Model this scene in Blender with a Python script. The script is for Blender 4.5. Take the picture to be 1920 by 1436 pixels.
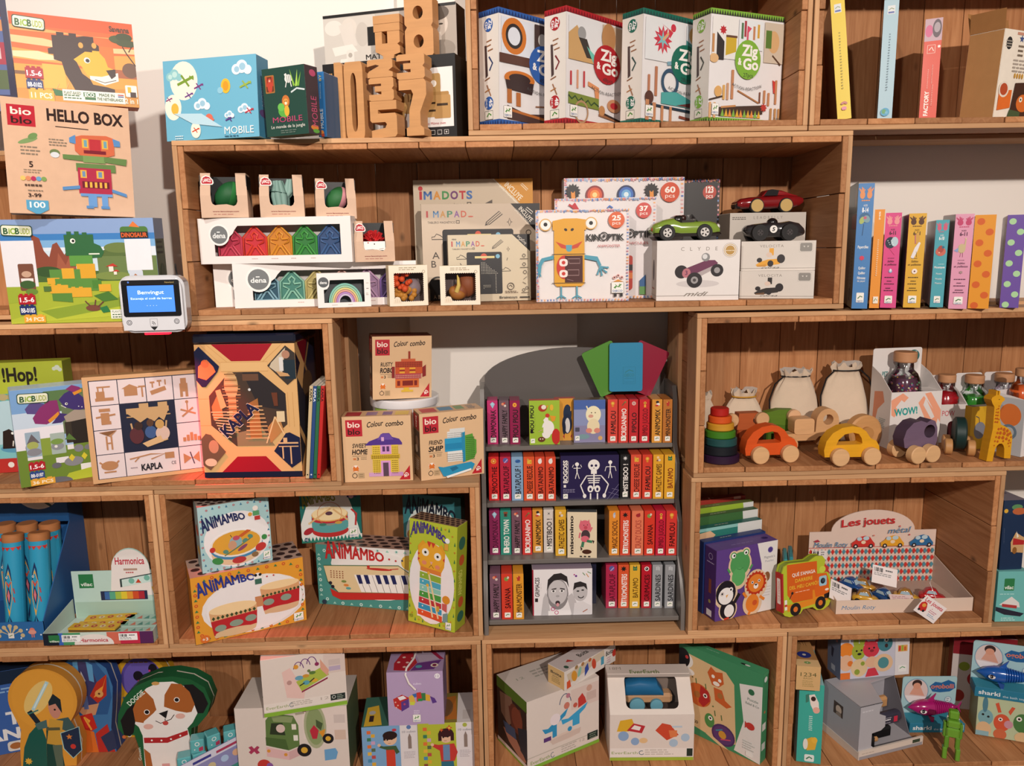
import bpy, bmesh, math, random
from mathutils import Vector, Matrix
random.seed(7)
S = bpy.context.scene
for o in list(bpy.data.objects): bpy.data.objects.remove(o)
COL = S.collection
rad = math.radians

# ------------------------------------------------------------------ camera
F_PX = 1443.0                      # focal length in pixels of the 1920 px wide frame
CAM = Vector((0.0, -1.47, 1.464))
def cam_axes(pitch=10.0, roll=1.0, yaw=1.0):
    p, r, y = rad(pitch), rad(roll), rad(yaw)
    f = Vector((math.sin(y)*math.cos(p), math.cos(y)*math.cos(p), -math.sin(p)))
    rt = Vector((math.cos(y), -math.sin(y), 0)); up = rt.cross(f)
    return f, rt*math.cos(r)-up*math.sin(r), up*math.cos(r)+rt*math.sin(r)
FW, RT, UP = cam_axes()
cd = bpy.data.cameras.new('camera'); cam = bpy.data.objects.new('camera', cd); COL.objects.link(cam)
cd.sensor_fit = 'HORIZONTAL'; cd.sensor_width = 36.0; cd.lens = F_PX/1920*36; cd.clip_start = .02
cam.matrix_world = Matrix.Translation(CAM) @ Matrix((RT, UP, -FW)).transposed().to_4x4()
S.camera = cam
def at(px, py, Y=0.0):             # point of the shop at depth Y seen at a pixel of the photograph
    d = FW + RT*((px-960)/F_PX) - UP*((py-718)/F_PX)
    return CAM + d*((Y-CAM.y)/d.y)
def atz(px, py, z):                # the same on a level surface of height z
    d = FW + RT*((px-960)/F_PX) - UP*((py-718)/F_PX)
    return CAM + d*((z-CAM.z)/d.z)

# ------------------------------------------------------------------ light
S.view_settings.view_transform = 'Standard'; S.view_settings.look = 'None'
S.view_settings.gamma = 1.0; S.view_settings.use_curve_mapping = False
S.view_settings.exposure = 0.0
w = bpy.data.worlds.new('room_light'); S.world = w; w.use_nodes = True
bg = w.node_tree.nodes['Background']; bg.inputs[0].default_value = (1.0, .88, .82, 1); bg.inputs[1].default_value = .18
def spot(name, loc, target, power, size=100, radius=.03, col=(1, .895, .815), blend=.6):
    l = bpy.data.lights.new(name, 'SPOT'); l.energy = power; l.spot_size = rad(size); l.spot_blend = blend
    l.shadow_soft_size = radius; l.color = col
    o = bpy.data.objects.new(name, l); COL.objects.link(o); o.location = loc
    o.rotation_euler = (Vector(target)-Vector(loc)).to_track_quat('-Z', 'Y').to_euler(); return o
spot('ceiling_spot', (.70, -2.75, 2.33), (.35, 0, 1.05), 258, 75)
spot('ceiling_spot.001', (-.75, -2.6, 2.36), (-.35, 0, 1.5), 90, 66)
spot('ceiling_spot.002', (-.75, -1.1, 2.65), (-.72, .27, 2.05), 46, 80, col=(1, .93, .87))

# ------------------------------------------------------------------ materials
def lin(c):
    c = c.strip('#')
    if len(c) == 3: c = ''.join(a*2 for a in c)
    v = [int(c[i:i+2], 16)/255 for i in (0, 2, 4)]
    return tuple((a/12.92 if a <= .04045 else ((a+.055)/1.055)**2.4) for a in v)
def mat(name, rough=.5, spec=.4, metal=0, bump=0, bscale=400, vary=0, coat=0, trans=0, emit=0, grain=None, sheen=0):
    m = bpy.data.materials.new(name); m.use_nodes = True; nt = m.node_tree; N, L = nt.nodes, nt.links
    b = N['Principled BSDF']; at_ = N.new('ShaderNodeAttribute'); at_.attribute_name = 'Col'; col = at_.outputs['Color']
    tc = N.new('ShaderNodeTexCoord')
    if vary or grain:
        n = N.new('ShaderNodeTexNoise'); mp = N.new('ShaderNodeMapping'); L.new(tc.outputs['Object'], mp.inputs[0]); L.new(mp.outputs[0], n.inputs['Vector'])
        if grain: mp.inputs['Scale'].default_value = grain; n.inputs['Scale'].default_value = 1; n.inputs['Detail'].default_value = 4; n.inputs['Distortion'].default_value = 1.2
        else: n.inputs['Scale'].default_value = 60
        mr = N.new('ShaderNodeMapRange'); mr.inputs[3].default_value = 1-(vary or .25); mr.inputs[4].default_value = 1+(vary or .25)*.6
        L.new(n.outputs['Fac'], mr.inputs[0])
        mx = N.new('ShaderNodeVectorMath'); mx.operation = 'MULTIPLY'; L.new(col, mx.inputs[0]); L.new(mr.outputs[0], mx.inputs[1]); col = mx.outputs[0]
    L.new(col, b.inputs['Base Color'])
    b.inputs['Roughness'].default_value = rough; b.inputs['Specular IOR Level'].default_value = spec; b.inputs['Metallic'].default_value = metal
    b.inputs['Coat Weight'].default_value = coat; b.inputs['Coat Roughness'].default_value = .08
    if sheen: b.inputs['Sheen Weight'].default_value = sheen
    if emit:
        L.new(col, b.inputs['Emission Color']); b.inputs['Emission Strength'].default_value = emit
    if bump:
        n2 = N.new('ShaderNodeTexNoise'); n2.inputs['Scale'].default_value = bscale; n2.inputs['Detail'].default_value = 3; L.new(tc.outputs['Object'], n2.inputs['Vector'])
        bp = N.new('ShaderNodeBump'); bp.inputs['Strength'].default_value = bump; bp.inputs['Distance'].default_value = .001
        L.new(n2.outputs['Fac'], bp.inputs['Height']); L.new(bp.outputs[0], b.inputs['Normal'])
    return m
def film_mat(name, tint=(1, 1, 1), gloss=.12, rough=.08):
    m = bpy.data.materials.new(name); m.use_nodes = True; nt = m.node_tree; N, L = nt.nodes, nt.links
    N.remove(N['Principled BSDF']); o = N['Material Output']
    t = N.new('ShaderNodeBsdfTransparent'); t.inputs[0].default_value = (*tint, 1); g = N.new('ShaderNodeBsdfGlossy'); g.inputs['Roughness'].default_value = rough
    fr = N.new('ShaderNodeFresnel'); fr.inputs[0].default_value = 1.45; ad = N.new('ShaderNodeMath'); ad.operation = 'MULTIPLY'; ad.inputs[1].default_value = gloss*8
    L.new(fr.outputs[0], ad.inputs[0]); ms = N.new('ShaderNodeMixShader'); L.new(ad.outputs[0], ms.inputs[0]); L.new(t.outputs[0], ms.inputs[1]); L.new(g.outputs[0], ms.inputs[2]); L.new(ms.outputs[0], o.inputs[0])
    return m
def wood_mat(name, dark, light, sat=1.0):     # sawn pine: grain along the plank's own x axis, knots, plank-to-plank tone
    m = bpy.data.materials.new(name); m.use_nodes = True; nt = m.node_tree; N, L = nt.nodes, nt.links; b = N['Principled BSDF']
    tc = N.new('ShaderNodeTexCoord'); oi = N.new('ShaderNodeObjectInfo')
    off = N.new('ShaderNodeVectorMath'); off.operation = 'SCALE'; off.inputs[0].default_value = (37, 19, 53); L.new(oi.outputs['Random'], off.inputs['Scale'])
    ad = N.new('ShaderNodeVectorMath'); L.new(tc.outputs['Object'], ad.inputs[0]); L.new(off.outputs[0], ad.inputs[1])
    def noise(scale, det=4, dist=0.0):
        mp = N.new('ShaderNodeMapping'); mp.inputs['Scale'].default_value = scale; L.new(ad.outputs[0], mp.inputs[0])
        n = N.new('ShaderNodeTexNoise'); n.inputs['Scale'].default_value = 1; n.inputs['Detail'].default_value = det; n.inputs['Distortion'].default_value = dist
        L.new(mp.outputs[0], n.inputs['Vector']); return n.outputs['Fac']
    g1 = noise((5, 55, 55), 5, 1.5); g2 = noise((14, 260, 260), 3, .4); g3 = noise((3, 9, 9), 2, .5)
    r = N.new('ShaderNodeValToRGB'); r.color_ramp.elements[0].color = (*dark, 1); r.color_ramp.elements[1].color = (*light, 1)
    r.color_ramp.elements[0].position = .30; r.color_ramp.elements[1].position = .70
    s1 = N.new('ShaderNodeMath'); s1.operation = 'MULTIPLY_ADD'; s1.inputs[1].default_value = .55; L.new(g1, s1.inputs[0])
    s2 = N.new('ShaderNodeMath'); s2.operation = 'MULTIPLY_ADD'; s2.inputs[1].default_value = .25; s2.inputs[2].default_value = 0; L.new(g2, s2.inputs[0]); L.new(s2.outputs[0], s1.inputs[2])
    s3 = N.new('ShaderNodeMath'); s3.operation = 'MULTIPLY_ADD'; s3.inputs[1].default_value = .2; L.new(g3, s3.inputs[0]); L.new(s1.outputs[0], s3.inputs[2]); L.new(s3.outputs[0], r.inputs[0])
    v = N.new('ShaderNodeTexVoronoi'); mpv = N.new('ShaderNodeMapping'); mpv.inputs['Scale'].default_value = (7, 13, 13); L.new(ad.outputs[0], mpv.inputs[0]); L.new(mpv.outputs[0], v.inputs['Vector']); v.inputs['Scale'].default_value = 1
    kn = N.new('ShaderNodeMapRange'); kn.inputs[1].default_value = .02; kn.inputs[2].default_value = .10; kn.inputs[3].default_value = .38; kn.inputs[4].default_value = 1; L.new(v.outputs['Distance'], kn.inputs[0])
    tone = N.new('ShaderNodeMapRange'); tone.inputs[3].default_value = .74; tone.inputs[4].default_value = 1.2; L.new(oi.outputs['Random'], tone.inputs[0])
    m1 = N.new('ShaderNodeMath'); m1.operation = 'MULTIPLY'; L.new(kn.outputs[0], m1.inputs[0]); L.new(tone.outputs[0], m1.inputs[1])
    mx = N.new('ShaderNodeVectorMath'); mx.operation = 'MULTIPLY'; L.new(r.outputs[0], mx.inputs[0]); L.new(m1.outputs[0], mx.inputs[1]); L.new(mx.outputs[0], b.inputs['Base Color'])
    b.inputs['Roughness'].default_value = .62; b.inputs['Specular IOR Level'].default_value = .25
    bp = N.new('ShaderNodeBump'); bp.inputs['Strength'].default_value = .25; bp.inputs['Distance'].default_value = .001; L.new(g2, bp.inputs['Height']); L.new(bp.outputs[0], b.inputs['Normal'])
    return m
M = dict(
    wood=wood_mat('crate_pine', lin('9a633b'), lin('c48d60')),
    batten=wood_mat('crate_batten_pine', lin('b5855c'), lin('d6aa7e')),
    card=mat('printed_card', .42, .35, vary=.03), gloss=mat('wrapped_card', .34, .4, coat=.10), kraft=mat('kraft_card', .75, .2, bump=.15, vary=.08),
    matte=mat('matte_paint', .6, .3), plastic=mat('glossy_plastic', .18, .5, coat=.5), satin=mat('satin_paint', .38, .4, bump=.05, bscale=90),
    cloth=mat('cotton_cloth', .9, .1, bump=.5, bscale=900, vary=.06, sheen=.3), toy=mat('toy_wood', .5, .3, grain=(9, 9, 90), vary=.2),
    metal=mat('brushed_metal', .3, .5, metal=.8), wall=mat('wall_paint', .85, .2, bump=.06, bscale=120), screen=mat('lit_screen', .2, .5, emit=1.1), led=mat('scanner_led', .3, .5, emit=6),
    film=film_mat('clear_film'), cloudy=film_mat('smoked_clear_plastic', (.93, .96, .97), .16, .12), rubber=mat('soft_rubber', .55, .3), silicone=mat('silicone', .45, .35))

# ------------------------------------------------------------------ meshes
class MB:                          # collects coloured faces; build() links them as ONE mesh object
    def __init__(s, c='ccc'): s.v, s.f, s.k = [], [], []; s.c(c); s.T = None
    def c(s, c): s.col = lin(c) if isinstance(c, str) else tuple(c); return s
    def add(s, vs, fs, c=None):
        n = len(s.v); k = (lin(c) if isinstance(c, str) else c) if c else s.col
        s.v += [(s.T @ Vector(p))[:] if s.T else tuple(p) for p in vs]
        for f in fs: s.f.append([i+n for i in f]); s.k.append(k)
        return s
    def box(s, x0, y0, z0, x1, y1, z1, c=None, r=0.0, cs=None, ct=None):
        k = [(lin(q) if q else None) for q in (cs, ct)]
        if r <= 0:
            vs = [(x0,y0,z0),(x1,y0,z0),(x1,y1,z0),(x0,y1,z0),(x0,y0,z1),(x1,y0,z1),(x1,y1,z1),(x0,y1,z1)]
            fs = [(0,1,5,4),(1,2,6,5),(2,3,7,6),(3,0,4,7),(4,5,6,7),(3,2,1,0)]
            n = len(s.k); s.add(vs, fs, c)
            if k[0]: s.k[n+1] = s.k[n+3] = k[0]
            if k[1]: s.k[n+4] = k[1]
            return s
        r = min(r, (x1-x0)*.49, (y1-y0)*.49, (z1-z0)*.49)
        vs = []; X, Y, Z = ((x0, x1), (y0, y1), (z0, z1))
        idx = {}
        for i in (0, 1):
            for j in (0, 1):
                for q in (0, 1):
                    a, b_, d = X[i], Y[j], Z[q]; sx, sy, sz = (r, -r)[i], (r, -r)[j], (r, -r)[q]
                    for ax, p in (('x', (a, b_+sy, d+sz)), ('y', (a+sx, b_, d+sz)), ('z', (a+sx, b_+sy, d))): idx[(i, j, q, ax)] = len(vs); vs.append(p)
        g = lambda *a: idx[a]
        fs = []
        for i in (0, 1): fs.append([g(i,0,0,'x'), g(i,1,0,'x'), g(i,1,1,'x'), g(i,0,1,'x')][::(1 if i else -1)])
        for j in (0, 1): fs.append([g(0,j,0,'y'), g(0,j,1,'y'), g(1,j,1,'y'), g(1,j,0,'y')][::(1 if j else -1)])
        for q in (0, 1): fs.append([g(0,0,q,'z'), g(1,0,q,'z'), g(1,1,q,'z'), g(0,1,q,'z')][::(1 if q else -1)])
        for i in (0, 1):
            for j in (0, 1):
                fs.append([g(i,j,0,'x'), g(i,j,1,'x'), g(i,j,1,'y'), g(i,j,0,'y')][::(1 if i == j else -1)])
                fs.append([g(i,0,j,'x'), g(i,1,j,'x'), g(i,1,j,'z'), g(i,0,j,'z')][::(-1 if i == j else 1)])
                fs.append([g(0,i,j,'y'), g(1,i,j,'y'), g(1,i,j,'z'), g(0,i,j,'z')][::(1 if i == j else -1)])
                for q in (0, 1): fs.append([g(i,j,q,'x'), g(i,j,q,'y'), g(i,j,q,'z')][::(1 if (i+j+q) % 2 else -1)])
        n = len(s.k); s.add(vs, fs, c)
        if k[0]: s.k[n] = s.k[n+1] = k[0]
        if k[1]: s.k[n+5] = k[1]
        return s
    def prism(s, pts, a, b, axis='y', c=None, cs=None, hole=None):   # polygon (in the two other axes) pulled from a to b; hole: inner loops
        P = {'y': lambda u, v, t: (u, t, v), 'x': lambda u, v, t: (t, u, v), 'z': lambda u, v, t: (u, v, t)}[axis]
        loops = [list(pts)] + [list(h) for h in (hole or [])]
        if loops[0] and sum(p[0]*q[1]-q[0]*p[1] for p, q in zip(loops[0], loops[0][1:]+loops[0][:1])) < 0: loops[0].reverse()
        tri, flat = tess(loops)
        n = len(flat); vs = [P(u, v, a) for u, v in flat] + [P(u, v, b) for u, v in flat]
        fs = [list(t) for t in tri] + [[i+n for i in t[::-1]] for t in tri]
        if axis == 'z' : fs = [f[::-1] for f in fs]
        if axis == 'x': fs = [f[::-1] for f in fs]
        s.add(vs, fs, c); i0 = 0
        side = []
        for lp in loops:
            m = len(lp)
            for i in range(m):
                j = (i+1) % m; side.append([i0+i, i0+j, i0+j+n, i0+i+n])
            i0 += m
        k = (lin(cs) if isinstance(cs, str) else cs) if cs else (lin(c) if isinstance(c, str) else c) if c else s.col
        base = len(s.v)-2*n
        for f in side: s.f.append([i+base for i in f]); s.k.append(k)
        return s
    def lathe(s, prof, n=24, c=None, o=(0, 0, 0), axis='z', cols=None):      # profile of (radius, height)
        A = {'z': lambda r, h, t: (o[0]+r*math.cos(t), o[1]+r*math.sin(t), o[2]+h), 'y': lambda r, h, t: (o[0]+r*math.cos(t), o[1]+h, o[2]-r*math.sin(t)),
             'x': lambda r, h, t: (o[0]+h, o[1]+r*math.cos(t), o[2]+r*math.sin(t))}[axis]
        vs = [A(r, h, 2*math.pi*i/n) for r, h in prof for i in range(n)]; m = len(prof)
        fs = [[j*n+i, j*n+(i+1) % n, (j+1)*n+(i+1) % n, (j+1)*n+i] for j in range(m-1) for i in range(n)]
        kk = len(s.k); s.add(vs, fs, c)
        if cols:
            for j in range(m-1):
                if cols[j]:
                    for i in range(n): s.k[kk+j*n+i] = lin(cols[j])
        if prof[0][0] > 1e-6: s.f.append([len(s.v)-m*n+i for i in range(n)][::-1]); s.k.append(lin(cols[0]) if cols and cols[0] else s.k[kk])
        if prof[-1][0] > 1e-6: s.f.append([len(s.v)-n+i for i in range(n)]); s.k.append(lin(cols[-1]) if cols and cols[-1] else s.k[-1])
        return s
    def ball(s, o, rx, ry=None, rz=None, c=None, n=16, m=10):
        ry = ry or rx; rz = rz or rx; vs = []; fs = []
        for j in range(m+1):
            p = math.pi*j/m-math.pi/2
            for i in range(n): t = 2*math.pi*i/n; vs.append((o[0]+rx*math.cos(p)*math.cos(t), o[1]+ry*math.cos(p)*math.sin(t), o[2]+rz*math.sin(p)))
        for j in range(m):
            for i in range(n): fs.append([j*n+i, j*n+(i+1) % n, (j+1)*n+(i+1) % n, (j+1)*n+i])
        return s.add(vs, fs, c)
    def tube(s, pts, r, n=8, c=None, closed=False):
        pts = [Vector(p) for p in pts]; m = len(pts); rr = r if isinstance(r, (list, tuple)) else [r]*m; vs = []; fs = []; u = None
        for i, p in enumerate(pts):
            a = pts[(i-1) % m] if (closed or i) else p; b = pts[(i+1) % m] if (closed or i < m-1) else p
            d = (b-a).normalized() if (b-a).length > 1e-9 else Vector((0, 0, 1))
            if u is None: u = d.orthogonal().normalized()
            u = (u-d*u.dot(d)); u = u.normalized() if u.length > 1e-6 else d.orthogonal().normalized(); w_ = d.cross(u)
            for k in range(n): t = 2*math.pi*k/n; vs.append(p+u*math.cos(t)*rr[i]+w_*math.sin(t)*rr[i])
        for i in range(m if closed else m-1):
            for k in range(n): j = (i+1) % m; fs.append([i*n+k, i*n+(k+1) % n, j*n+(k+1) % n, j*n+k])
        if not closed: fs += [list(range(n))[::-1], [(m-1)*n+k for k in range(n)]]
        return s.add(vs, fs, c)
    def build(s, name, m='card', parent=None, smooth=0, loc=None, rot=None):
        me = bpy.data.meshes.new(name); me.from_pydata(s.v, [], s.f)
        a = me.attributes.new('Col', 'FLOAT_COLOR', 'FACE'); a.data.foreach_set('color', [x for k in s.k for x in (*k, 1.0)])
        me.materials.append(M[m] if isinstance(m, str) else m)
        if smooth: me.shade_smooth(); me.set_sharp_from_angle(angle=rad(smooth))
        me.update(); o = bpy.data.objects.new(name, me); COL.objects.link(o)
        if parent: o.parent = parent
        if loc: o.location = loc
        if rot: o.rotation_euler = rot
        return o
def tess(loops):
    from mathutils.geometry import tessellate_polygon
    flat = [p for l in loops for p in l]
    t = tessellate_polygon([[Vector((p[0], p[1], 0)) for p in l] for l in loops])
    out = []
    for a, b, c in t:
        A, B, C_ = flat[a], flat[b], flat[c]
        out.append((a, b, c) if (B[0]-A[0])*(C_[1]-A[1])-(B[1]-A[1])*(C_[0]-A[0]) > 0 else (c, b, a))
    return out, flat
def arc(cx, cy, rx, ry, a0, a1, n=16): return [(cx+rx*math.cos(rad(a0+(a1-a0)*i/n)), cy+ry*math.sin(rad(a0+(a1-a0)*i/n))) for i in range(n+1)]
def rrect(x0, y0, x1, y1, r, n=4):
    return arc(x1-r, y1-r, r, r, 0, 90, n)+arc(x0+r, y1-r, r, r, 90, 180, n)+arc(x0+r, y0+r, r, r, 180, 270, n)+arc(x1-r, y0+r, r, r, 270, 360, n)

# ------------------------------------------------------------------ things
def thing(name, label, cat, loc=(0, 0, 0), yaw=0, lean=0, roll=0, group=None):
    o = bpy.data.objects.new(name, None); COL.objects.link(o); o.empty_display_size = .02
    o.matrix_world = Matrix.Translation(loc) @ Matrix.Rotation(rad(yaw), 4, 'Z') @ Matrix.Rotation(rad(-lean), 4, 'X') @ Matrix.Rotation(rad(roll), 4, 'Y')
    o['label'] = label; o['category'] = cat
    if group: o['group'] = group
    return o
def tag(o, label, cat, group=None):
    o['label'] = label; o['category'] = cat
    if group: o['group'] = group
    return o
def struct(o): o['kind'] = 'structure'; return o

# ------------------------------------------------------------------ flat print: lettering and pictures on card
GL = {}
def load_glyphs(chars, bolds=(0, .02, .035)):          # every letter once, flat, as triangles of the built-in font
    tmp = []
    for b in bolds:
        for ch in chars:
            for t in (ch, ch+ch):
                cu = bpy.data.curves.new('g', 'FONT'); cu.body = t; cu.size = 1; cu.resolution_u = 3; cu.offset = b; cu.fill_mode = 'FRONT'
                o = bpy.data.objects.new('g', cu); COL.objects.link(o); tmp.append((ch, b, o))
    dg = bpy.context.evaluated_depsgraph_get(); dg.update(); res = []
    for ch, b, o in tmp:
        e = o.evaluated_get(dg); me = e.to_mesh(); res.append(([tuple(v.co[:2]) for v in me.vertices], [list(p.vertices) for p in me.polygons])); e.to_mesh_clear()
    for i in range(0, len(tmp), 2):
        (v, f), (v2, _) = res[i], res[i+1]; GL[tmp[i][:2]] = (v, f, max(p[0] for p in v2)-max(p[0] for p in v))
    for b in bolds[1:]:                                  # the heavy M is drawn here: its thin joints fold over when fattened
        q = [[(.073-b, -b), (.171+b, -b), (.171+b, .682+b), (.073-b, .682+b)], [(.611-b, -b), (.709+b, -b), (.709+b, .682+b), (.611-b, .682+b)],
             [(.08, .682+b), (.165+1.2*b, .682+b), (.391, .402+b), (.391, .267-b), (.36, .267-b), (.08, .60)], [(.70, .682+b), (.70, .60), (.42, .267-b), (.391, .267-b), (.391, .402+b), (.617-1.2*b, .682+b)]]
        v = [p for l in q for p in l]; fs = []; i0 = 0
        for l in q: fs.append(list(range(i0, i0+len(l)))); i0 += len(l)
        GL[('M', b)] = (v, fs, GL[('M', b)][2])
    for ch, b, o in tmp: cu = o.data; bpy.data.objects.remove(o); bpy.data.curves.remove(cu)
load_glyphs("ABCDEFGHIJKLMNOPQRSTUVWXYZabcdefghijklmnopqrstuvwxyz0123456789&!?.,'-+éÉóÓòáçü%:")
def glyph(ch, b):
    if ch == ' ': return [], [], .3
    return GL[(ch, 0 if b < .008 else .02 if b < .027 else .035)]
class Art:
    def __init__(s, W, H): s.W, s.H, s.mb, s.z = W, H, MB(), 0
    def put(s, vs, fs, col):       # vs in metres, x right, y down
        s.z += 1; d = -.00012-.00003*s.z
        fs2 = []
        for f in fs:
            ar = sum(vs[f[i]][0]*vs[f[(i+1) % len(f)]][1]-vs[f[(i+1) % len(f)]][0]*vs[f[i]][1] for i in range(len(f)))
            fs2.append(f if ar < 0 else f[::-1])
        s.mb.add([(x, d, -y) for x, y in vs], fs2, col)
    def clip(s, pts):              # keep print on its face
        W, H = s.W, s.H
        for ax, lim, sg in ((0, 0, 1), (0, W, -1), (1, 0, 1), (1, H, -1)):
            out = []
            for i, p in enumerate(pts):
                q = pts[i-1]; a = (p[ax]-lim)*sg; b = (q[ax]-lim)*sg
                if a*b < 0: t = b/(b-a); out.append((q[0]+(p[0]-q[0])*t, q[1]+(p[1]-q[1])*t))
                if a >= 0: out.append(p)
            pts = out
            if len(pts) < 3: return []
        return pts
    def poly(s, pts, col):
        pts = s.clip(pts)
        if len(pts) < 3: return
        t, fl = tess([pts]); s.put(fl, [list(a) for a in t], col)
    def draw(s, text):
        W, H = s.W/100, s.H/100
        for it in text.replace('\n', ';').split(';'):
            it = it.strip()
            if not it: continue
            body = None
            if it[0] == 't': it, body = it.split(':', 1)
            k = it.split(); op = k[0]; kw = dict(q.split('=') for q in k[1:] if '=' in q); k = [q for q in k[1:] if '=' not in q]
            if op == 'r':
                x, y, w_, h = map(float, k[:4]); s.poly(s.turn([(x*W, y*H), ((x+w_)*W, y*H), ((x+w_)*W, (y+h)*H), (x*W, (y+h)*H)], kw), k[4])
            elif op == 'R':        # rounded rectangle, radius in % of width
                x, y, w_, h, r = map(float, k[:5]); s.poly(s.turn(rrect(x*W, y*H, (x+w_)*W, (y+h)*H, r*W), kw), k[5])
            elif op == 'c':
                x, y, r = map(float, k[:3]); s.poly([(x*W+r*W*math.cos(a*math.pi/12), y*H+r*W*math.sin(a*math.pi/12)) for a in range(24)], k[3])
            elif op == 'e':
                x, y, a_, b_ = map(float, k[:4]); s.poly(s.turn([(x*W+a_*W*math.cos(a*math.pi/12), y*H+b_*H*math.sin(a*math.pi/12)) for a in range(24)], kw), k[4])
            elif op == 'p': p = list(map(float, k[1:])); s.poly([(p[i]*W, p[i+1]*H) for i in range(0, len(p), 2)], k[0])
            elif op in 'lL':       # stroke; L closes it
                p = list(map(float, k[2:])); q = [Vector((p[i]*W, p[i+1]*H)) for i in range(0, len(p), 2)]; s.stroke(q, float(k[1])*W, k[0], op == 'L')
            elif op == 'o':        # ring
                x, y, r, t = map(float, k[:4]); s.stroke([Vector((x*W+r*W*math.cos(a*math.pi/14), y*H+r*W*math.sin(a*math.pi/14))) for a in range(28)], t*W, k[4], True)
            elif op == 'a':        # arc stroke cx cy rx ry a0 a1 width
                x, y, rx, ry, a0, a1, t = map(float, k[:7]); s.stroke([Vector((px*W, py*H)) for px, py in arc(x, y, rx, ry, a0, a1, 18)], t*W, k[7], False)
            elif op == 's':        # star: x y r points
                x, y, r = map(float, k[:3]); n = int(k[3]); q = float(kw.get('q', .45))
                s.poly([(x*W+r*W*(1, q)[i % 2]*math.sin(math.pi*i/n), y*H-r*W*(1, q)[i % 2]*math.cos(math.pi*i/n)) for i in range(2*n)], k[4])
            elif op == 'g':        # lines of print too fine to read: x y w n pitch
                x, y, w_ = map(float, k[:3]); n = int(k[3]); dy = float(k[4])
                for i in range(n):
                    q = x
                    while q < x+w_*(.75+.25*random.random())-1:
                        l = w_*random.uniform(.1, .25); l = min(l, x+w_-q); s.poly([(q*W, (y+i*dy)*H), ((q+l)*W, (y+i*dy)*H), ((q+l)*W, (y+i*dy+dy*.45)*H), (q*W, (y+i*dy+dy*.45)*H)], k[5]); q += l+w_*.04
            elif op == 't':
                x, y, h = map(float, k[:3]); s.text(body, x*W, y*H, h*H, k[3], kw)
        return s
    def turn(s, pts, kw):
        if 'r' not in kw: return pts
        a = rad(float(kw['r'])); cx = sum(p[0] for p in pts)/len(pts); cy = sum(p[1] for p in pts)/len(pts); c, n = math.cos(a), math.sin(a)
        return [(cx+(x-cx)*c-(y-cy)*n, cy+(x-cx)*n+(y-cy)*c) for x, y in pts]
    def stroke(s, q, w_, col, closed):
        m = len(q); L_, R_ = [], []
        for i in range(m):
            a = q[i-1] if (closed or i) else q[i]; b = q[(i+1) % m] if (closed or i < m-1) else q[i]
            d = (b-a); d = d.normalized() if d.length > 1e-9 else Vector((1, 0)); n = Vector((-d.y, d.x))*w_/2
            L_.append((q[i]+n)[:]); R_.append((q[i]-n)[:])
        fs = []
        for i in range(m if closed else m-1): j = (i+1) % m; fs.append([i, j, m+j, m+i])
        s.put(L_+R_, fs, col)
    def text(s, body, x, y, h, col, kw):
        up90 = abs(float(kw.get('r', 0))) == 90
        if up90: h = h/s.H*s.W                # lettering along a spine: height in % of the width, length in % of the height
        b = float(kw.get('b', 0)); sh = float(kw.get('sh', 0)); sc = h/.70; pen = 0; vs = []; fs = []; gap = float(kw.get('k', 0))
        for ch in body:
            gv, gf, ad = glyph(ch, b); n = len(vs); vs += [(pen+p[0]+p[1]*sh, p[1]) for p in gv]; fs += [[i+n for i in f] for f in gf]; pen += ad+gap
        if not vs: return
        x0 = min(p[0] for p in vs); x1 = max(p[0] for p in vs); wid = (x1-x0)*sc
        sx = sc if 'w' not in kw else float(kw['w'])*(s.H if up90 else s.W)/100/(x1-x0); wid = (x1-x0)*sx
        an = kw.get('a', 'l'); ox = 0 if an == 'l' else -wid/2 if an == 'c' else -wid
        cv = float(kw.get('arc', 0)); up = float(kw.get('up', 0)); gr = float(kw.get('gr', 0))
        out = []
        for px, py in vs:
            t = (px-x0)/(x1-x0); X = (px-x0)*sx+ox; Yv = (.70-py)*sc
            if gr: Yv = h-(h-Yv)*(1+gr*(1-t))          # first letters larger
            Yv -= cv*h*(1-(2*t-1)**2); Yv -= up*h*t
            out.append((X, Yv-h/2))
        a = rad(float(kw.get('r', 0))); c, n = math.cos(a), math.sin(a)
        s.put([(x+X*c-Y*n, y+(0 if up90 else h/2)+X*n+Y*c) for X, Y in out], fs, col)
    def on(s, parent, name='front_print', face='front', D=0, m='card', x0=None, z1=None, y0=0):   # lay the print on a face of a W x H x D box standing on its base centre
        W, H = s.W, s.H; o = s.mb.build(name, m, parent)
        if face == 'front': o.location = (-W/2 if x0 is None else x0, y0, H if z1 is None else z1)
        elif face == 'left': o.location = (x0, y0, H if z1 is None else z1); o.rotation_euler = (0, 0, rad(-90))
        elif face == 'right': o.location = (x0, y0, H if z1 is None else z1); o.rotation_euler = (0, 0, rad(90))
        elif face == 'top': o.location = (-W/2 if x0 is None else x0, y0, z1); o.rotation_euler = (rad(-90), 0, 0)
        return o

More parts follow.
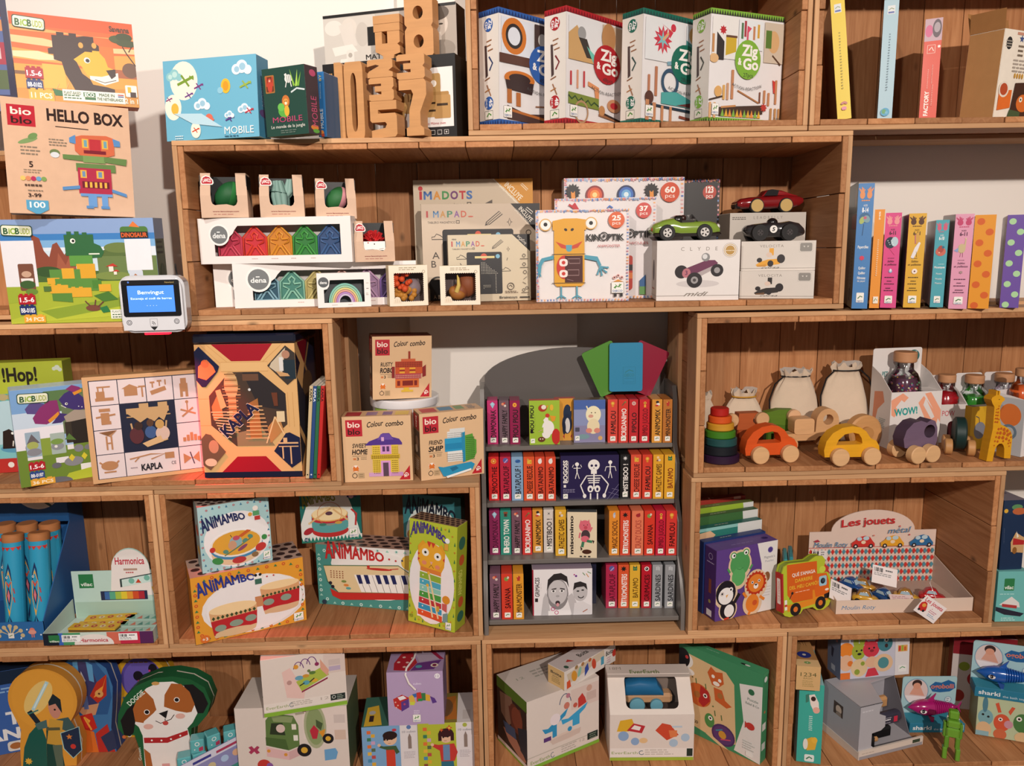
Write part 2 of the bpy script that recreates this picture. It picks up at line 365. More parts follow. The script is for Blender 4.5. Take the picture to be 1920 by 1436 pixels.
# measured poses: x, y, z of the bottom front edge centre, yaw, lean, roll (degrees), width, height (metres)
POSE = {
    'dino': (-0.784, 0.0187, 1.337, 4.5, -1.1, -0.2, 0.2766, 0.1935),
    'hello': (-0.7875, 0.0208, 1.5339, 29.9, 0.1, 1.9, 0.2041, 0.2022),
    'lion': (-0.765, 0.0433, 1.7396, 28.0, 0.1, -0.1, 0.1974, 0.1501),
    'mobile': (-0.5155, 0.0082, 1.6675, -14.8, 3.1, -1.5, 0.192, 0.1421),
    'jungle': (-0.3655, -0.0388, 1.6686, -25.3, -1.6, 0.2, 0.0933, 0.1128),
    'bluemob': (-0.3102, -0.0085, 1.6682, -18.7, 0.6, 0.9, 0.0158, 0.1107),
    'tower': (-0.1929, 0.0574, 1.667, -17.1, 0.0, 0.1, 0.273, 0.1479),
    'towertop': (-0.198, 0.1091, 1.815, -17.4, -0.3, 3.1, 0.2777, 0.1005),
    'zg4': (0.4853, 0.0542, 1.6863, 22.8, -1.1, -0.4, 0.1882, 0.1995),
    'zg3': (0.3688, 0.0911, 1.6852, 35.9, -1.4, -0.2, 0.2338, 0.2032),
    'zg2': (0.2171, 0.0877, 1.685, 43.9, -0.9, -1.0, 0.2338, 0.2048),
    'zg1': (0.0963, 0.0881, 1.6852, 42.8, -1.0, -0.6, 0.2334, 0.2043),
    'yellow': (0.6555, 0.0179, 1.6868, -19.0, 0.1, -6.3, 0.024, 0.2159),
    'lblue': (0.7328, 0.0221, 1.6862, -25.0, 0.0, 1.6, 0.0247, 0.212),
    'factory': (0.8148, 0.0238, 1.6859, -28.0, 0.1, -0.5, 0.0285, 0.1789),
    'kraft': (0.9984, 0.0535, 1.6861, 23.3, -3.4, -0.9, 0.1201, 0.16),
    'dena2': (-0.3314, 0.0452, 1.3567, 6.2, 0.3, 0.5, 0.3486, 0.0851),
    'dena3': (-0.3932, 0.0872, 1.3564, 10.9, 0.4, 0.3, 0.3454, 0.0857),
    'dena1': (-0.3974, 0.022, 1.442, -4.9, -0.6, 0.8, 0.3481, 0.0854),
    'rainbow': (-0.2901, 0.007, 1.3571, 14.1, -0.3, 0.5, 0.0991, 0.0646),
    'lanco1': (-0.5106, 0.0295, 1.5285, 10.7, 1.0, 0.9, 0.0847, 0.0826),
    'lanco2': (-0.4027, 0.0306, 1.526, 12.3, 0.4, 2.2, 0.0806, 0.0791),
    'lanco3': (-0.3013, 0.0319, 1.523, 14.4, -0.2, 0.9, 0.075, 0.0752),
    'lanco4': (-0.2361, 0.0296, 1.4412, 11.9, -1.5, 1.5, 0.0757, 0.0768),
    'crab': (-0.168, 0.0101, 1.3565, 15.0, -0.4, 0.1, 0.0736, 0.0773),
    'trice': (-0.0698, 0.0063, 1.3554, 0.2, 0.2, 0.4, 0.0757, 0.0761),
    'imadots': (-0.0461, 0.2, 1.3565, -1.1, 0.0, 0.1, 0.252, 0.2498),
    'imapad': (-0.0292, 0.15, 1.3565, 6.3, -0.0, 0.4, 0.2446, 0.1965),
    'minipad': (-0.013, 0.0891, 1.3562, 7.4, 1.4, 0.5, 0.1648, 0.133),
    'kin25': (0.1665, 0.0325, 1.3542, -2.4, 0.7, 0.1, 0.1794, 0.1782),
    'kin37': (0.2198, 0.0987, 1.3561, -3.8, 0.7, 0.6, 0.2023, 0.2012),
    'kin60': (0.2676, 0.1599, 1.3565, 2.7, -0.1, 0.1, 0.2513, 0.2447),
    'kin123': (0.3942, 0.2059, 1.3565, 0.1, 0.0, -0.0, 0.1693, 0.2433),
    'clyde': (0.3861, 0.0138, 1.3546, -4.2, -1.1, 0.7, 0.1568, 0.1164),
    'velo2': (0.5418, 0.0213, 1.3538, -17.5, 0.1, 0.4, 0.1368, 0.0564),
    'velo1': (0.5461, 0.0305, 1.4106, -11.6, -0.1, -0.1, 0.1378, 0.0566),
    'leadb': (0.5588, 0.13, 1.3565, 2.8, 0.3, 0.1, 0.1596, 0.168),
    'sp1': (0.6946, -0.0041, 1.333, -19.0, -0.3, 0.4, 0.0276, 0.2372),
    'sp2': (0.7227, -0.0046, 1.3329, -26.0, 0.1, 0.9, 0.0171, 0.1889),
    'sp3': (0.7498, -0.0039, 1.333, -27.0, 0.1, 0.4, 0.0274, 0.1822),
    'sp4': (0.7951, -0.0053, 1.3327, -24.0, -0.3, 0.8, 0.0295, 0.181),
    'sp5': (0.8426, -0.0065, 1.3324, -25.0, -0.4, 0.6, 0.0223, 0.1684),
    'sp6': (0.8826, -0.0083, 1.3319, -24.0, -1.0, 0.9, 0.031, 0.1791),
    'sp7': (0.92, -0.0124, 1.3309, -31.0, -0.6, 1.3, 0.0342, 0.1778),
    'sp8': (0.983, -0.0077, 1.3321, -31.0, -0.0, 0.8, 0.0307, 0.1759),
    'hop': (-0.9862, 0.0837, 1.0244, 9.3, 0.6, 0.1, 0.1946, 0.2275),
    'ptero': (-0.8638, 0.007, 1.0242, 33.7, -0.0, 0.2, 0.136, 0.19),
    'kap100': (-0.6921, 0.0221, 1.0243, 22.2, 0.4, 0.3, 0.2109, 0.21),
    'kapbig': (-0.4869, 0.0041, 1.0244, -1.3, 0.4, 0.5, 0.1931, 0.2649),
    'kb1': (-0.3752, -0.0087, 1.0243, 1.6, 0.0, 5.9, 0.0074, 0.1852),
    'kb2': (-0.367, -0.0109, 1.0242, 1.4, 0.0, 5.6, 0.0066, 0.1854),
    'kb3': (-0.3599, -0.0114, 1.0242, 1.2, 0.0, 5.3, 0.0061, 0.1859),
    'kb4': (-0.3529, -0.0119, 1.0242, 1.3, 0.0, 5.4, 0.0072, 0.1865),
    'sweet': (-0.2444, 0.025, 1.0051, 2.0, -0.2, 0.5, 0.136, 0.1344),
    'friend': (-0.0967, 0.0427, 1.0053, 19.1, -1.1, -0.6, 0.1327, 0.1375),
    'rusty': (-0.2028, 0.12, 1.1533, 15.8, -2.3, 1.8, 0.1234, 0.1322),
    'bongo': (-0.5195, 0.0221, 0.6874, 26.1, -0.3, -0.3, 0.2201, 0.1428),
    'tamb': (-0.5397, 0.0256, 0.8291, 27.8, -0.4, 0.2, 0.137, 0.14),
    'keyb': (-0.2911, 0.1191, 0.6876, -12.9, -0.4, -0.3, 0.2458, 0.1407),
    'drum': (-0.3762, 0.1596, 0.8286, 8.8, -0.1, -0.5, 0.1303, 0.1124),
    'xylo': (-0.1507, 0.0185, 0.6873, -25.9, 1.6, 2.6, 0.111, 0.2269),
    'anim4': (-0.1554, 0.1656, 0.6876, -18.4, 0.4, 0.3, 0.1395, 0.2382),
    'puz': (0.5115, 0.0387, 0.6874, 20.1, -2.5, -1.1, 0.1541, 0.1552),
    'truck': (0.6429, 0.0378, 0.6874, 19.8, 5.2, -0.9, 0.1268, 0.1202),
    'ever1': (-0.4536, 0.0189, 0.3542, -0.2, 0.1, 0.0, 0.2362, 0.1625),
    'ever2': (-0.4163, 0.0066, 0.5169, 14.0, -1.6, 1.5, 0.1678, 0.1316),
    'tenA': (-0.2472, 0.0194, 0.3541, 3.6, 0.0, 0.0, 0.1184, 0.1134),
    'tenB': (-0.1279, 0.0194, 0.3541, 1.3, 0.0, 0.0, 0.1192, 0.1167),
    'cubes1': (-0.1893, 0.0184, 0.4675, 0.3, 0.6, 0.4, 0.1179, 0.1218),
    'everbig': (0.1276, 0.0592, 0.3546, 29.6, 0.1, -0.1, 0.1902, 0.1624),
    'boita': (0.1927, 0.1103, 0.5171, 42.7, -0.2, 0.1, 0.1741, 0.0445),
    'everblue': (0.3168, 0.0375, 0.3545, -1.8, 0.0, -0.2, 0.1814, 0.109),
    'puzzle': (0.4745, 0.0841, 0.3546, -45.3, -0.5, 0.1, 0.204, 0.2133),
    'tall12': (0.6499, 0.0082, 0.3544, -15.1, 1.7, -1.5, 0.0495, 0.1813),
    'hammer': (0.8449, 0.044, 0.3545, 16.0, 3.7, -0.6, 0.1706, 0.124),
    'animals': (0.8457, 0.1302, 0.4782, 6.0, 4.2, -0.6, 0.1671, 0.096),
    'shark2box': (1.1149, 0.0708, 0.3546, -20.7, 3.0, -1.6, 0.108, 0.0936),
    'redbox': (1.1304, 0.181, 0.3545, -15.3, 0.4, -0.1, 0.1327, 0.19),
    'turq': (1.065, 0.0179, 0.6679, -1.4, 1.1, -0.2, 0.0625, 0.1113),
    'navy': (1.063, 0.0284, 0.7791, 2.4, 1.6, -0.3, 0.0488, 0.15),
}

# ------------------------------------------------------------------ the setting
def slab(name, x0, y0, z0, x1, y1, z1, c, m='wall'): return struct(MB(c).box(x0, y0, z0, x1, y1, z1).build(name, m))
slab('floor', -3, -4, -.05, 3, .45, 0, '8a6a4e', 'satin')
slab('wall_back', -3, .305, 0, 3, .45, 2.75, 'ebe5dd')
slab('wall_pier', at(770, 640, .27).x, .268, 0, at(1082, 640, .27).x, .305, 2.75, 'ebe5dd')
slab('trim_1', -1.6, .03, 0, 1.7, .26, .334, '6b4023', 'satin')      # plinth the crates stand on
slab('baseboard_back', -3, .292, 0, -1.6, .305, .09, 'd8cfc2')

PL = {}
def plank(name, parent, cen, lo, wi, L, W, T, m='wood'):
    key = (name, round(L, 3), round(W, 3), round(T, 4))
    if key not in PL: o = MB('b07a48').box(-L/2, -W/2, -T/2, L/2, W/2, T/2, r=.0009).build(name, m); PL[key] = o.data
    else: o = bpy.data.objects.new(name, PL[key]); COL.objects.link(o)
    lo = Vector(lo); wi = Vector(wi); th = lo.cross(wi)
    o.parent = parent; o.matrix_basis = Matrix.Translation(cen) @ Matrix((lo, wi, th)).transposed().to_4x4(); return o
def widths(total, w, rnd):
    n = max(1, round(total/w)); g = [1+rnd.uniform(-.1, .1) for _ in range(n)]; s = sum(g); return [a/s*total for a in g]
def crate(label, x0, x1, z0, z1, y0=0.0, D=.252, seed=1):
    rnd = random.Random(seed); t, p = .009, .0105; gap = .0014
    o = thing('wooden_crate', label, 'crate', ((x0+x1)/2, y0, z0), group='stacked pine crates'); W = x1-x0; H = z1-z0; X = W/2
    for ya, yb in ((0, .072*D/.252), (.150*D/.252, .248*D/.252)):
        ym, dd = (ya+yb)/2, yb-ya; j = lambda: rnd.uniform(-.001, .001)
        plank('batten', o, (0, ym+j(), t/2), (1, 0, 0), (0, 1, 0), W, dd, t, 'batten'); plank('batten', o, (0, ym+j(), H-t/2), (1, 0, 0), (0, 1, 0), W, dd, t, 'batten')
        for sx in (-1, 1): plank('batten', o, (sx*(X-t/2), ym+j(), H/2), (0, 0, 1), (0, 1, 0), H-2*t-.0004, dd, t, 'batten')
    for zz in (t+p/2+.0002, H-t-p/2-.0002):
        x = -X+t+p+.0005
        for w in widths(W-2*(t+p)-.001, .086, rnd):
            wq = round(w-gap, 3); plank('plank', o, (x+w/2, D/2-.001+rnd.uniform(-.003, .002), zz), (0, 1, 0), (-1, 0, 0), D-.004, wq, p); x += w
    for sx in (-1, 1):
        z = t
        for w in widths(H-2*t, .098, rnd):
            wq = round(w-gap, 3); plank('plank', o, (sx*(X-t-p/2-.0002), D/2-.001+rnd.uniform(-.003, .002), z+w/2), (0, 1, 0), (0, 0, 1), D-.004, wq, p); z += w
    x = -X
    for w in widths(W, .082, rnd):
        wq = round(w-gap, 3); plank('plank', o, (x+w/2, D+.004, H/2), (0, 0, 1), (1, 0, 0), H-.004, wq, .008); x += w
    return o
crate('pine crate holding the four turned marble-run boxes, top row', -.046, .5795, 1.667, 1.995, seed=1)
crate('pine crate at the top right corner holding the yellow, pale blue and red spines', .5825, 1.833, 1.667, 1.995, seed=2)
crate('long pine crate across the second row with the toy cars and magnetic boards', -.588, .666, 1.337, 1.666, seed=3)
crate('pine crate at the left edge behind the dinosaur box', -1.53, -.880, 1.3375, 1.666, y0=.105, D=.15, seed=4)
crate('long pine crate on the left holding the plank-building boxes', -1.569, -.315, 1.005, 1.336, seed=5)
crate('long pine crate on the right holding the wooden push toys and cloth bags', .384, 1.638, 1.005, 1.3325, seed=6)
crate('pine crate at the left edge holding the harmonica display', -1.325, -.686, .668, 1.0045, seed=7)
crate('pine crate holding the drum, keyboard and xylophone boxes', -.684, -.043, .668, 1.0045, seed=8)
crate('pine crate holding the metal car display and the lorry book', .380, 1.016, .668, 1.0045, seed=9)
crate('long pine crate at the bottom left holding the shaped puzzle cases', -1.301, -.048, .335, .6675, seed=10)
crate('pine crate at the bottom centre holding the green puzzle box', -.046, .588, .335, .6675, seed=11)
crate('pine crate at the bottom right holding the shark toys', .590, 1.232, .335, .6675, seed=12)

# ------------------------------------------------------------------ cartons
def adj(key, **k):                 # small corrections to the measured poses
    q = list(POSE[key])
    for n, v in k.items(): i = 'x y z yaw lean roll W H'.split().index(n); q[i] = v
    POSE[key] = tuple(q)
adj('lblue', roll=0); adj('zg4', x=.477, y=.051, W=.172); adj('dena1', x=-.4185, W=.295); adj('dena3', x=POSE['dena3'][0]+.008, y=.097); adj('lanco4', x=-.232); adj('puz', lean=0, z=.6894, H=.154)
adj('tower', x=POSE['tower'][0]-.004, W=.270); adj('towertop', roll=0)
for k_ in range(4): POSE['kb%d' % (k_+1)] = (-.3785+.0073*k_, -.010, 1.0251, 1.5, 0, 5.9, .0064, .184)
FLOORS = (1.6871, 1.3571, 1.0251, .6881, .3551, 1.6667, 1.3367, 1.3331, 1.0052, .6682)
def pose(key):                     # measured pose, set down exactly on the board it stands on
    x, y, z, yaw, lean, roll, W, H = POSE[key]
    for f in FLOORS:
        if abs(z-f) < .0045: H -= f-z; z = max(f, z) if key == 'puz' else f; break
    if abs(roll) <= 1.6: roll = 0
    else: z += W/2*abs(math.sin(rad(roll)))
    return x, y, z, yaw, lean, roll, W, H
def carton(key, name, label, D, front, side=None, top=None, art='', left='', right='', topart='', m='card', cat='box', r=.0010, group=None, dz=0, lift=True):
    x, y, z, yaw, lean, roll, W, H = pose(key)
    if lean > 0 and lift: z += D*math.sin(rad(lean))
    t = thing(name, label, cat, (x, y, z+dz), yaw, lean, roll, group)
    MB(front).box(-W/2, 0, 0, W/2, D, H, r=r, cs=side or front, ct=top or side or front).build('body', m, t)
    if art: Art(W, H).draw(f'r 0 0 100 100 {front};'+art).on(t, 'front_print', m=m)
    if left: Art(D, H).draw(left).on(t, 'side_print', 'left', x0=-W/2, y0=D, m=m)
    if right: Art(D, H).draw(right).on(t, 'side_print', 'right', x0=W/2, y0=0, m=m)
    if topart: Art(W, D).draw(f'r 0 0 100 100 {top or side or front};'+topart).on(t, 'top_print', 'top', y0=D, z1=H, m=m)
    t['W'] = W; t['H'] = H; t['D'] = D
    return t

# ------------------------------------------------------------------ shared print
def logo_lizard(x, y, w, h): return f"r {x} {y} {w} {h} f4f1ea; L 555 {w*.03:.2f} {x} {y} {x+w} {y} {x+w} {y+h} {x} {y+h}; l 4a8a3a {w*.10:.2f} {x+w*.2} {y+h*.55} {x+w*.4} {y+h*.35} {x+w*.55} {y+h*.45} {x+w*.8} {y+h*.2}; l 4a8a3a {w*.05:.2f} {x+w*.3} {y+h*.2} {x+w*.42} {y+h*.36} {x+w*.3} {y+h*.6}; l 4a8a3a {w*.05:.2f} {x+w*.66} {y+h*.15} {x+w*.6} {y+h*.4} {x+w*.75} {y+h*.5}; t {x+w*.5} {y+h*.72} {h*.17} 3b5f9c a=c w={w*.8} b=.01:DJECO"
def logo_liz_small(x, y, w, h): return f"R {x} {y} {w} {h} {w*.1} f1eee6; l 4c7a4a {w*.14:.2f} {x+w*.2} {y+h*.6} {x+w*.5} {y+h*.35} {x+w*.8} {y+h*.45}"
def logo_brickbuddy(x, y, w, h): return f"R {x-w*.03} {y-h*.08} {w*1.06} {h*1.16} {w*.09} 2c4a35 r=3; R {x} {y} {w} {h} {w*.08} e9ead2 r=3; t {x+w*.06} {y+h*.2} {h*.62} 2f5b33 w={w*.16} b=.03 r=3:B; t {x+w*.24} {y+h*.22} {h*.6} 8fae3a w={w*.26} b=.03 r=3:iO; t {x+w*.46} {y+h*.22} {h*.62} 2f5b33 w={w*.14} b=.03 r=3:B; t {x+w*.62} {y+h*.24} {h*.6} 9aa83a w={w*.34} b=.02 r=3:UDDi"
def brick(x, y, w, h, c, txt, tc='fff', b='.02'): return ''.join(f"r {x+w*(.08+.3*i)} {y-h*.16} {w*.2} {h*.2} {c};" for i in range(3))+f"r {x} {y} {w} {h} {c}; t {x+w*.5} {y+h*.26} {h*.5} {tc} a=c w={w*.84} b={b}:{txt}"
def logo_bioblo(x, y, w, h, c='b92836'): return f"r {x} {y} {w} {h} {c}; t {x+w*.5} {y+h*.12} {h*.33} f6e3d4 a=c w={w*.74} b=.02:bio; t {x+w*.5} {y+h*.55} {h*.33} 3a1a18 a=c w={w*.74} b=.02:blo"
def barcode(x, y, w, h, c='fafafa'): return f"r {x} {y} {w} {h} {c};"+''.join(f"r {x+w*(.06+.06*i)} {y+h*.12} {w*(.02+.015*(i%3))} {h*.38} 333;" for i in range(7))+f"g {x+w*.56} {y+h*.2} {w*.36} 1 {h*.3} 555; g {x+w*.06} {y+h*.6} {w*.8} 2 {h*.16} 888"

# ------------------------------------------------------------------ left column
dino = carton('dino', 'brick_set_box', 'dinosaur building brick box with green brick dinosaur, lowest of the left stack', .05, '8fb3dc', '5d6652', '9fb8d8', art=
 "r 0 0 100 14 8aa4cf; r 0 14 100 20 3f7fc0; r 0 20 100 14 7fb0da; r 0 27 100 24 dfe6ee; r 19 30 62 26 cfe0ea; p 8d4a38 20 54 20 14 25 18 27 30 30 36 33 24 36 22 40 34 43 28 46 30 47 56; p a35c45 33 54 36 32 40 44 43 36 46 42 46 56; r 0 52 100 48 a9b73a; r 20 50 62 10 4c6a35;"
 "e 28 50 9 5 39562f; e 36 53 7 4 43643a; e 72 36 9 8 5a6f3c; e 82 44 10 9 47582f; e 76 28 10 5 6d7f45; r 61 36 40 20 6b7f4a; p b9d7e6 84 34 88 34 86 46 81 56 80 50; e 70 55 12 4 7d8f4a;"
 "p 9fb13a 0 60 20 58 20 78 0 80; p b6c23f 0 96 30 84 100 78 100 92 0 100; p 8aa236 20 88 100 70 100 78 30 96;"
 "r 0 20 21 44 e8e6ea; R 9 42 10 26 1 7a4d3c; e 14 52 3.2 3 caa58c; r 10 56 8 3 efe5e0; e 14 62 5 4 3f5f33; e 16 69 4 3 6c8a3a; r 80 20 17 30 ece9ee; R 81 50 9 12 1 cfd6e2; l b06a35 1 83 58 85 54 87 57;"
 "r 41 15 19 20 33693f; p 33693f 58 22 64 26 66 32 64 37 56 38 46 35; r 43 12 3 4 33693f; r 48 12 3 4 33693f; r 53 13 3 4 33693f; c 46.5 21 1.7 f2f2e8; c 46.8 21 .9 222; r 56 33 7 1.2 f4f0e0; r 43 35 15 10 5f9a45; r 47 43 12 18 e0a632; r 29 48 20 10 5d8f42; r 37 47 8 10 e3aa36; r 27 56 8 6 e3aa36; r 32 57 28 12 5d9040; r 56 59 6 8 4f8538; r 28 63 12 8 e3aa36; r 29 62 2.5 2 e3aa36; r 33 62 2.5 2 e3aa36; r 40 66 15 9 e3aa36; r 42 65 2.5 2 e3aa36; r 47 65 2.5 2 e3aa36; r 60 63 8 7 e3aa36; p 5b8a3c 29 71 42 71 42 80 29 78; p 4b7a33 56 74 66 70 72 78 62 80; r 24 64 5 5 55763a;"
 "p c43a30 66 46 71 43 74 46; r 68 46 3 5 efe6d8; p c43a30 70 51 73 49 75 51; r 71 51 2 3 efe6d8; e 55 86 5 3 7a4a3a; l 6a3c3a .8 53 84 50 79; l 6a3c3a .8 56 84 57 78; l 6a3c3a .8 58 85 62 80;"
 "R 78 8 18 11 2 4f7a3a; p e07a3a 84 8 87 3 91 9; r 78 13 18 6 2f2a22; t 87 14 4 e0622e a=c w=17 b=.04:DINOSAUR; p 2f7a45 59 86 64 84 66 90 61 91; r 66 88 14 9 eef0e6; t 67 89 2.2 2f5b33 w=11:PLANT-BASED; g 67 92.5 11 2 2.4 4a6a4a; r 80 88 9 9 eef0e6; t 81 89 4 2f6b3a w=6 b=.03:ECO;"
 + logo_brickbuddy(2, 6, 19, 9) + ';' + brick(7, 72, 11, 9, 'b3202c', '1.5-6') + ';' + brick(7, 82.5, 10.5, 8.5, '24356b', 'BB-0185') + ';' + brick(9, 92, 14, 7, 'e9a93c', '34 PCS', 'fff3d8'),
 right="r 0 0 100 20 8d9bb8; g 15 22 60 3 5 333; e 55 62 30 18 45503a; e 50 70 20 8 3a2e28")
dino['label'] = 'white-bordered brick set box with a green brick dinosaur, lowest of the left stack'
hello = carton('hello', 'block_box', 'kraft HELLO BOX carton with a colourful block robot, middle of the left stack', .075, 'd9b294', 'c79c72', 'd0a586', m='kraft', r=.0015, art=
 logo_bioblo(4, 6, 21, 18) + ";t 34 7 10 33211d w=61 b=.03:HELLO BOX; l 33211d .8 40 22 66 22.5; e 18 36 8 2 7f9a63 r=-20; e 22 32 4 2.5 6f8f55 r=-30; g 12 41 16 3 3 8a7a68; g 34 33 14 3 2.4 8a7a68; e 38 45 4 3 6d7d52; e 38 47 3.5 2.5 d5d8dc; t 19 54 5 33211d a=c b=.02:5; g 13 61 14 2 2 a08a74;"
 "c 12 69 2 e3c26a; c 16 69 2 d98a63; c 20 69 2 b9345a; c 24 69 2 6aa0c8; c 28 69 2 7f9f58; g 13 74 15 1 4 5a463a; g 15 79 12 1 2 8a7a68; t 20 82 3.2 33211d a=c w=10 b=.02:3-99; p 5aa2c6 13 88 30 88 30 96 21.5 101 13 96; t 21.5 89.5 5 f2f4f0 a=c w=12 b=.02:100;"
 "p cf6a48 54 30 60 28 80 27 86 29 86 44 80 46 58 46 54 42; r 60 31 5 8 e3b04a; r 61.5 32 2.5 6 6f9fae; r 76 31 5 8 e3b04a; r 77.5 32 2.5 6 6f9fae; r 66 31 9 10 b8343c; r 61 41 18 3 7a2230; p 5b8cc0 50 31 55 28 55 36 50 35; p 5b8cc0 85 29 91 31 91 36 86 36; p 66844c 44 46 60 46 60 51 44 50; r 60 46 18 6 7a9a5a; p 66844c 77 46 96 47 95 53 77 51; r 54 53 32 7 66844c; r 55 57 27 23 b0304a; r 57 59 5 7 e3b04a; r 58.5 60 2.5 5 6f8fb0; r 70 59 6 7 e3b04a; r 71.5 60 3 5 6f8fb0; r 58 69 22 6 6a1f30; r 60 69.5 2 5 e3b04a; r 64 69.5 2 5 e3b04a; r 68 69.5 2 5 e3b04a; r 72 69.5 2 5 e3b04a; r 76 69.5 2 5 e3b04a; p 5b8cc0 42 75 56 73 56 76 42 78; p 5b8cc0 82 75 94 79 94 82 82 78; r 56 80 26 2.5 6c9bd0; r 62 82 7 10 6c9bd0; r 60 91 6 2.5 5b8cc0; r 73 82 5 10 6c9bd0; r 72 91 7 2.5 5b8cc0")
carton('lion', 'brick_set_box', 'orange savanna brick box with a dark brick lion, top of the left stack', .045, 'd8642e', 'a2572f', 'c9542a', art=
 "r 0 0 100 14 d4572c; p e9a05a 0 14 35 17 60 20 100 18 100 24 40 24 0 22; r 0 20 100 14 d8672f; p f0c08a 0 26 25 27 50 33 100 30 100 36 60 38 0 34; p e89b45 0 40 40 44 100 38 100 58 0 52; p f3d2a4 0 44 20 42 45 50 20 52 0 50; p d9702e 66 30 82 30 82 60 66 62; r 0 58 100 42 d99a3c; r 60 56 40 10 a65a35; e 95 56 7 9 6b4a38; p 6b4a35 8 62 24 62 24 74 8 74; r 0 66 24 4 7a5030; p e9b04a 22 56 40 56 40 88 22 88; p c98a35 0 86 100 78 100 100 0 100;"
 "p 3b2622 32 22 36 22 36 18 42 18 42 21 46 21 46 18 52 18 52 22 58 20 66 20 66 26 70 30 70 42 60 46 50 50 54 64 60 70 62 76 74 78 80 80 80 84 62 92 48 88 44 76 40 66 38 52 32 50 32 44 28 44 28 38 32 36;"
 "p e8ad2e 48 48 54 42 58 38 70 38 74 44 76 54 80 56 80 62 72 66 66 70 58 66 54 56; r 64 36 6 3 e8ad2e; e 55 31 2 3.4 d99a45; e 66 30 2 3.4 d99a45; c 59 48 2.6 f6f1e6; c 59.4 48.3 1.7 2a1c18; p f0e6da 60 66 70 66 84 60 84 70 72 76 60 70; p 3a2420 74 58 82 56 82 64 78 68; l 3a2420 .6 64 70 72 73 82 69;"
 "e 88 20 9 5 46512c; e 92 17 7 5 3b4426; e 94 24 9 4 3f4a2a; l 3b2a20 1 90 28 93 36 100 50; l 3b2a20 .8 98 27 95 34; l d8a860 .6 38 88 42 76; l d8a860 .6 46 90 44 78; l d8a860 .6 30 88 34 78; t 80 5 6 5a3a2a w=17 b=.03:Savanna;"
 "p 2f6b3d 28 84 36 86 36 92 30 92; r 36 84 52 13 eeeadd; t 37 86 3.4 2f5b33 w=14 b=.02:PLANT-BASED; g 37 90 14 2 3 3f6a46; r 53 86 10 5 2f6b3a; t 58 86.6 4 f2f4ea a=c w=8 b=.03:ECO; r 54 91.5 9 3 2f6b3a; t 66 86 3.4 2f5b33 w=13 b=.02:MADE IN; t 64 91 3.4 2f5b33 w=22 b=.02:THE NETHERLANDS; r 82 86 5 1.2 b3202c; r 82 88 5 1.2 31478a; R 89 74 10 14 1 ece6dc; r 91 76 3 7 e8b030; r 93 82 5 6 3b2622; t 88 90 6 f2ead8 w=11 b=.02:2 in 1;"
 + logo_brickbuddy(3, 5, 24, 12) + ';' + brick(8, 62, 14, 12, 'ab2030', '1.5-6') + ';' + brick(8, 76, 13, 10, '24356b', 'BB-0102') + ';' + brick(9, 87, 20, 12, 'e9a93c', '11 PCS', 'fff3d8'))
bb = thing('play_set_box', 'dark blue box with pictures standing behind the savanna box', 'box', (-1.01, .075, 1.737), 12, 0, 0)
MB('5a6a9a').box(-.09, 0, 0, .09, .035, .25, r=.001, cs='4a5684').build('body', 'card', bb)
Art(.18, .25).draw("r 0 0 100 100 5a6a9a; r 60 20 40 12 6a4a42; r 60 34 40 8 c98a5a; r 60 50 40 16 a84050; r 66 54 30 8 d8c0c0; r 60 70 40 14 5a6a48; r 60 88 40 6 3a3450").on(bb)

# ------------------------------------------------------------------ on the second row crate
plane = lambda x, y, s, c, a: f"l {c} {s*.28} {x-s} {y+s*.5} {x+s} {y-s*.5}; l {c} {s*.22} {x-s*.5} {y-s*.8} {x+s*.4} {y+s*.8}; l {c} {s*.16} {x+s*.5} {y-s*.6} {x+s} {y-s*.1}"
cloud = lambda x, y, s, c='dfeaf0', d='9cc4d8': f"c {x-s} {y} {s*.8} {c}; c {x} {y-s*.5} {s} {c}; c {x+s} {y+s*.2} {s*.7} {c}; c {x-s*.9} {y} {s*.45} {d}; c {x+s*.1} {y-s*.5} {s*.55} {d}"
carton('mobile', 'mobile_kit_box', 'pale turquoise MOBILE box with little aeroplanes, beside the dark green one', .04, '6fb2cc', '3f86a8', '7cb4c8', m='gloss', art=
 "e 22 26 15 24 f2ead8; e 9 58 9 16 f2ead8; " + cloud(12, 20, 5, '8fc4c8', 'b9dcd8') + ';' + plane(24, 26, 9, '7a9a3a', 0) + ';' + plane(38, 34, 5, '7a3a7a', 0) + ';' + plane(27, 44, 4.5, '6a3f86', 0) + ';' + plane(5, 48, 3.5, '8a3f76', 0) + ";e 11 60 4 7 e0b64a; e 67 36 5 9 e3b83a; e 67 36 3 6 d89a2e; e 61 41 3 4 8fc4d8; " + cloud(85, 17, 6) + ';' + cloud(41, 58, 5) + ';' + cloud(86, 66, 4) + ';' + plane(88, 36, 6, '9ab04a', 0) + ';' + plane(91, 68, 4.5, 'b83a48', 0) + ';' + plane(70, 76, 4.5, '5a3a86', 0) + ";c 48 74 4 d9705a; l d9705a 2 46 70 53 77; " + cloud(70, 72, 3) + ";e 33 88 5.4 10 f2ead8; " + plane(33, 88, 4, 'c8452e', 0) + ";p b9d8e4 10 66 40 68 62 86 30 80; t 64 86 9 f0f2ee w=31:MOBILE; g 64 97 20 1 3 3a6a80; g 10 94 10 2 3 c8dfe6", right="t 50 45 40 7a9ac0 a=c r=-90 w=32:MOBILE; e 50 70 40 5 5a3f7a")
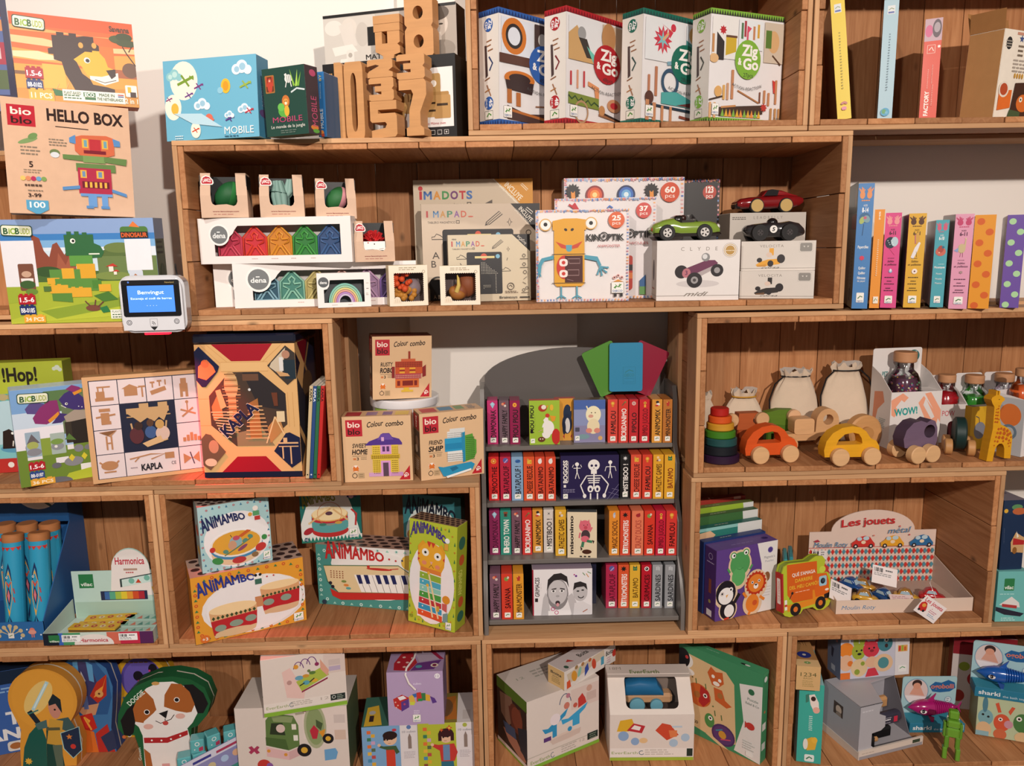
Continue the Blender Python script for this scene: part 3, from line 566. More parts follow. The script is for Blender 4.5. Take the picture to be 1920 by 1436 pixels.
carton('jungle', 'mobile_kit_box', 'dark green jungle MOBILE box with lion and zebra', .035, '28493f', '2f2f38', '2a4a40', m='gloss', art=
 "R 6 10 22 26 2 a8703a; R 8 12 18 22 2 6a3a28; e 17 26 6 9 c24a38; e 17 18 4 4 c24a38; l c24a38 3 10 26 10 12; l c24a38 3 24 26 24 12; c 17 18 2 e8b8a0; e 62 18 9 6 e8e6e0; r 55 10 5 12 e8e6e0 r=-20; l 28493f 1 58 13 60 24; l 28493f 1 62 13 64 24; l 28493f 1 66 13 68 24; l e8e6e0 2 57 22 54 30; l e8e6e0 2 66 22 68 30; p 8fbf4a 72 30 66 4 76 28; p a8d05a 76 30 84 6 82 30; p 7aae44 80 30 92 10 86 30; l d0dada 3 66 38 80 33 98 36;"
 "e 52 50 9 9 c8763a; e 44 66 12 7 5fae4a r=30; e 40 58 8 6 6fbf55; c 52 51 6 e0a050; e 53 64 6 8 e0b040; c 52 53 2.6 f2e6d0; c 50 50 .9 222; c 54 50 .9 222; t 18 72 8 c24a72 w=70:MOBILE; t 13 84 4.6 e8e6dc w=80:Le monde de la jungle; g 35 92 40 2 3 6a7a70", right="r 0 0 100 100 3a3440; e 60 10 25 5 c2507a; e 50 90 30 4 e08a40; e 60 95 25 3 5fae4a; t 55 66 44 c2507a a=c r=-90 w=44:MOBILE")
carton('bluemob', 'mobile_kit_box', 'narrow blue MOBILE box turned so its spine shows', .07, '2f6ea8', '24567f', '5a8fb8', m='gloss', art=
 "t 50 9 30 d8c050 a=c r=-90 w=10:BY; g 42 18 14 12 2 a8c4d8; t 52 72 42 e6ecf0 a=c r=-90 w=30:MOBILE; e 50 94 24 4 e08a40; e 60 98 20 3 b8452e")
tw = carton('tower', 'number_block_box', 'lower black and white number block carton behind the wooden numerals', .075, '1d1b1b', '1d1b1b', '1d1b1b', art=
 "p e4e0dc 2 16 98 15 98 86 2 86; p b8b4a8 2 60 40 50 40 86 2 86; p 8a8a78 2 70 36 62 36 95 2 95; r 0 86 100 14 1d1b1b; r 3 9 12 15 191717; t 4 12 5 d9a05a w=9 b=.03:SUP; g 4 19 10 1 3 8a6a3a; t 4 26 4 333 w=22:27 PIECES; t 4 32 5.5 1d1b1b w=9 b=.035:SET; t 4 40 5.5 1d1b1b w=26 b=.035:INICIACIÓ;"
 "R 78 22 11 26 1.5 b8925a; c 84 34 2.2 efe8dc; R 80 44 15 8 1 a9814a; R 76 48 11 26 1 bd965e; R 84 48 12 28 1 b58c55; r 86 58 8 3 3a2a1a; r 79 56 6 2.4 3a2a1a; r 79 65 6 2.4 3a2a1a; R 62 44 14 24 1 b28a52; R 66 50 5 14 2 4a3520; R 32 46 30 30 1 b0884f; r 36 56 12 3 4a3520; t 72 80 3 b03a3a w=20:Alturu o Mòmo inim; L c8c4c0 .4 81 90 84 90 84 95 81 95; L c8c4c0 .4 86 90 89 90 89 95 86 95; L c8c4c0 .4 91 90 94 90 94 95 91 95; c 92.5 92.5 .6 c8c4c0")
q = list(POSE['towertop']); q[5] = 0; q[2] = tw['H']+POSE['tower'][2]+.0008; POSE['towertop'] = tuple(q)
carton('towertop', 'number_block_box', 'upper black and white number block carton with pictures of children', .05, 'bdb6ad', '1d1b1b', '1d1b1b', art=
 "p cfc8be 0 6 40 6 46 50 30 96 0 96; e 8 24 7 14 e2dad0; e 20 26 6 18 d8cfc4; p d8d0c6 12 20 22 16 26 60 16 60; e 30 40 5 22 c4bcb2; p e6e0d6 6 60 22 56 26 70 8 76; R 17 66 6 32 2 e0dad0; c 20 76 1.6 b0a89e; R 12 82 6 16 1 e6e0d6; R 30 76 26 30 6 d0c8be; r 34 28 28 34 1d1b1b; L e8e4de .8 60 34 64 30 64 50 60 54; t 32 78 9 2a2624 w=12 b=.02:MAT; t 57 78 9 2a2624 w=8 b=.02:CK; g 32 90 26 1 5 6a645c; r 70 6 30 94 a79d92; e 85 36 9 24 c9beb2; e 85 16 10 14 5a5048; e 82 36 1.6 1.6 4a423a; e 89 36 1.6 1.6 4a423a; r 81 50 8 14 d8cec2; R 76 66 12 16 2 e6e0d8; e 90 80 9 16 8f857a; r 0 0 100 5 1d1b1b")
T_ = POSE['tower']
def num_frame(x, z, off=-.02):     # stands in front of (or on) the black and white cartons, parallel to them
    a = rad(T_[3]); return Vector((T_[0]+x*math.cos(a)-off*math.sin(a), T_[1]+x*math.sin(a)+off*math.cos(a), z))
def numeral(label, x, z, W, H, outer, holes=(), off=-.05, D=.035, c='c9935f'):
    p = num_frame(x, z, off); t = thing('wooden_numeral', label, 'wooden block', p, T_[3], group='wooden number blocks')
    sc = lambda l: [((u-.5)*W, v*H) for u, v in l]
    MB(c).prism(sc(outer), 0, D, 'y', hole=[sc(h) for h in holes]).build('block', 'toy', t, 30); return t
def hexr(n=12, cx=.5, cy=.5, rx=.2, ry=.2): return [(cx+rx*math.cos(2*math.pi*i/n), cy+ry*math.sin(2*math.pi*i/n)) for i in range(n)]
seven = [(0, 1), (.0, .82), (.45, .82), (.52, .74), (.36, .45), (.34, .16), (.24, .14), (.24, 0), (.88, 0), (.88, .12), (.76, .18), (.76, .42), (1, .72), (1, .94), (.92, 1)]
three = [(.08, 1), (0, .94), (0, .74), (.5, .74), (.5, .64), (.24, .64), (.24, .40), (.5, .40), (.5, .28), (0, .28), (0, .06), (.08, 0), (.94, 0), (1, .08), (1, .40), (.93, .5), (1, .6), (1, .94), (.94, 1)]
two = [(.06, 1), (0, .92), (0, .62), (.34, .72), (.48, .64), (.06, .36), (0, .24), (0, 0), (1, 0), (1, .26), (.84, .36), (1, .52), (1, .92), (.94, 1)]
five = [(0, 1), (0, .48), (.06, .42), (.56, .42), (.62, .36), (.56, .26), (.04, .2), (.04, 0), (.92, 0), (1, .08), (1, .58), (.94, .66), (.3, .66), (.3, .76), (1, .76), (1, 1)]
zero = rrect(0, 0, 1, 1, .12, 3); zeroh = rrect(.34, .1, .64, .86, .14, 4)
eight = [(.08, 0), (.92, 0), (1, .04), (1, .44), (.94, .5), (1, .55), (1, .96), (.92, 1), (.08, 1), (0, .96), (0, .55), (.08, .5), (0, .44), (0, .04)]
four = [(0, 1), (.28, 1), (.28, .58), (.5, .58), (.5, 1), (1, 1), (1, .6), (.9, .54), (1, .44), (1, .22), (.76, .16), (.72, 0), (.3, 0), (.3, .14), (.14, .24), (0, .3)]
numeral('thin wooden numeral one, upright at the left of the number blocks', -.078, 1.667, .017, .138, [(0, 0), (1, 0), (1, .96), (.7, 1), (0, 1)], off=-.046)
numeral('wooden numeral zero with a long slot, upright beside the one', -.048, 1.667, .038, .137, zero, [zeroh], off=-.046)
numeral('wooden numeral five at the foot of the middle column', .011, 1.667, .053, .064, five)
numeral('wooden numeral three between the five and the two', .009, 1.7315, .049, .040, three)
numeral('wooden numeral two on top of the middle column', .008, 1.772, .050, .031, two)
numeral('wooden numeral seven standing at the right', .070, 1.667, .053, .097, seven)
numeral('wooden numeral three lying on the seven', .068, 1.7645, .054, .043, three)
tz = T_[2]+T_[7]
numeral('wooden numeral four standing upside down on the lower carton', -.001, tz+.0005, .050, .050, four, off=.008, D=.030)
numeral('lower of two flat wooden bars on the upside-down four', -.002, tz+.051, .053, .0135, [(0, 0), (1, 0), (1, 1), (0, 1)], off=.008, D=.030)
numeral('upper of two flat wooden bars on the upside-down four', -.002, tz+.065, .054, .0145, [(0, 0), (1, 0), (1, 1), (0, 1)], off=.008, D=.030)
numeral('tall wooden numeral eight with two round holes on the lower carton', .063, tz+.0005, .056, .106, eight, [hexr(16, .48, .73, .18, .11), hexr(16, .48, .26, .18, .11)], off=.008, D=.030)

# ------------------------------------------------------------------ marble-run boxes
def zig(key, label, c, cd, pcs, art):
    W, H = POSE[key][6:]; D = .053
    tri = ''.join(f"p {cd} {i*100/30:.2f} 5 {(i+.5)*100/30:.2f} .5 {(i+1)*100/30:.2f} 5;" for i in range(30))+''.join(f"p {cd} {i*100/30:.2f} 100 {(i+.5)*100/30:.2f} 95.5 {(i+1)*100/30:.2f} 100;" for i in range(30))
    tri2 = ''.join(f"p {cd} {i*12.5} 5 {(i+.5)*12.5} .5 {(i+1)*12.5} 5; p {cd} {i*12.5} 100 {(i+.5)*12.5} 95.5 {(i+1)*12.5} 100;" for i in range(8))
    base = f"r 0 0 100 100 e3e0e0; r 0 0 100 5 {c}; r 0 95 100 5 {c};" + tri
    oval = f"e 50 42 17.5 17.5 {c}; t 52 29 9.5 f3efe8 a=c w=22 b=.04:Zig; t 36.5 41 6 f3efe8 w=5 b=.03:&; t 54 41 9.5 f3efe8 a=c w=21 b=.04:Go; t 51 54 3.6 333 a=c w=13:{pcs}pcs; t 50 63 2.8 555 a=c w=40 arc=-1.3 k=.1:ACTION-REACTION"
    left = f"r 0 0 100 100 e6e1d9; r 0 0 100 5 {c}; r 0 95 100 5 {c};" + tri2 + f"c 50 13 22 {c}; t 60 12.6 15 eee a=c r=90 w=8 b=.03:Zig; t 40 13.4 13 eee a=c r=90 w=7 b=.03:Go; l 9a6a4a 4 40 27 66 26; l 9a6a4a 4 40 31 62 30; l 9a6a4a 4 46 35 72 34; p 4a3a3a 30 30 40 30 46 56 34 58; l {cd} 6 52 40 70 46 54 52; l 8a5a3a 4 30 60 56 58; l 9a6a4a 5 40 64 60 74; l b07a4a 4 30 70 56 68; c 50 80 22 {c}; t 60 80 16 eee a=c r=90 w=7 b=.03:{pcs}; t 40 80.5 12 eee a=c r=90 w=8:pcs;" + "r 30 87 40 7.5 e8e6da; L 555 2 30 87 70 87 70 94.5 30 94.5; l 4a8a3a 5 40 92 50 89 62 91"
    return carton(key, 'marble_run_box', label, D, 'e3e0e0', 'e6e1d9', 'd8d4d0', art=base+art+oval+';'+logo_lizard(4, 83, 9, 10), left=left, group='marble-run boxes')
zig('zg1', 'marble-run box with blue oval and orange-black striped loop', '3560a8', '253a6a', '45', "r 2 7 36 36 d8dce4; o 16 22 11 5 c8742e; o 16 22 8 2.5 2f2a2a; r 0 38 34 8 5a3a30; p 4a3a38 39 7 66 7 66 46 39 46; c 48 20 5 b8b4b0; p 2f2826 42 46 44 26 54 26 58 46; r 68 7 32 40 4a3f3c; e 22 58 17 7 c8742e; e 22 58 12 4.5 3a2a28; p 3a2a2a 6 60 38 60 36 70 8 68; r 8 68 5 12 b06a35; r 18 70 5 12 b06a35; l b06a35 1.6 54 64 54 84; l 8a5a3a 1 40 80 62 78; p 4a3430 8 82 30 88 50 86 66 90 66 97 8 94; l b06a35 2 12 86 60 92;")
zig('zg2', 'marble-run box with red oval and green zigzag track', 'b0282f', '7a1e26', '48', "r 2 7 40 36 dfe0e2; p c9a06a 2 22 12 14 36 44 2 44; c 18 20 5 9a9a9a; p 3a3430 14 24 24 24 32 40 24 40; p 6abfae 24 30 40 40 34 46; r 44 7 28 36 c8b49a; e 52 18 9 13 b8885a; r 50 36 12 4 b8343a; r 74 7 26 40 8a745c; r 4 54 2 12 c03a40; r 12 52 2 16 d89a7a; r 20 52 2 14 c03a40; p d89060 26 60 40 64 40 76 36 76 34 66 26 64; p 7a8a3a 2 72 40 74 40 84 2 82; l 2f4a2a 1.4 2 75 6 78 10 75 14 79 18 76 22 80 26 77 30 81 34 78 40 81; o 18 88 8 1.6 b08a68; e 60 78 9 6 c8906a; e 60 78 5 3 b8343a; l 9a6a4a 2 40 88 70 92; l 3a2e2a 1.6 44 86 90 96; c 44 84 4 c08a5a;")
zig('zg3', 'marble-run box with dark green oval and red paper wheel', '1f6a58', '2a4a48', '28', "r 2 7 46 36 dfe1e2; s 22 24 11 12 c8384a q=.6; s 22 24 8 6 7fbac0 q=.3; l d8a878 2 22 24 34 12; p c8384a 20 10 34 16 30 22 28 14; c 34 12 3 c8384a; r 50 7 48 36 cfd6da; e 66 15 13 10 d0a468; p 4a8a8a 50 20 98 42 98 46 50 26; l 7aa0b0 3 28 44 48 40; r 6 56 2.6 20 b87a5a; r 14 48 3 26 b87a5a; o 32 60 9 3 35506a; p 4fa3a0 22 70 40 68 84 82 22 80; p 6a3a38 40 80 84 82 60 76; l 2a3a4a 2 10 82 90 86; e 8 76 5 6 5a3a32; r 4 78 4 18 c08660; r 12 80 4 16 c08660; r 22 82 3 14 c08660; r 32 82 3 14 c08660; l 8a4a3a 2 44 90 90 95;")
zig('zg4', 'marble-run box with bright green oval, rightmost of the four', '7fb040', '3a3a34', '27', "r 2 7 34 36 e4e2de; r 2 22 3 16 c08a5a; p 3a3434 8 20 18 28 18 44 8 44; s 16 18 5 8 b8343a q=.6; p c8a83a 20 24 34 22 34 36 20 40; r 20 22 15 2 6a4a3a; e 5 43 6 4 d8b080; r 37 7 33 26 dfe4e6; r 40 10 3 14 5a7a5a; r 44 8 3 14 a8404a; p d0506a 48 12 54 14 50 18 50 34 47 34; r 56 12 3 12 c08660; r 62 10 3 12 d0a040; r 72 7 27 36 c9bba8; e 85 24 8 10 d0a878; r 74 14 8 16 5a7a3a; l 5a4030 2 84 36 96 44; e 12 72 5 5 d8a868; r 18 66 3 13 d8a860; r 23 64 3 15 c89a78; r 29 52 3.4 26 c08660; l 4a3a30 1.6 0 80 18 76; l b07a50 1.6 38 70 68 80; r 68 70 2 10 7a4a3a; r 74 68 3 12 c08660; r 80 70 3 12 c08660; p c8403a 86 58 91 60 90 70 88 70; r 90 58 3 22 c08660; p 4a3a32 12 86 72 82 74 90 14 94;" + ''.join(f"p {('7fae4a','d8a840','e0904a')[i%3]} {16+i*5} 94 {18.5+i*5} 87 {21+i*5} 94;" for i in range(11)) + "s 75 84 5 8 b8403a q=.6; r 0 82 3 14 d8a878; r 6 82 3 14 d8a878; r 84 84 3 14 b88a5a; r 90 84 3 14 b88a5a; r 95 84 3 14 b88a5a; l c08a5a 2 16 86 36 84; t 90 92.5 2.6 444 w=8:7-99;")

# ------------------------------------------------------------------ spines in the top right crate
lbl = lambda x, y, w, h: f"r {x} {y} {w} {h} d8dcdc; l 8a9a70 {w*.12} {x+w*.15} {y+h*.5} {x+w*.5} {y+h*.3} {x+w*.85} {y+h*.45}; r {x+w*.1} {y+h*.7} {w*.8} {h*.2} 5a6aa8"
carton('yellow', 'game_box', 'tilted yellow game box spine with a pink apple', .2, 'e2c63c', '8a5a3a', 'd8bc3c', m='gloss', r=.002, art=lbl(24, 5, 50, 7)+";g 44 28 12 20 2.4 a8983a; c 46 91 13 d98aa0; c 56 91 13 d98aa0; e 44 86.5 9 1.8 c07a70 r=60; e 62 86.5 9 1.8 c07a70 r=-60")
carton('lblue', 'game_box', 'pale blue upright game box spine with a globe', .2, 'a8c6d2', '8aa8b8', 'b8d0da', m='gloss', r=.002, art=lbl(26, 5, 50, 7)+";g 46 28 12 22 2.2 6a8492; c 50 93.5 30 4f9fc4; e 42 93 14 2 5fa06a; c 60 94 10 6fb0cc")
carton('factory', 'game_box', 'red FACTORY game box spine with a robot picture', .2, 'd8482e', 'b88a88', 'c8908a', m='gloss', r=.002, art=
 "r 0 0 100 22 c0a0aa; e 25 12 22 6 d0608a; e 70 10 26 9 5a4a52; e 70 9 18 5 a89aa0; r 22 26 40 8 d8482e; L f0d8c8 3 22 26 66 26 66 34 22 34; l f0d8c8 6 32 31 46 28 58 32; c 88 28 8 f4ece4; t 36 84 24 f6ece2 a=c r=-90 w=25 b=.035:FACTORY; g 34 50 5 10 2 f0cabc; g 58 46 5 12 1.6 f0cabc; g 64 66 6 12 1.8 f0cabc")
kr = carton('kraft', 'picture_puzzle_box', 'open kraft carton with white printed face and raised flap at top right', .07, 'eee4d4', 'b98a58', 'b08050', m='kraft', art=
 "e 14 15 7 7 2e2c2c; g 6 12 16 3 3 b0a89a; s 42 9 6 5 4a5a8a; r 30 2 70 3 c8907a; g 36 16 14 3 5 7a6a5a; g 28 32 60 4 4 b0a498; e 36 50 2 3 c8963a; e 42 50 2 3 c8963a; e 48 50 2 3 c8963a; e 54 50 2 3 c8963a; p e0702e 4 68 34 66 34 86 4 90; c 14 66 12 e8dccc; c 14 66 9 b8502e; p 4a2e22 40 58 100 54 100 98 34 96; e 64 80 16 10 d8702e; c 58 76 4 f2e6d2; c 72 76 4 f2e6d2; c 58 76 1.6 222; c 72 76 1.6 222; p 4a5a3a 34 88 60 90 60 98 30 97; o 82 20 12 4 2e2c34; c 82 20 9 3a4a6a")
Wk, Hk, Dk = kr['W'], kr['H'], kr['D']
fl = MB('a87848'); fl.add([(-Wk/2, 0.0, Hk), (-Wk/2, Dk, Hk), (-Wk/2-.004, Dk, Hk+.035), (-Wk/2-.004, .0, Hk+.035)], [(0, 1, 2, 3)]); fl.add([(-Wk/2, Dk, Hk), (Wk/2, Dk, Hk), (Wk/2, Dk+.01, Hk+.04), (-Wk/2, Dk+.01, Hk+.04)], [(0, 1, 2, 3)]); fo = fl.build('flap', 'kraft', kr)

# ------------------------------------------------------------------ second row, left: window boxes
HOLE = {}
def windowed(key, name, label, D, hole, front, side=None, inner='2a2626', cat='box', m='card', group=None, film=True, dz=0):
    x, y, z, yaw, lean, roll, W, H = pose(key)
    t = thing(name, label, cat, (x, y, z+dz), yaw, lean, roll, group); e = .0012; side = side or front
    hp = [((u-.5)*W, (1-v)*H) for u, v in hole]
    b = MB(front).prism([(-W/2, 0), (W/2, 0), (W/2, H), (-W/2, H)], 0, e, 'y', hole=[hp])
    for x0, x1 in ((-W/2, -W/2+e), (W/2-e, W/2)): b.box(x0, e, 0, x1, D, H, side)
    b.box(-W/2+e, e, 0, W/2-e, D, e, side); b.box(-W/2+e, e, H-e, W/2-e, D, H, side)
    b.build('body', m, t)
    MB(inner).box(-W/2+e*1.2, D-e, e*1.2, W/2-e*1.2, D, H-e*1.2).build('lining', 'card', t)
    if film:
        u0, u1, v0, v1 = min(p[0] for p in hp), max(p[0] for p in hp), min(p[1] for p in hp), max(p[1] for p in hp)
        MB().add([(u0, e*1.3, v0), (u1, e*1.3, v0), (u1, e*1.3, v1), (u0, e*1.3, v1)], [(0, 1, 2, 3)]).build('window_film', 'film', t)
    HOLE[t.name] = (hp, front); t['W'] = W; t['H'] = H; t['D'] = D
    return t
def wart(t, text, m='card'):            # print on the card around a window
    W, H = t['W'], t['H']; a = Art(W, H); hp, front = HOLE[t.name]
    tri, fl = tess([[(0, 0), (W, 0), (W, H), (0, H)], [(u+W/2, H-v) for u, v in hp]]); a.put(fl, [list(q) for q in tri], front); a.draw(text); return a.on(t, m=m)
def house_toy(parent, cx, z0, w, h, c, cd):
    r = .0021; b = MB(c); y = .014
    ho = MB(cd).prism([(cx-w*.46, z0), (cx+w*.46, z0), (cx+w*.46, z0+h*.6), (cx, z0+h), (cx-w*.46, z0+h*.6)], y+.003, y+.010, 'y').build('house_toy', 'silicone', parent)
    b.tube([(cx-w*.48, y, z0), (cx+w*.48, y, z0), (cx+w*.48, y, z0+h*.62), (cx, y, z0+h*1.02), (cx-w*.48, y, z0+h*.62)], r, 6, closed=True)
    q = [(-.40, .02), (-.12, .36), (-.36, .46), (-.36, .56), (-.10, .54), (-.07, .60), (-.13, .70), (0, .80), (.13, .70), (.07, .60), (.10, .54), (.36, .56), (.36, .46), (.12, .36), (.40, .02), (.26, .02), (.05, .28), (-.05, .28), (-.26, .02)]
    b.tube([(cx+u*w, y, z0+v*h) for u, v in q], r*.9, 6, closed=True)
    b.build('person_toy', 'silicone', ho, 50)
def dena(key, label, cols, n0=0):
    hole = [(.26, .17), (.93, .17), (.93, .83), (.10, .83), (.10, .52), (.14, .50), (.19, .44), (.225, .34), (.24, .25)]
    t = windowed(key, 'silicone_toy_box', label, .042, hole, 'ece6e2', inner='cfc8c4', m='gloss', group='long white silicone toy boxes'); W, H = t['W'], t['H']
    n = len(cols); w = W*.83/n
    for i, (c, cd) in enumerate(cols): house_toy(t, -W*.40+w*(i+.5), H*.165, w*.96, H*.66, c, cd)
    wart(t, "o 13.5 36 6.3 1.2 f2eeea; c 13.5 36 5.7 75797a; t 13.5 32 11 eef0ee a=c w=8.5 b=.02:dena; r 12.2 29 2 2.2 eef0ee;" + ''.join(f"g {34+i*13} 89 5 1 3.4 c9a8a0;" for i in range(4)), 'gloss'); return t
pal = lambda *h: [(a, b) for a, b in zip(h[::2], h[1::2])]
dena('dena1', 'long white silicone toy box with red, yellow, green and blue houses, upper one', pal('e0526a', 'c8405a', 'ee4f3c', 'd8404a', 'f0a83a', 'd8923a', '4fae50', '3f8a48', '4f74a8', '3f5a86'))
dena('dena2', 'long white silicone toy box with pale teal, mint and cream houses, lower front one', pal('9cc8d8', '2f5a6e', '9fd8c0', '4a8a7c', 'e0d08a', 'b8a868', 'e8b8a8', 'c89a90', 'd0a8c8', 'a886a8', '8a6ab0', '5a3f78'))
dena('dena3', 'long white silicone toy box with dark houses, half hidden at the back left', pal('8fa8b0', '2a3438', '8a9aa0', '2e3438', '7a8a8a', '2a2e30', '6a7a7a', '2a2e30', '5a6a6a', '2a2e30', '5a6a6a', '2a2e30'))
t = windowed('rainbow', 'silicone_toy_box', 'small white box with a pastel rainbow in its window', .03, [(.24, .2), (.88, .2), (.88, .86), (.12, .86), (.12, .48), (.18, .46), (.22, .38)], 'efeae6', inner='4a4e52', m='gloss')
W, H = t['W'], t['H']
for i, (c, r) in enumerate((('8fd0c0', .031), ('a8d8b8', .0275), ('e8d890', .024), ('e8a89a', .0205), ('c090d0', .017), ('d8c8e0', .0138))):
    MB(c).prism([(W*.02+x, z) for x, z in arc(0, H*.14, r, r*1.16, 0, 180, 20)]+[(W*.02+x, z) for x, z in arc(0, H*.14, r-.0029, (r-.0029)*1.16, 180, 0, 20)], .004, .02, 'y').build('rainbow_arch', 'silicone', t, 40)
wart(t, "o 12 26 10.5 1.4 f2eeea; c 12 26 9.8 55595c; t 12 22.5 8 eef0ee a=c w=13 b=.02:dena; g 92 30 5 1 4 b0a8a0; g 92 46 6 1 4 6a6460; g 91 60 6 2 4 b0a8a0; g 26 92 12 1 3 b8aea8; g 56 92 12 1 3 b8aea8", 'gloss')

def lanco(key, label, toy):
    x, y, z, yaw, lean, roll, W, H = pose(key); D = .075
    t = thing('rubber_toy_box', label, 'box', (x, y, z), yaw, 0, 0, 'open-fronted kraft toy boxes'); e = .0012; c = 'd2b299'; f = .5*H; sy = .010
    b = MB(c)
    lo = [(-.5, 0), (.5, 0), (.5, .5), (.28, .5), (.28, .36), (.25, .29), (.2, .26), (.05, .30), (-.12, .29), (-.2, .28), (-.25, .31), (-.27, .36), (-.28, .5), (-.5, .5)]
    b.prism([(u*W, v*H) for u, v in lo], 0, e, 'y')
    for u0, u1 in ((-.5, -.28), (.27, .5)): b.add([(u0*W, 0, f), (u1*W, 0, f), (u1*W*.96, sy, H), (u0*W*.96, sy, H)], [(0, 1, 2, 3)])
    for s in (-1, 1): b.add([(s*W/2, 0, 0), (s*W/2, 0, f), (s*W/2*.96, sy, H), (s*W/2*.96, D-sy, H), (s*W/2, D, f), (s*W/2, D, 0)], [(0, 1, 2, 3, 4, 5)])
    for u0, u1 in ((-.48, -.28), (.27, .48)): b.add([(u0*W, sy, H), (u1*W, sy, H), (u1*W, D-sy, H), (u0*W, D-sy, H)], [(0, 1, 2, 3)])
    b.box(-W/2, e, 0, W/2, D, e); b.build('body', 'kraft', t)
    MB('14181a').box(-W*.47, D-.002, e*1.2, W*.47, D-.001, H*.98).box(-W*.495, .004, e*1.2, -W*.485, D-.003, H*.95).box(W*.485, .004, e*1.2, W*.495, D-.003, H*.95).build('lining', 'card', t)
    lg = Art(W*.28, H*.22).draw("p f2e8e0 0 70 14 20 40 0 70 10 96 50 100 82 90 100 10 100; p b02a34 8 70 20 28 42 11 68 20 88 52 91 80 84 90 14 90; t 50 42 34 f4e8e2 a=c w=60 b=.035 arc=.25:LANCO").on(t, 'logo_sticker', m='kraft', x0=-W*.48, z1=H*.95, y0=sy*.9-.0008)
    lg.rotation_euler = (-math.atan2(sy, H-f), 0, 0)
    Art(W, H*.24).draw(f"r 0 0 100 100 {c}; t 52 36 12 7a2a30 a=c w=56 b=.03:www.lancotoys.com; g 26 66 50 1 14 a86a60").on(t, 'front_print', m='kraft', z1=H*.24)
    toy(t, W, H, D); return t
def toy_ball(cols):
    def f(t, W, H, D):
        for i in range(len(cols)):
            b = MB(cols[i]); n = len(cols); R = W*.31; vs = []; m = 6; k = 12
            for a in range(m+1):
                th = 2*math.pi*(i+a/m)/n+.35
                for j in range(k+1): ph = math.pi*j/k; vs.append((W*.05+R*math.sin(ph)*math.cos(th)*.95+R*.3*math.cos(ph), R+.004+R*math.sin(ph)*math.sin(th), H*.20+R+R*math.cos(ph)))
            b.add(vs, [[a*(k+1)+j, a*(k+1)+j+1, (a+1)*(k+1)+j+1, (a+1)*(k+1)+j] for a in range(m) for j in range(k)]); b.build('ball_panel', 'rubber', t, 60)
    return f
def toy_cactus(t, W, H, D):
    b = MB('7a9a90')
    for k in range(7):
        a = k*2*math.pi/7; b.tube([(W*(.02-.03)+.008*math.cos(a), .02+.008*math.sin(a), H*.03), (W*.0+.011*math.cos(a)-.004, .02+.011*math.sin(a), H*.5), (-W*.08+.006*math.cos(a), .02+.006*math.sin(a), H*.86)], [.006, .0075, .004], 8)
    b.build('cactus_stem', 'rubber', t, 60)
    b = MB('84a49a')
    for k in range(5):
        a = k*2*math.pi/5; b.tube([(W*.08+.004*math.cos(a), .02+.004*math.sin(a), H*.48), (W*.17+.006*math.cos(a), .022+.006*math.sin(a), H*.62), (W*.2+.004*math.cos(a), .022+.004*math.sin(a), H*.9)], [.004, .006, .003], 8)
    b.build('cactus_arm', 'rubber', t, 60)
    MB('2e4a44').tube([(-W*.26, .010, H*.62), (-W*.1, .004, H*.60), (W*.12, .008, H*.56)], .0008, 5).build('band', 'rubber', t)
def toy_urchin(t, W, H, D):
    b = MB('c22a2c'); b.ball((0, .025, H*.45), .014)
    rr = random.Random(3)
    for k in range(90):
        v = Vector((rr.gauss(0, 1), rr.gauss(0, 1), abs(rr.gauss(0, 1))+.1)).normalized(); o = Vector((0, .025, H*.45)); b.tube([o+v*.012, o+v*.026], [.0022, .0012], 5)
    b.build('spiky_ball', 'rubber', t, 50)
    MB('f2efe8').prism([(-W*.27, H*.28), (W*.27, H*.28), (W*.27, H*.5), (-W*.27, H*.5)], .003, .0045, 'y').build('card_sleeve', 'card', t)
    Art(W*.54, H*.22).draw("r 0 0 100 100 f2efe8; c 50 30 3 111; l 7a4a30 2 10 96 40 90 60 96; l 7a4a30 2 70 90 92 80").on(t, 'sleeve_print', y0=.003, z1=H*.5)
lanco('lanco1', 'kraft toy box with a green and yellow rubber ball in its window', toy_ball(['2a6a3a', 'd8a82e', '1f5a30', '2f7a3c']))
lanco('lanco2', 'kraft toy box with a grey-green rubber cactus in its window', toy_cactus)
lanco('lanco3', 'kraft toy box with a pink and blue rubber ball in its window', toy_ball(['e0909a', '5a9ac8', '2f6a3a', 'e8a0a8']))
lanco('lanco4', 'kraft toy box with a red spiky ball, beside the white silicone toy boxes', toy_urchin)

def zz(u0, u1, v0, v1, n=14, d=.018):
    p = []
    for i in range(2*n): p.append((u0+(u1-u0)*i/(2*n), v0+(d if i % 2 else 0)))
    for i in range(2*n): p.append((u1-(d if i % 2 else 0), v0+(v1-v0)*i/(2*n)))
    for i in range(2*n): p.append((u1-(u1-u0)*i/(2*n), v1-(d if i % 2 else 0)))
    for i in range(2*n): p.append((u0+(d if i % 2 else 0), v1-(v1-v0)*i/(2*n)))
    return p
def natbox(key, label, toy):
    t = windowed(key, 'animal_toy_box', label, .042, zz(.12, .9, .18, .9), 'efe2cc', 'd8c498', '5a4a48', group='cream window boxes with animal toys'); W, H, D = t['W'], t['H'], t['D']
    wart(t, "g 26 5 48 2 4.5 a8987e; o 90 16 3.4 .8 8a7a60; p e8d8c0 10 93 11 84 15 78 20 77 26 79 29 86 30 93; l b8a488 .7 15 91 15 84; l b8a488 .7 20 91 20 83; l b8a488 .7 25 91 25 85")
    Art(D, H).draw("e 35 10 6 4 7a8a4a; g 30 40 12 10 5 b8a468").on(t, 'side_print', 'left', x0=-W/2, y0=D)
    toy(t, W, H); return t
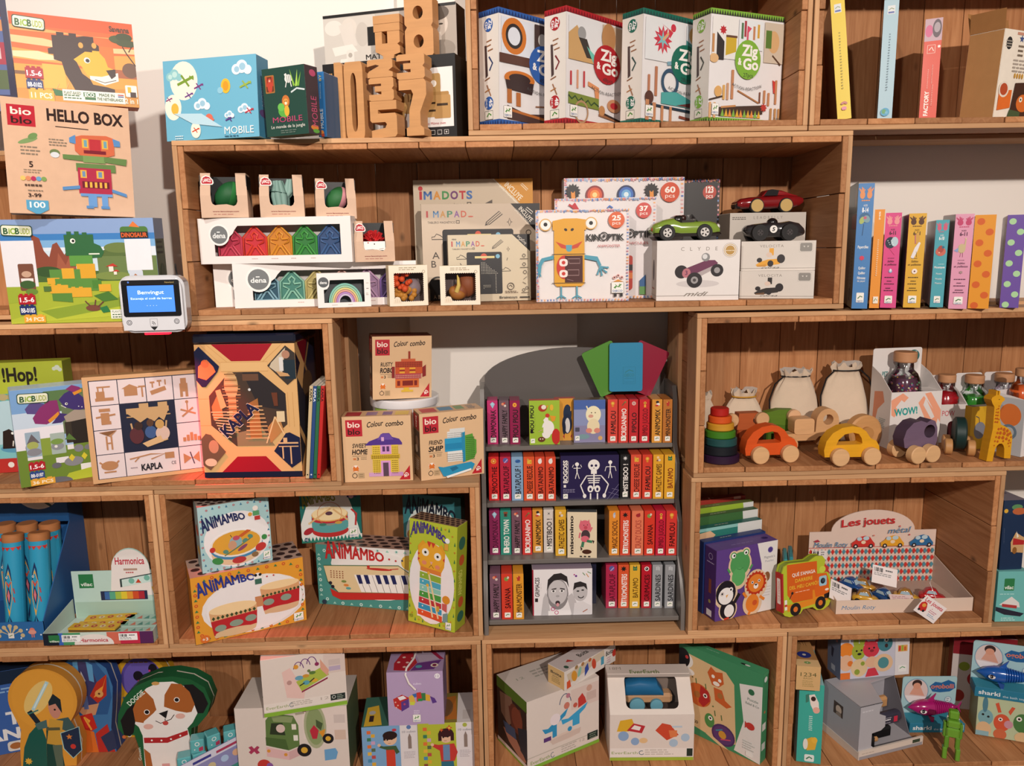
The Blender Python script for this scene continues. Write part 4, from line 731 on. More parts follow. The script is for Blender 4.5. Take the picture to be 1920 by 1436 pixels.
def toy_crab(t, W, H):
    b = MB('e2582a'); rr = random.Random(5)
    for i in range(26): b.ball((-W*.12+rr.uniform(-.016, .016), .022+rr.uniform(-.01, .01), H*.62+rr.uniform(-.016, .018)), rr.uniform(.004, .007), n=8, m=6)
    b.build('orange_coral', 'rubber', t, 60)
    b = MB('c88a35')
    for i in range(16): b.ball((-W*.02+rr.uniform(-.02, .016), .026, H*.24+rr.uniform(-.008, .012)), .006, n=8, m=6)
    b.build('yellow_body', 'rubber', t, 60)
    MB('8a7a80').ball((W*.18, .034, H*.42), .016, .012, .018).build('rock', 'rubber', t, 60)
def toy_trice(t, W, H):
    MB('8a4a28').ball((W*.16, .034, H*.5), .02, .016, .024).ball((-W*.02, .026, H*.34), .016, .013, .016).build('body_figure', 'rubber', t, 60)
    MB('a86a2c').ball((-W*.08, .02, H*.26), .015, .01, .011).ball((-W*.2, .02, H*.34), .008, .008, .01).build('head_figure', 'rubber', t, 60)
    MB('e0c46a').tube([(-W*.1, .014, H*.33), (-W*.04, .010, H*.5), (-W*.05, .010, H*.68), (-W*.07, .011, H*.76)], [.005, .004, .0025, .0008], 8).build('horn', 'rubber', t, 60)
natbox('crab', 'cream window box with an orange animal toy', toy_crab)
natbox('trice', 'cream window box with a brown horned dinosaur toy', toy_trice)

# ------------------------------------------------------------------ magnetic boards
pencil = lambda x, y, s: f"L 4a423c {s*.05} {x} {y+s*.8} {x+s*.2} {y+s*.95} {x+s} {y+s*.2} {x+s*.8} {y}; l 4a423c {s*.04} {x+s*.1} {y+s*.87} {x+s*.9} {y+s*.1}; p 4a423c {x-s*.06} {y+s*1.02} {x} {y+s*.85} {x+s*.12} {y+s*.98}; L 4a423c {s*.04} {x-s*.06} {y+s*1.02} {x} {y+s*.8} {x+s*.2} {y+s*.95}"
spark = lambda x, y, s: f"L 5a5048 {s*.12} {x} {y-s} {x+s*.25} {y-s*.1} {x+s*.6} {y} {x+s*.25} {y+s*.1} {x} {y+s} {x-s*.25} {y+s*.1} {x-s*.6} {y} {x-s*.25} {y-s*.1}"
cl = lambda x, y, s: f"L 3a342e {s*.07} {x} {y} {x} {y-s*.3} {x+s*.3} {y-s*.35} {x+s*.5} {y-s*.7} {x+s*.9} {y-s*.5} {x+s*1.1} {y-s*.3} {x+s*1.3} {y-s*.1} {x+s*1.3} {y}"
imap = lambda s: ''.join(f"t {4+i*5.8*s+0} {{y}} {{h}} {c} w={4.6*s if ch!='I' else 1.6*s} b=.02:{ch};" for i, (ch, c) in enumerate(zip('IMAPAD.', ('b84a4a', '5a8ab8', 'c8904a', '4a8a6a', '8a5a9a', 'c8604a', 'c8604a'))))
carton('imadots', 'magnetic_board_box', 'IMADOTS magnetic board box, tallest one at the back', .03, 'c9b8a0', 'b8a48a', art=
 "p d0902e 68 0 100 0 100 31; l eee4d0 .6 67 0 99.5 33; t 84 8 4.6 f2e6cc r=45 a=c w=18 b=.02:INCLUYE; t 79.5 11 2.6 f2e6cc r=45 a=c w=19:LAPIZ MAGNÉTICO; L f2e6cc .5 90 5 91 4 96 9 95 10;"
 "c 6 7 1.9 b8282e;" + ''.join(f"t {x} 9.5 6.4 {c} w={w_} b=.035:{ch};" for ch, x, w_, c in (('I', 5, 2.2, 'b8282e'), ('M', 8.5, 7, '3f6aa8'), ('A', 16.5, 6.4, 'd08a2e'), ('D', 24, 6, '3f8a4a'), ('O', 31, 6.4, '6a2f6a'), ('T', 38.4, 5.4, 'b8282e'), ('S', 44.4, 5, '3f6aa8'))) + "t 5.5 20 2.8 4a423c w=38:TABLERO MAGNÉTICO; L 3a342e .8 45 19 48 19 48 22 45 22; p 5a5048 60 20 66 17 66 20")
carton('imapad', 'magnetic_board_box', 'middle IMAPAD magnetic board box with pencil drawing and black corner', .028, 'cbb8a2', 'b8a48a', art=
 "p 211f20 75 0 100 0 100 34; t 88 9 4.4 e8e0d2 r=47 a=c w=15 b=.02:INCLUYE; t 84.5 12 2.6 e8e0d2 r=47 a=c w=16:LAPIZ MAGNÉTICO; L e8e0d2 .6 88 6 89 4 94 9 93 11;" + imap(1).format(y=7, h=6.4) + "t 5 17.6 2.2 4a423c w=23:TABLERO MAGNÉTICO; L 3a342e .6 29 17 31.5 17 31.5 19.6 29 19.6;" + pencil(54, 8, 14) + ';' + spark(74, 19, 4) + ';' + cl(8, 36, 8) + ";R 17 26 60 70 2 262425; c 47 31 2.5 c8503a; c 64 32 2 7ab0c8; r 38 31 20 2 d8c88a; t 8 49 7 4a423c w=6:A; t 7 58 7 4a423c w=4:B; o 12 84 7 1.4 3a342e; c 12 84 5 a86a3a; R 5 78 12 24 2 262425; t 8 94 4 c8b49a w=8:A BC; o 90 30 2 .5 3a342e")
carton('minipad', 'magnetic_board_box', 'smallest IMAPAD magnetic board box showing a dotted black board', .026, 'cdbfa4', 'b8a890', art=
 "p 211f20 78 0 100 0 100 26; t 90 7 3.4 e8e0d2 r=47 a=c w=14:INCLUYE; g 85 8 10 1 2 cfc6b8; t 5 5.5 2.2 333 w=5 b=.02:MINI;" + imap(1.02).format(y=9.5, h=7.6) + "t 5 20 2 4a423c w=24:TABLERO MAGNÉTICO; L 3a342e .6 29.5 19.4 32 19.4 32 21.4 29.5 21.4;" + pencil(54, 8, 13) + ';' + spark(73, 22, 3.5) + ';' + cl(10, 36, 9) + ';' + cl(65, 55, 8) + ";l 4a423c .6 72 35 71 39; l 4a423c .8 14 42 16 46;"
 "R 22 26 43 63 2 262425; c 43 33 4 c8503a; r 32 32 24 3.2 d8c88a; c 60 32.5 2.6 7ab0c8;" + ''.join(f"c {40+i*1.9-.0} {42+j*2.3} .42 cfc8b8;" for j in range(8) for i in range(11) if 0 <= i-(8-j)*0 <= 2+j*1.2) + ''.join(f"c {57} {60+j*2.2} .42 cfc8b8; c {42+(j%6)*1.6} {76+(j//6)*2.2} .42 cfc8b8;" for j in range(13)) +
 "o 75 78 4 .8 4a423c; l 4a423c .8 73 78 75 76 77 79; g 68 85 16 2 2 7a6a5a; l 4a423c .6 87 37 97 37; l 4a423c .6 87 50 97 50; o 92 32 1.8 .6 4a423c; o 92 45 1.8 .6 4a423c; o 93 57 2 .6 4a423c; l 4a423c .6 91 68 95 64; l 4a423c .6 90 72 94 75; o 91 84 1.6 .6 4a423c; o 95 81 1.6 .6 4a423c; l 4a423c .6 88 88 97 88; t 61 92.5 3.6 5a5a52 w=22 b=.02:Braintoys; r 86 94 12 2 3a342e")
# ------------------------------------------------------------------ magnetic picture games
def border(n=46, seed=1, base='dcd2d2'):
    r = random.Random(seed); cs = ['7a96c4', 'd88a6a', 'e0b0b0', '9ab0d0', 'c87a8a', '5a7ab8', 'e8a868']; s = f"r 0 0 100 3.4 {base}; r 0 96.6 100 3.4 {base}; r 0 0 3.4 100 {base}; r 96.6 0 3.4 100 {base};"
    for i in range(n):
        u = i*100/n; c = r.choice(cs); s += f"r {u:.1f} {r.uniform(0,1):.1f} {100/n*.7:.1f} {r.uniform(1.4,2.6):.1f} {c}; r {r.uniform(0,1):.1f} {u:.1f} {r.uniform(1.4,2.4):.1f} {100/n*.7:.1f} {r.choice(cs)};"
        if i % 2: s += f"r {u:.1f} {97+r.uniform(0,.8):.1f} {100/n*.8:.1f} 2 {r.choice(cs)}; r {97+r.uniform(0,.6):.1f} {u:.1f} 2 {100/n*.8:.1f} {r.choice(cs)};"
    return s
pcs = lambda x, y, r, n, c='d0502e': f"c {x} {y} {r} {c}; t {x} {y-r*.56} {r*.6} f6eee4 a=c w={r*1.1} b=.03:{n}; t {x} {y+r*.14} {r*.42} f6eee4 a=c w={r*1.0}:pcs"
kin = lambda x, y, h, c, sub, sc='c04a4a': f"t {x} {y} {h} {c} w=14.5 b=.03:KIN; t {x+22.5} {y} {h} {c} w=18 b=.03:PTIK; o {x+18.6} {y+h*.35} {h*.62} {h*.18} {c}; c {x+18.6} {y+h*.35} {h*.24} {c}; t {x+24} {y+h*1.75} {h*.42} {sc} a=c w=24:{sub}"
gear = lambda x, y, r: f"s {x} {y} {r} 14 262424 q=.72; l e0903a {r*.5} {x} {y} {x+r*.1} {y+r*1.6}; c {x} {y} {r*.16} 262424"
carton('kin60', 'magnetic_game_box', 'white magnetic game box marked 60 pcs, tallest of the row', .036, 'e2dcda', art=border(60, 3)+gear(7, 11, 6.5)+';'+gear(72, 11, 6.5)+";c 25 14 7.5 8a2a2e; c 25 14 6 d0502e; c 25 14 4 e8883a; c 25 14 2 f4d890; c 51 14 7.5 22305a; c 51 14 6 3a6ab8; c 51 14 4 6aa8d8; c 51 14 2 d8ecf0;" + pcs(87.5, 12.5, 8, '60') + ";" + kin(64, 43, 6, '262424', 'ROBOTS'))
carton('kin123', 'magnetic_game_box', 'dark grey magnetic game box marked 123 pcs', .04, '33302f', art=border(50, 4, '4a4648')+"r 3.4 3.4 93.2 93.2 33302f;" + pcs(86.5, 11.5, 8.6, '123', 'b8483a'))
carton('kin37', 'magnetic_game_box', 'white magnetic game box marked 37 pcs, between its neighbours', .040, 'dcd6d6', art=border(60, 5)+"p b8343c 16 8 20 4 26 14 22 14; l b8343c 2 14 6 24 12; l 3a6ab8 1.5 52 10 54 8 57 10; " + pcs(87.5, 13, 7.6, '37', 'c8453c') + ";" + kin(56, 33, 6, '262424', 'VEHICULES') + ";R 72 57 5 34 2.4 b83a2e; r 72 66 5 6 2a2426; r 72 74 5 6 d8783a; p 2f5a8a 84 82 90 76 90 90 84 90; r 84 88 6 8 5a8a4a")
kb = carton('kin25', 'magnetic_game_box', 'white magnetic game box with a yellow goggle-eyed monster', .045, 'e6e0de', art=border(60, 6)+
 "p dda02e 18 12 30 9.5 44 9.5 54 11 54 22 52 22 52 80 49 83 22 83 19.5 80 19.5 22 18 22; c 10.5 16 6.6 d8a860; c 10.5 16 5.4 f0ece6; c 10.5 15.6 2.1 1f1c1c; c 59 15 6.6 d8a860; c 59 15 5.4 f0ece6; c 59 14.8 2.1 1f1c1c; e 32 21.5 1.8 1.4 2a2020 r=30; e 39 21.5 1.8 1.4 2a2020 r=-30; p c8482e 21 34 36 40 50 34 45 41 36 43 27 41; c 35.5 42 3.2 5aa0b4; r 32.2 38 6.4 3 5aa0b4;"
 "r 17 47.6 36 .7 2a2420; r 17 79 36 .7 2a2420; p 4f9ab0 19 49 6 52 2 60 2 68 5 68 6 60 9 55 19 53; l 4f9ab0 1.2 3 68 2 72; l 4f9ab0 1.2 4 68 5 72; p 4f9ab0 52 49 66 51 70 60 68 63 65 56 52 53; l 4f9ab0 1.6 69 62 66 70; l 4f9ab0 1.6 69 62 70.5 71; l 4f9ab0 1.6 69 62 75 68; l 4f9ab0 1.6 69 62 77 63; c 66 70 1.1 4f9ab0; c 70.5 71 1.1 4f9ab0; c 75.4 68 1.1 4f9ab0; c 77 63 1.1 4f9ab0; r 26 83 1.6 10 4f9ab0; r 43 83 1.6 10 4f9ab0; l 4f9ab0 1.4 22 96 27 93 32 96; l 4f9ab0 1.4 39 96 44 93 49 96; l 4f9ab0 1.4 27 92 27 97; l 4f9ab0 1.4 44 92 44 97;"
 "e 31 62 9 13 c8382e; r 31 49.6 19 29 4a2222; R 25 53 9 8 3 f0e2da; R 25 65 9 8 3 f0e2da; c 29.5 57 2 c8382e; c 29.5 69 2 c8382e; L 9a7a78 .8 34 53 47 53 47 58 36 58; L 9a7a78 .8 34 65 46 65 46 71 34 71; l 8a6a68 .6 33 75 40 77;" + pcs(86, 12, 8.6, '25', 'd86030') + ";" + kin(54, 27, 6.4, '262424', 'ANIMONSTER') + ";c 84 74 1.6 e8a8a0; c 88 72 1.6 e8a8a0; c 92 74 1.6 e8a8a0; c 84 74 .8 333; c 88 72 .8 333; c 92 74 .8 333; p d8903a 82 79 88 76 94 79; r 83.5 90 3 5 2a2626; r 90 90 3 5 2a2626;" + logo_lizard(81, 79, 13, 12))
# ------------------------------------------------------------------ toy car cartons
grey = '8a827a'
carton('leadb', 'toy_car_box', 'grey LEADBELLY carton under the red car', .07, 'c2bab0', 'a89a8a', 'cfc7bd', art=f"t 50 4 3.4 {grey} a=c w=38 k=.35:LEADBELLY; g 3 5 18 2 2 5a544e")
carton('clyde', 'toy_car_box', 'white CLYDE carton with a purple racing car picture', .095, 'e4deda', 'dcd2c8', 'e8e2de', art=
 f"t 51 11 6 {grey} a=c w=44 k=.9:CLYDE; o 88 17 8.6 .4 a89a8a; o 88 17 7 .8 c8a86a; c 88 17 5.6 b8904a; g 83 17 10 1 3 e8d8b8; e 50 72 26 6 cfc8c6; c 30 52 8 262022; p 6a3050 32 48 60 33 70 33 74 38 68 46 42 58 32 58; p b0a4a4 46 56 72 40 72 46 50 62; e 36 54 5 8 b8707a r=20; t 36 50 7 6a3050 a=c b=.02:3; c 59 28 5 8a8a8a; c 58 27 3 d8d8d8; c 46 66 9.4 262022; c 46 66 4.4 9a9696; c 46 66 2 4a4444; c 73 50 7.6 262022; c 73 50 3.6 9a9696; l {grey} .5 0 92 34 92; l {grey} .5 58 92 100 92; t 48 85.5 7 {grey} a=c w=30 sh=.5 b=.02:midi", left="e 55 50 14 18 4a2e30; g 35 80 40 1 5 b05a4a; r 0 92 100 .6 8a827a")
def velo(key, label, car):
    carton(key, 'toy_car_box', label, .080, 'd3cbc2', 'e8dcd8', 'dcd4cc', art=
     f"t 41 12 9 {grey} a=c w=32 k=.12:VELOCITA; R 79 8 16 28 2 8a8680; L b8b2aa .5 78 6 96 6 96 38 78 38; p d8d2ca 83 18 91 18 88 26 86 26; c 87 22 2 8a8680; {car} l {grey} .5 0 92 100 92; t 40 85 8 5a5650 a=c w=24 sh=.5:corsa", right="t 55 80 5 d8485a a=c w=34 b=.02:Playforever; g 14 10 34 2 3 c08a8a; g 14 20 44 2 3 c8a0a0; g 14 34 40 1 4 c8a0a0; e 82 36 5 10 c8a0a0; e 82 36 3.4 7 e8dcd8")
f1 = lambda c, d: f"r 38 24 6 24 {c}; e 38 46 4 8 d8c0b0; p {c} 20 80 26 70 36 62 50 60 56 68 52 78 34 84 22 86; e 25 64 3.6 8 262022; e 40 76 4 11 262022; e 54 60 5.4 15 262022; r 50 50 8 20 262022; p {d} 22 82 34 78 34 86 22 86;"
velo('velo2', 'grey VELOCITA carton with a black racing car picture, lower one', f1('2a2422', '6a4a30'))
velo('velo1', 'grey VELOCITA carton with a yellow racing car picture, upper one', f1('e0a030', 'c88a2a'))

# ------------------------------------------------------------------ toy cars
def loft(b, prof, n=16, c=None, p=.55):
    m = len(prof); vs = []
    sg = lambda v: math.copysign(abs(v)**p, v)
    for x, zb, zt, hw in prof:
        for i in range(n): t = 2*math.pi*i/n; vs.append((x, hw*sg(math.cos(t)), (zb+zt)/2+(zt-zb)/2*sg(math.sin(t))))
    fs = [[j*n+i, j*n+(i+1) % n, (j+1)*n+(i+1) % n, (j+1)*n+i] for j in range(m-1) for i in range(n)]+[list(range(n))[::-1], [(m-1)*n+i for i in range(n)]]
    return b.add(vs, fs, c)
def wheel(t, x, y, z, r, w, hub, ring='1b1919', hubr=.55, spokes=5):
    o = MB(ring).lathe([(r*.72, -w/2), (r*.95, -w/2), (r, -w*.3), (r, w*.3), (r*.95, w/2), (r*.72, w/2)], 20, o=(x, y, z), axis='y').build('wheel', 'rubber', t, 40)
    b = MB(hub).lathe([(r*hubr, -w*.52), (r*hubr, -w*.4)], 18, o=(x, y, z), axis='y'); b.lathe([(r*.75, -w*.46), (r*.75, w*.46)], 16, c='151313', o=(x, y, z), axis='y')
    for k in range(spokes): a = 2*math.pi*k/spokes; b.box(-r*.05, 0, 0, r*.05, .001, 0, '333') if 0 else b.prism([(x+r*hubr*.85*math.cos(a+d)*q, z+r*hubr*.85*math.sin(a+d)*q) for d, q in ((-.22, 1), (.22, 1), (.3, .45), (-.3, .45))], y-w*.56, y-w*.50, 'y', '262323')
    b.build('hub', 'plastic', o, 40)
cz = POSE['clyde'][2]+POSE['clyde'][7]
t = thing('toy_car', 'green open-top toy car with silver wheels on the white carton', 'toy car', (POSE['clyde'][0]-.017, POSE['clyde'][1]+.045, cz), 0)
b = MB('7f9a3a'); loft(b, [(-.068, .018, .026, .014), (-.062, .010, .033, .024), (-.045, .009, .040, .027), (-.026, .009, .044, .026), (-.012, .009, .036, .028), (.02, .009, .037, .028), (.045, .009, .037, .028), (.056, .010, .034, .026), (.064, .014, .024, .022)], 18); b.build('body', 'plastic', t, 45)
MB('241c1a').box(-.066, -.0275, .008, .066, .0275, .0155, r=.003).build('bumper', 'plastic', t, 40)
b = MB('1d1a18'); loft(b, [(-.024, .034, .046, .020), (-.020, .030, .0485, .023), (-.012, .030, .049, .023), (-.010, .030, .0485, .022)], 14); b.build('roll_bar', 'plastic', t, 45)
MB('2a2522').box(-.010, -.022, .034, .014, .022, .0385).build('seat_well', 'matte', t)
MB('3a2320').ball((-.003, 0, .043), .0065).build('driver', 'plastic', t, 60)
MB('1c1a19').add([(.022, -.022, .036), (.022, .022, .036), (.011, .019, .049), (.011, -.019, .049), (.0205, -.022, .036), (.0205, .022, .036), (.0095, .019, .0495), (.0095, -.019, .0495)], [(0, 1, 2, 3), (7, 6, 5, 4), (0, 3, 7, 4), (1, 5, 6, 2), (3, 2, 6, 7)]).build('windscreen', 'plastic', t)
MB('b03a30').ball((-.064, -.015, .022), .004, .003, .005).ball((-.064, .015, .022), .004, .003, .005).build('tail_light', 'plastic', t, 60)
MB('d8d4cc').ball((.062, -.016, .026), .0035, .004, .005).ball((.062, .016, .026), .0035, .004, .005).build('headlight', 'plastic', t, 60)
for x in (-.039, .033):
    for y in (-.024, .024): wheel(t, x, y, .0155, .0155, .012, 'd6d2cc')
vz = POSE['velo1'][2]+POSE['velo1'][7]
t = thing('toy_car', 'black racing toy car with a white number 5 roundel', 'toy car', (POSE['velo1'][0]+.004, POSE['velo1'][1]+.046, vz), 0)
b = MB('2c2a2c'); loft(b, [(-.059, .020, .026, .010), (-.054, .012, .031, .019), (-.040, .006, .034, .024), (-.020, .007, .036, .022), (-.004, .008, .037, .020), (.010, .007, .036, .021), (.028, .006, .039, .025), (.046, .007, .035, .024), (.056, .010, .026, .018), (.060, .013, .021, .011)], 18, p=.7); b.build('body', 'plastic', t, 60)
MB('1a1718').ball((-.002, 0, .036), .011, .011, .009).build('driver', 'plastic', t, 60)
b = Art(.016, .016).draw("c 50 50 46 ece8e2; t 50 28 44 1b1919 a=c w=38 b=.035 sh=.15:5"); b.on(t, 'roundel', x0=-.014, y0=-.0215, z1=.031)
for x in (-.034, .024):
    for y in (-.021, .021): wheel(t, x, y, .0165, .0165, .013, '4a4646', hubr=.36, spokes=4)
lz = POSE['leadb'][2]+POSE['leadb'][7]
t = thing('toy_car', 'dark red toy coupe with gold-rimmed tyres at the back right', 'toy car', (POSE['leadb'][0]+.008, POSE['leadb'][1]+.035, lz), 0)
b = MB('7e1519'); loft(b, [(-.068, .014, .024, .022), (-.060, .010, .030, .027), (-.040, .009, .033, .028), (-.015, .009, .034, .028), (.010, .009, .035, .028), (.040, .009, .036, .028), (.060, .012, .034, .026), (.068, .018, .030, .022)], 18); b.build('body', 'plastic', t, 45)
b = MB('8a181c'); loft(b, [(-.018, .033, .034, .020), (-.008, .033, .046, .020), (.006, .033, .0485, .020), (.024, .033, .046, .020), (.045, .033, .038, .021), (.056, .032, .035, .020)], 14); b.build('cabin', 'plastic', t, 45)
MB('171314').prism([(-.014, .035), (.014, .035), (.017, .0455), (.004, .0475), (-.006, .0455)], -.0212, -.0195, 'y').build('side_window', 'plastic', t)
MB('191516').box(-.070, -.020, .010, -.058, .020, .022, r=.003).build('grille', 'plastic', t, 40)
for x in (-.030, .030):
    for y in (-.0245, .0245):
        wheel(t, x, y, .0150, .0150, .011, '6a4a3a', hubr=.3, spokes=5)
        MB('c8a86a').lathe([(.0105, 0), (.0125, 0), (.0125, .0006), (.0105, .0006)], 22, o=(x, y-.0064 if y < 0 else y+.0058, .0150), axis='y').build('rim_stripe', 'plastic', t)

# ------------------------------------------------------------------ boxes on the right: spines
hands = lambda x, y, w, c: f"e {x-w*.5} {y} {w*.36} {w*.07} {c}; e {x+w*.5} {y} {w*.36} {w*.07} {c};" + ''.join(f"l {c} {w*.14} {x+s*w*.5} {y} {x+s*w*(.2+.2*k)} {y-w*(.10+.02*(k%3))};" for s in (-1, 1) for k in range(5))
def craft(key, label, c, side, ink, age, pic, title, D=.2, m='gloss', ht='c8705a'):
    carton(key, 'craft_kit_box', label, D, c, side, c, m=m, r=.0016, art=hands(50, 9, 44, ht)+f"g 24 13 52 1 2 {ht}; t 50 16.5 1.6 {ink} a=c w=26:AGES; t 50 19 3.6 {ink} a=c w=40 b=.035:{age};"+pic+title+logo_liz_small(26, 87, 48, 8)+f";t 50 93.2 1.6 4a6aa0 a=c w=36 b=.02:DJECO")
txt = lambda ink, y0: f"g 30 {y0} 40 1 1 {ink}; t 50 {y0+2.2} 2.2 {ink} a=c w=40 sh=.2:Sables; t 50 {y0+5.6} 2.2 {ink} a=c w=74 sh=.2:et paillettes; g 18 {y0+20} 64 1 2 {ink}; g 34 {y0+24} 30 1 1.8 {ink}; g 18 {y0+27} 62 1 1.8 {ink}; g 28 {y0+31.5} 42 1 1.8 {ink}; g 18 {y0+34} 60 1 1.8 {ink};"
craft('sp1', 'tall blue paper craft box, first from the left', '4a80b8', '8a8f86', 'eef2f4', '8-14', "e 50 27 34 4 3f6a90; e 34 29 16 3 a8b86a r=20; e 62 28 20 3 7fa0a8 r=-20; c 52 27 10 c0607a; l 2f4a6a 3 46 32 40 41; ", "t 50 49 2.2 eef2f4 a=c w=66 b=.02:Papercilles; s 46 59 18 8 d0405a q=.7; t 50 66 2 eef2f4 a=c w=44 b=.02:Quilling; t 50 70 2 eef2f4 a=c w=44 b=.02:Quilling; t 50 74 2 eef2f4 a=c w=52 b=.02:Filigranas; t 50 76.6 1.6 eef2f4 a=c w=48:de papel;", ht='e0905a')
s1 = [o for o in bpy.data.objects if o.name == 'craft_kit_box'][0]
Art(.2, POSE['sp1'][7]).draw("r 0 0 100 24 1f4f48; e 85 12 6 8 b07a4a; r 70 25 30 12 b04a30; r 60 26 40 10 c05a3a; r 0 37 100 63 b8ac90; g 80 44 6 14 3 4a4438; g 70 44 4 16 2.8 5a5244; R 84 84 10 10 2 2a2a2a; e 89 89 3 3 7a7a72").on(s1, 'side_print', 'left', x0=-POSE['sp1'][6]/2, y0=.2, m='gloss')
carton('sp2', 'craft_kit_box', 'narrow orange craft box, second from the left', .2, 'e8953a', 'd08030', m='gloss', r=.0016, art="t 50 6 16 f6e8d4 a=c r=-90 w=8 b=.035:MS; g 44 30 16 18 2.1 f4dcb8; r 36 88 50 7 f2e8d8; l 6a8a5a 8 44 93 60 90 76 92")
craft('sp3', 'hot pink sand craft box, third from the left', 'd8508a', 'b8407a', '4a2238', '6-11', "e 40 31 32 6 2a3a48; e 66 30 22 5 b8d0d8;" + ''.join(f"c {24+7*i} {29+2*(i%3)} 3 e8f0f0;" for i in range(6)) + "l c04070 2 30 36 70 44;", txt('4a2238', 47)+"c 52 61 11 8ab0d0; e 52 60 7 1.6 d8e4ec;", ht='e89a9a')
craft('sp4', 'yellow sand craft box with a white bird', 'dcab3a', '8a7c80', '4a3a20', '6-11', "p e6e2e2 24 46 44 36 66 30 76 31 60 40 40 48; e 56 26 12 6 d0a04a; l c06a80 5 42 22 46 32; l 3a3020 2 54 40 58 46; ", txt('4a3a20', 47)+"e 52 61 16 2.8 f0e4d8; c 52 61 5 6a3a4a;", ht='5a3a28')
craft('sp5', 'teal mosaic craft box with text on its side', '4fa3b0', 'b09aa0', 'f2f4f2', '6-10', "e 50 36 38 5 c86a5a; e 50 33 22 4 a84a40; c 66 31 10 2f6a86; c 40 37 5 e8d0a0; ", "g 40 50 50 1 1 d8ecec; t 50 52.5 2.4 f2f4f2 a=c w=80 b=.02:Mosaïques;".replace('ï', 'i')+"t 50 60 2 f2f4f2 a=c w=44:Mosaics; t 50 66 2 f2f4f2 a=c w=50:Mosaike; t 50 71 2 f2f4f2 a=c w=50:Mosaico;", ht='d0607a')
craft('sp6', 'light pink sand craft box with a standing bird', 'dc9ab4', '8f8486', '5a2a48', '6-11', "e 46 36 20 5 c8b48a; p c8b48a 56 34 62 26 68 25 66 36; p 8aa0c8 4 38 30 35 26 40; l 8a3a5a 2 42 40 40 45; l 8a3a5a 2 52 40 54 45; c 64 25.5 4 d8c49a; ", txt('5a2a48', 48)+"s 52 61 11 6 a88a8a q=.6;", ht='c0406a')
def polka(key, label, c, d, D=.2):
    W, H = POSE[key][6:]; s = ''.join(f"e {(30, 74)[i % 2]} {7+i*11.2} 19 {19*W/H:.2f} {d};" for i in range(9)); carton(key, 'craft_kit_box', label, D, c, c, c, m='gloss', r=.0016, art=s)
polka('sp7', 'orange box with red polka dots', 'e2972e', 'd2622a')
polka('sp8', 'purple box with pale green polka dots at the right edge', '6a4fa0', 'a8d4a0')

# ------------------------------------------------------------------ price checker on the shelf edge
t = thing('price_checker', 'silver price checker with a lit blue welcome screen', 'scanner', (-.628, -.052, 1.321), 3)
MB('c9c9cc').prism(rrect(-.058, 0, .058, .104, .02, 5), .006, .030, 'y', cs='8f8f94').build('housing', 'plastic', t, 30)
MB('dcdce0').prism(rrect(-.054, .004, .054, .1, .018, 5), .0, .007, 'y', cs='c4c4c8').build('face_plate', 'plastic', t, 30)
MB('121216').prism(rrect(-.051, .030, .051, .096, .004, 3), -.0012, .001, 'y').build('screen_bezel', 'plastic', t, 30)
sc = Art(.082, .048).draw("r 0 0 100 100 3f74d0; t 50 18 14 e6eefc a=c w=56:Benvingut; t 50 44 8 d6e4fa a=c w=88:Escaneja el codi de barres; t 50 68 8 c8d8f4 a=c w=22 k=.2:....").on(t, 'screen', m='screen', x0=-.041, z1=.086, y0=-.0012)
Art(.108, .024).draw("r 0 0 100 100 d8d8dc; L 4a4a50 .6 44 14 56 14 56 70 44 70; a 47 58 5 22 270 360 1 333; a 47 58 2.6 11 270 360 1 333; p 1b1b1e 44 74 56 74 50 104; o 10 40 4 1 55555a; o 10 40 2 .8 55555a; o 88 36 4 1 55555a; o 88 36 2 .8 55555a").on(t, 'key_panel', x0=-.054, z1=.029, y0=.0)
Art(.1, .008).draw("r 0 0 100 100 121216; c 12 40 1.6 5a8af0; t 76 30 40 b8a060 w=16:Newland").on(t, 'brand_strip', x0=-.05, z1=.0955, y0=-.0013)
MB('1a1a1c').box(-.02, .028, .03, .02, .053, .07, r=.002).build('bracket', 'plastic', t)
MB('d01020').box(-.022, .008, -.0045, .022, .022, .0005, r=.001).build('scan_window', 'led', t)
MB('18181a').tube([(.03, .03, .09), (.036, .036, .104), (.030, .05, .118), (.018, .085, .122)], .0016, 6).build('cable', 'rubber', t, 60)
spot('scanner_light', (-.622, -.040, 1.312), (-.53, .02, 1.08), 9, 58, .012, (1, .03, .05), .8)

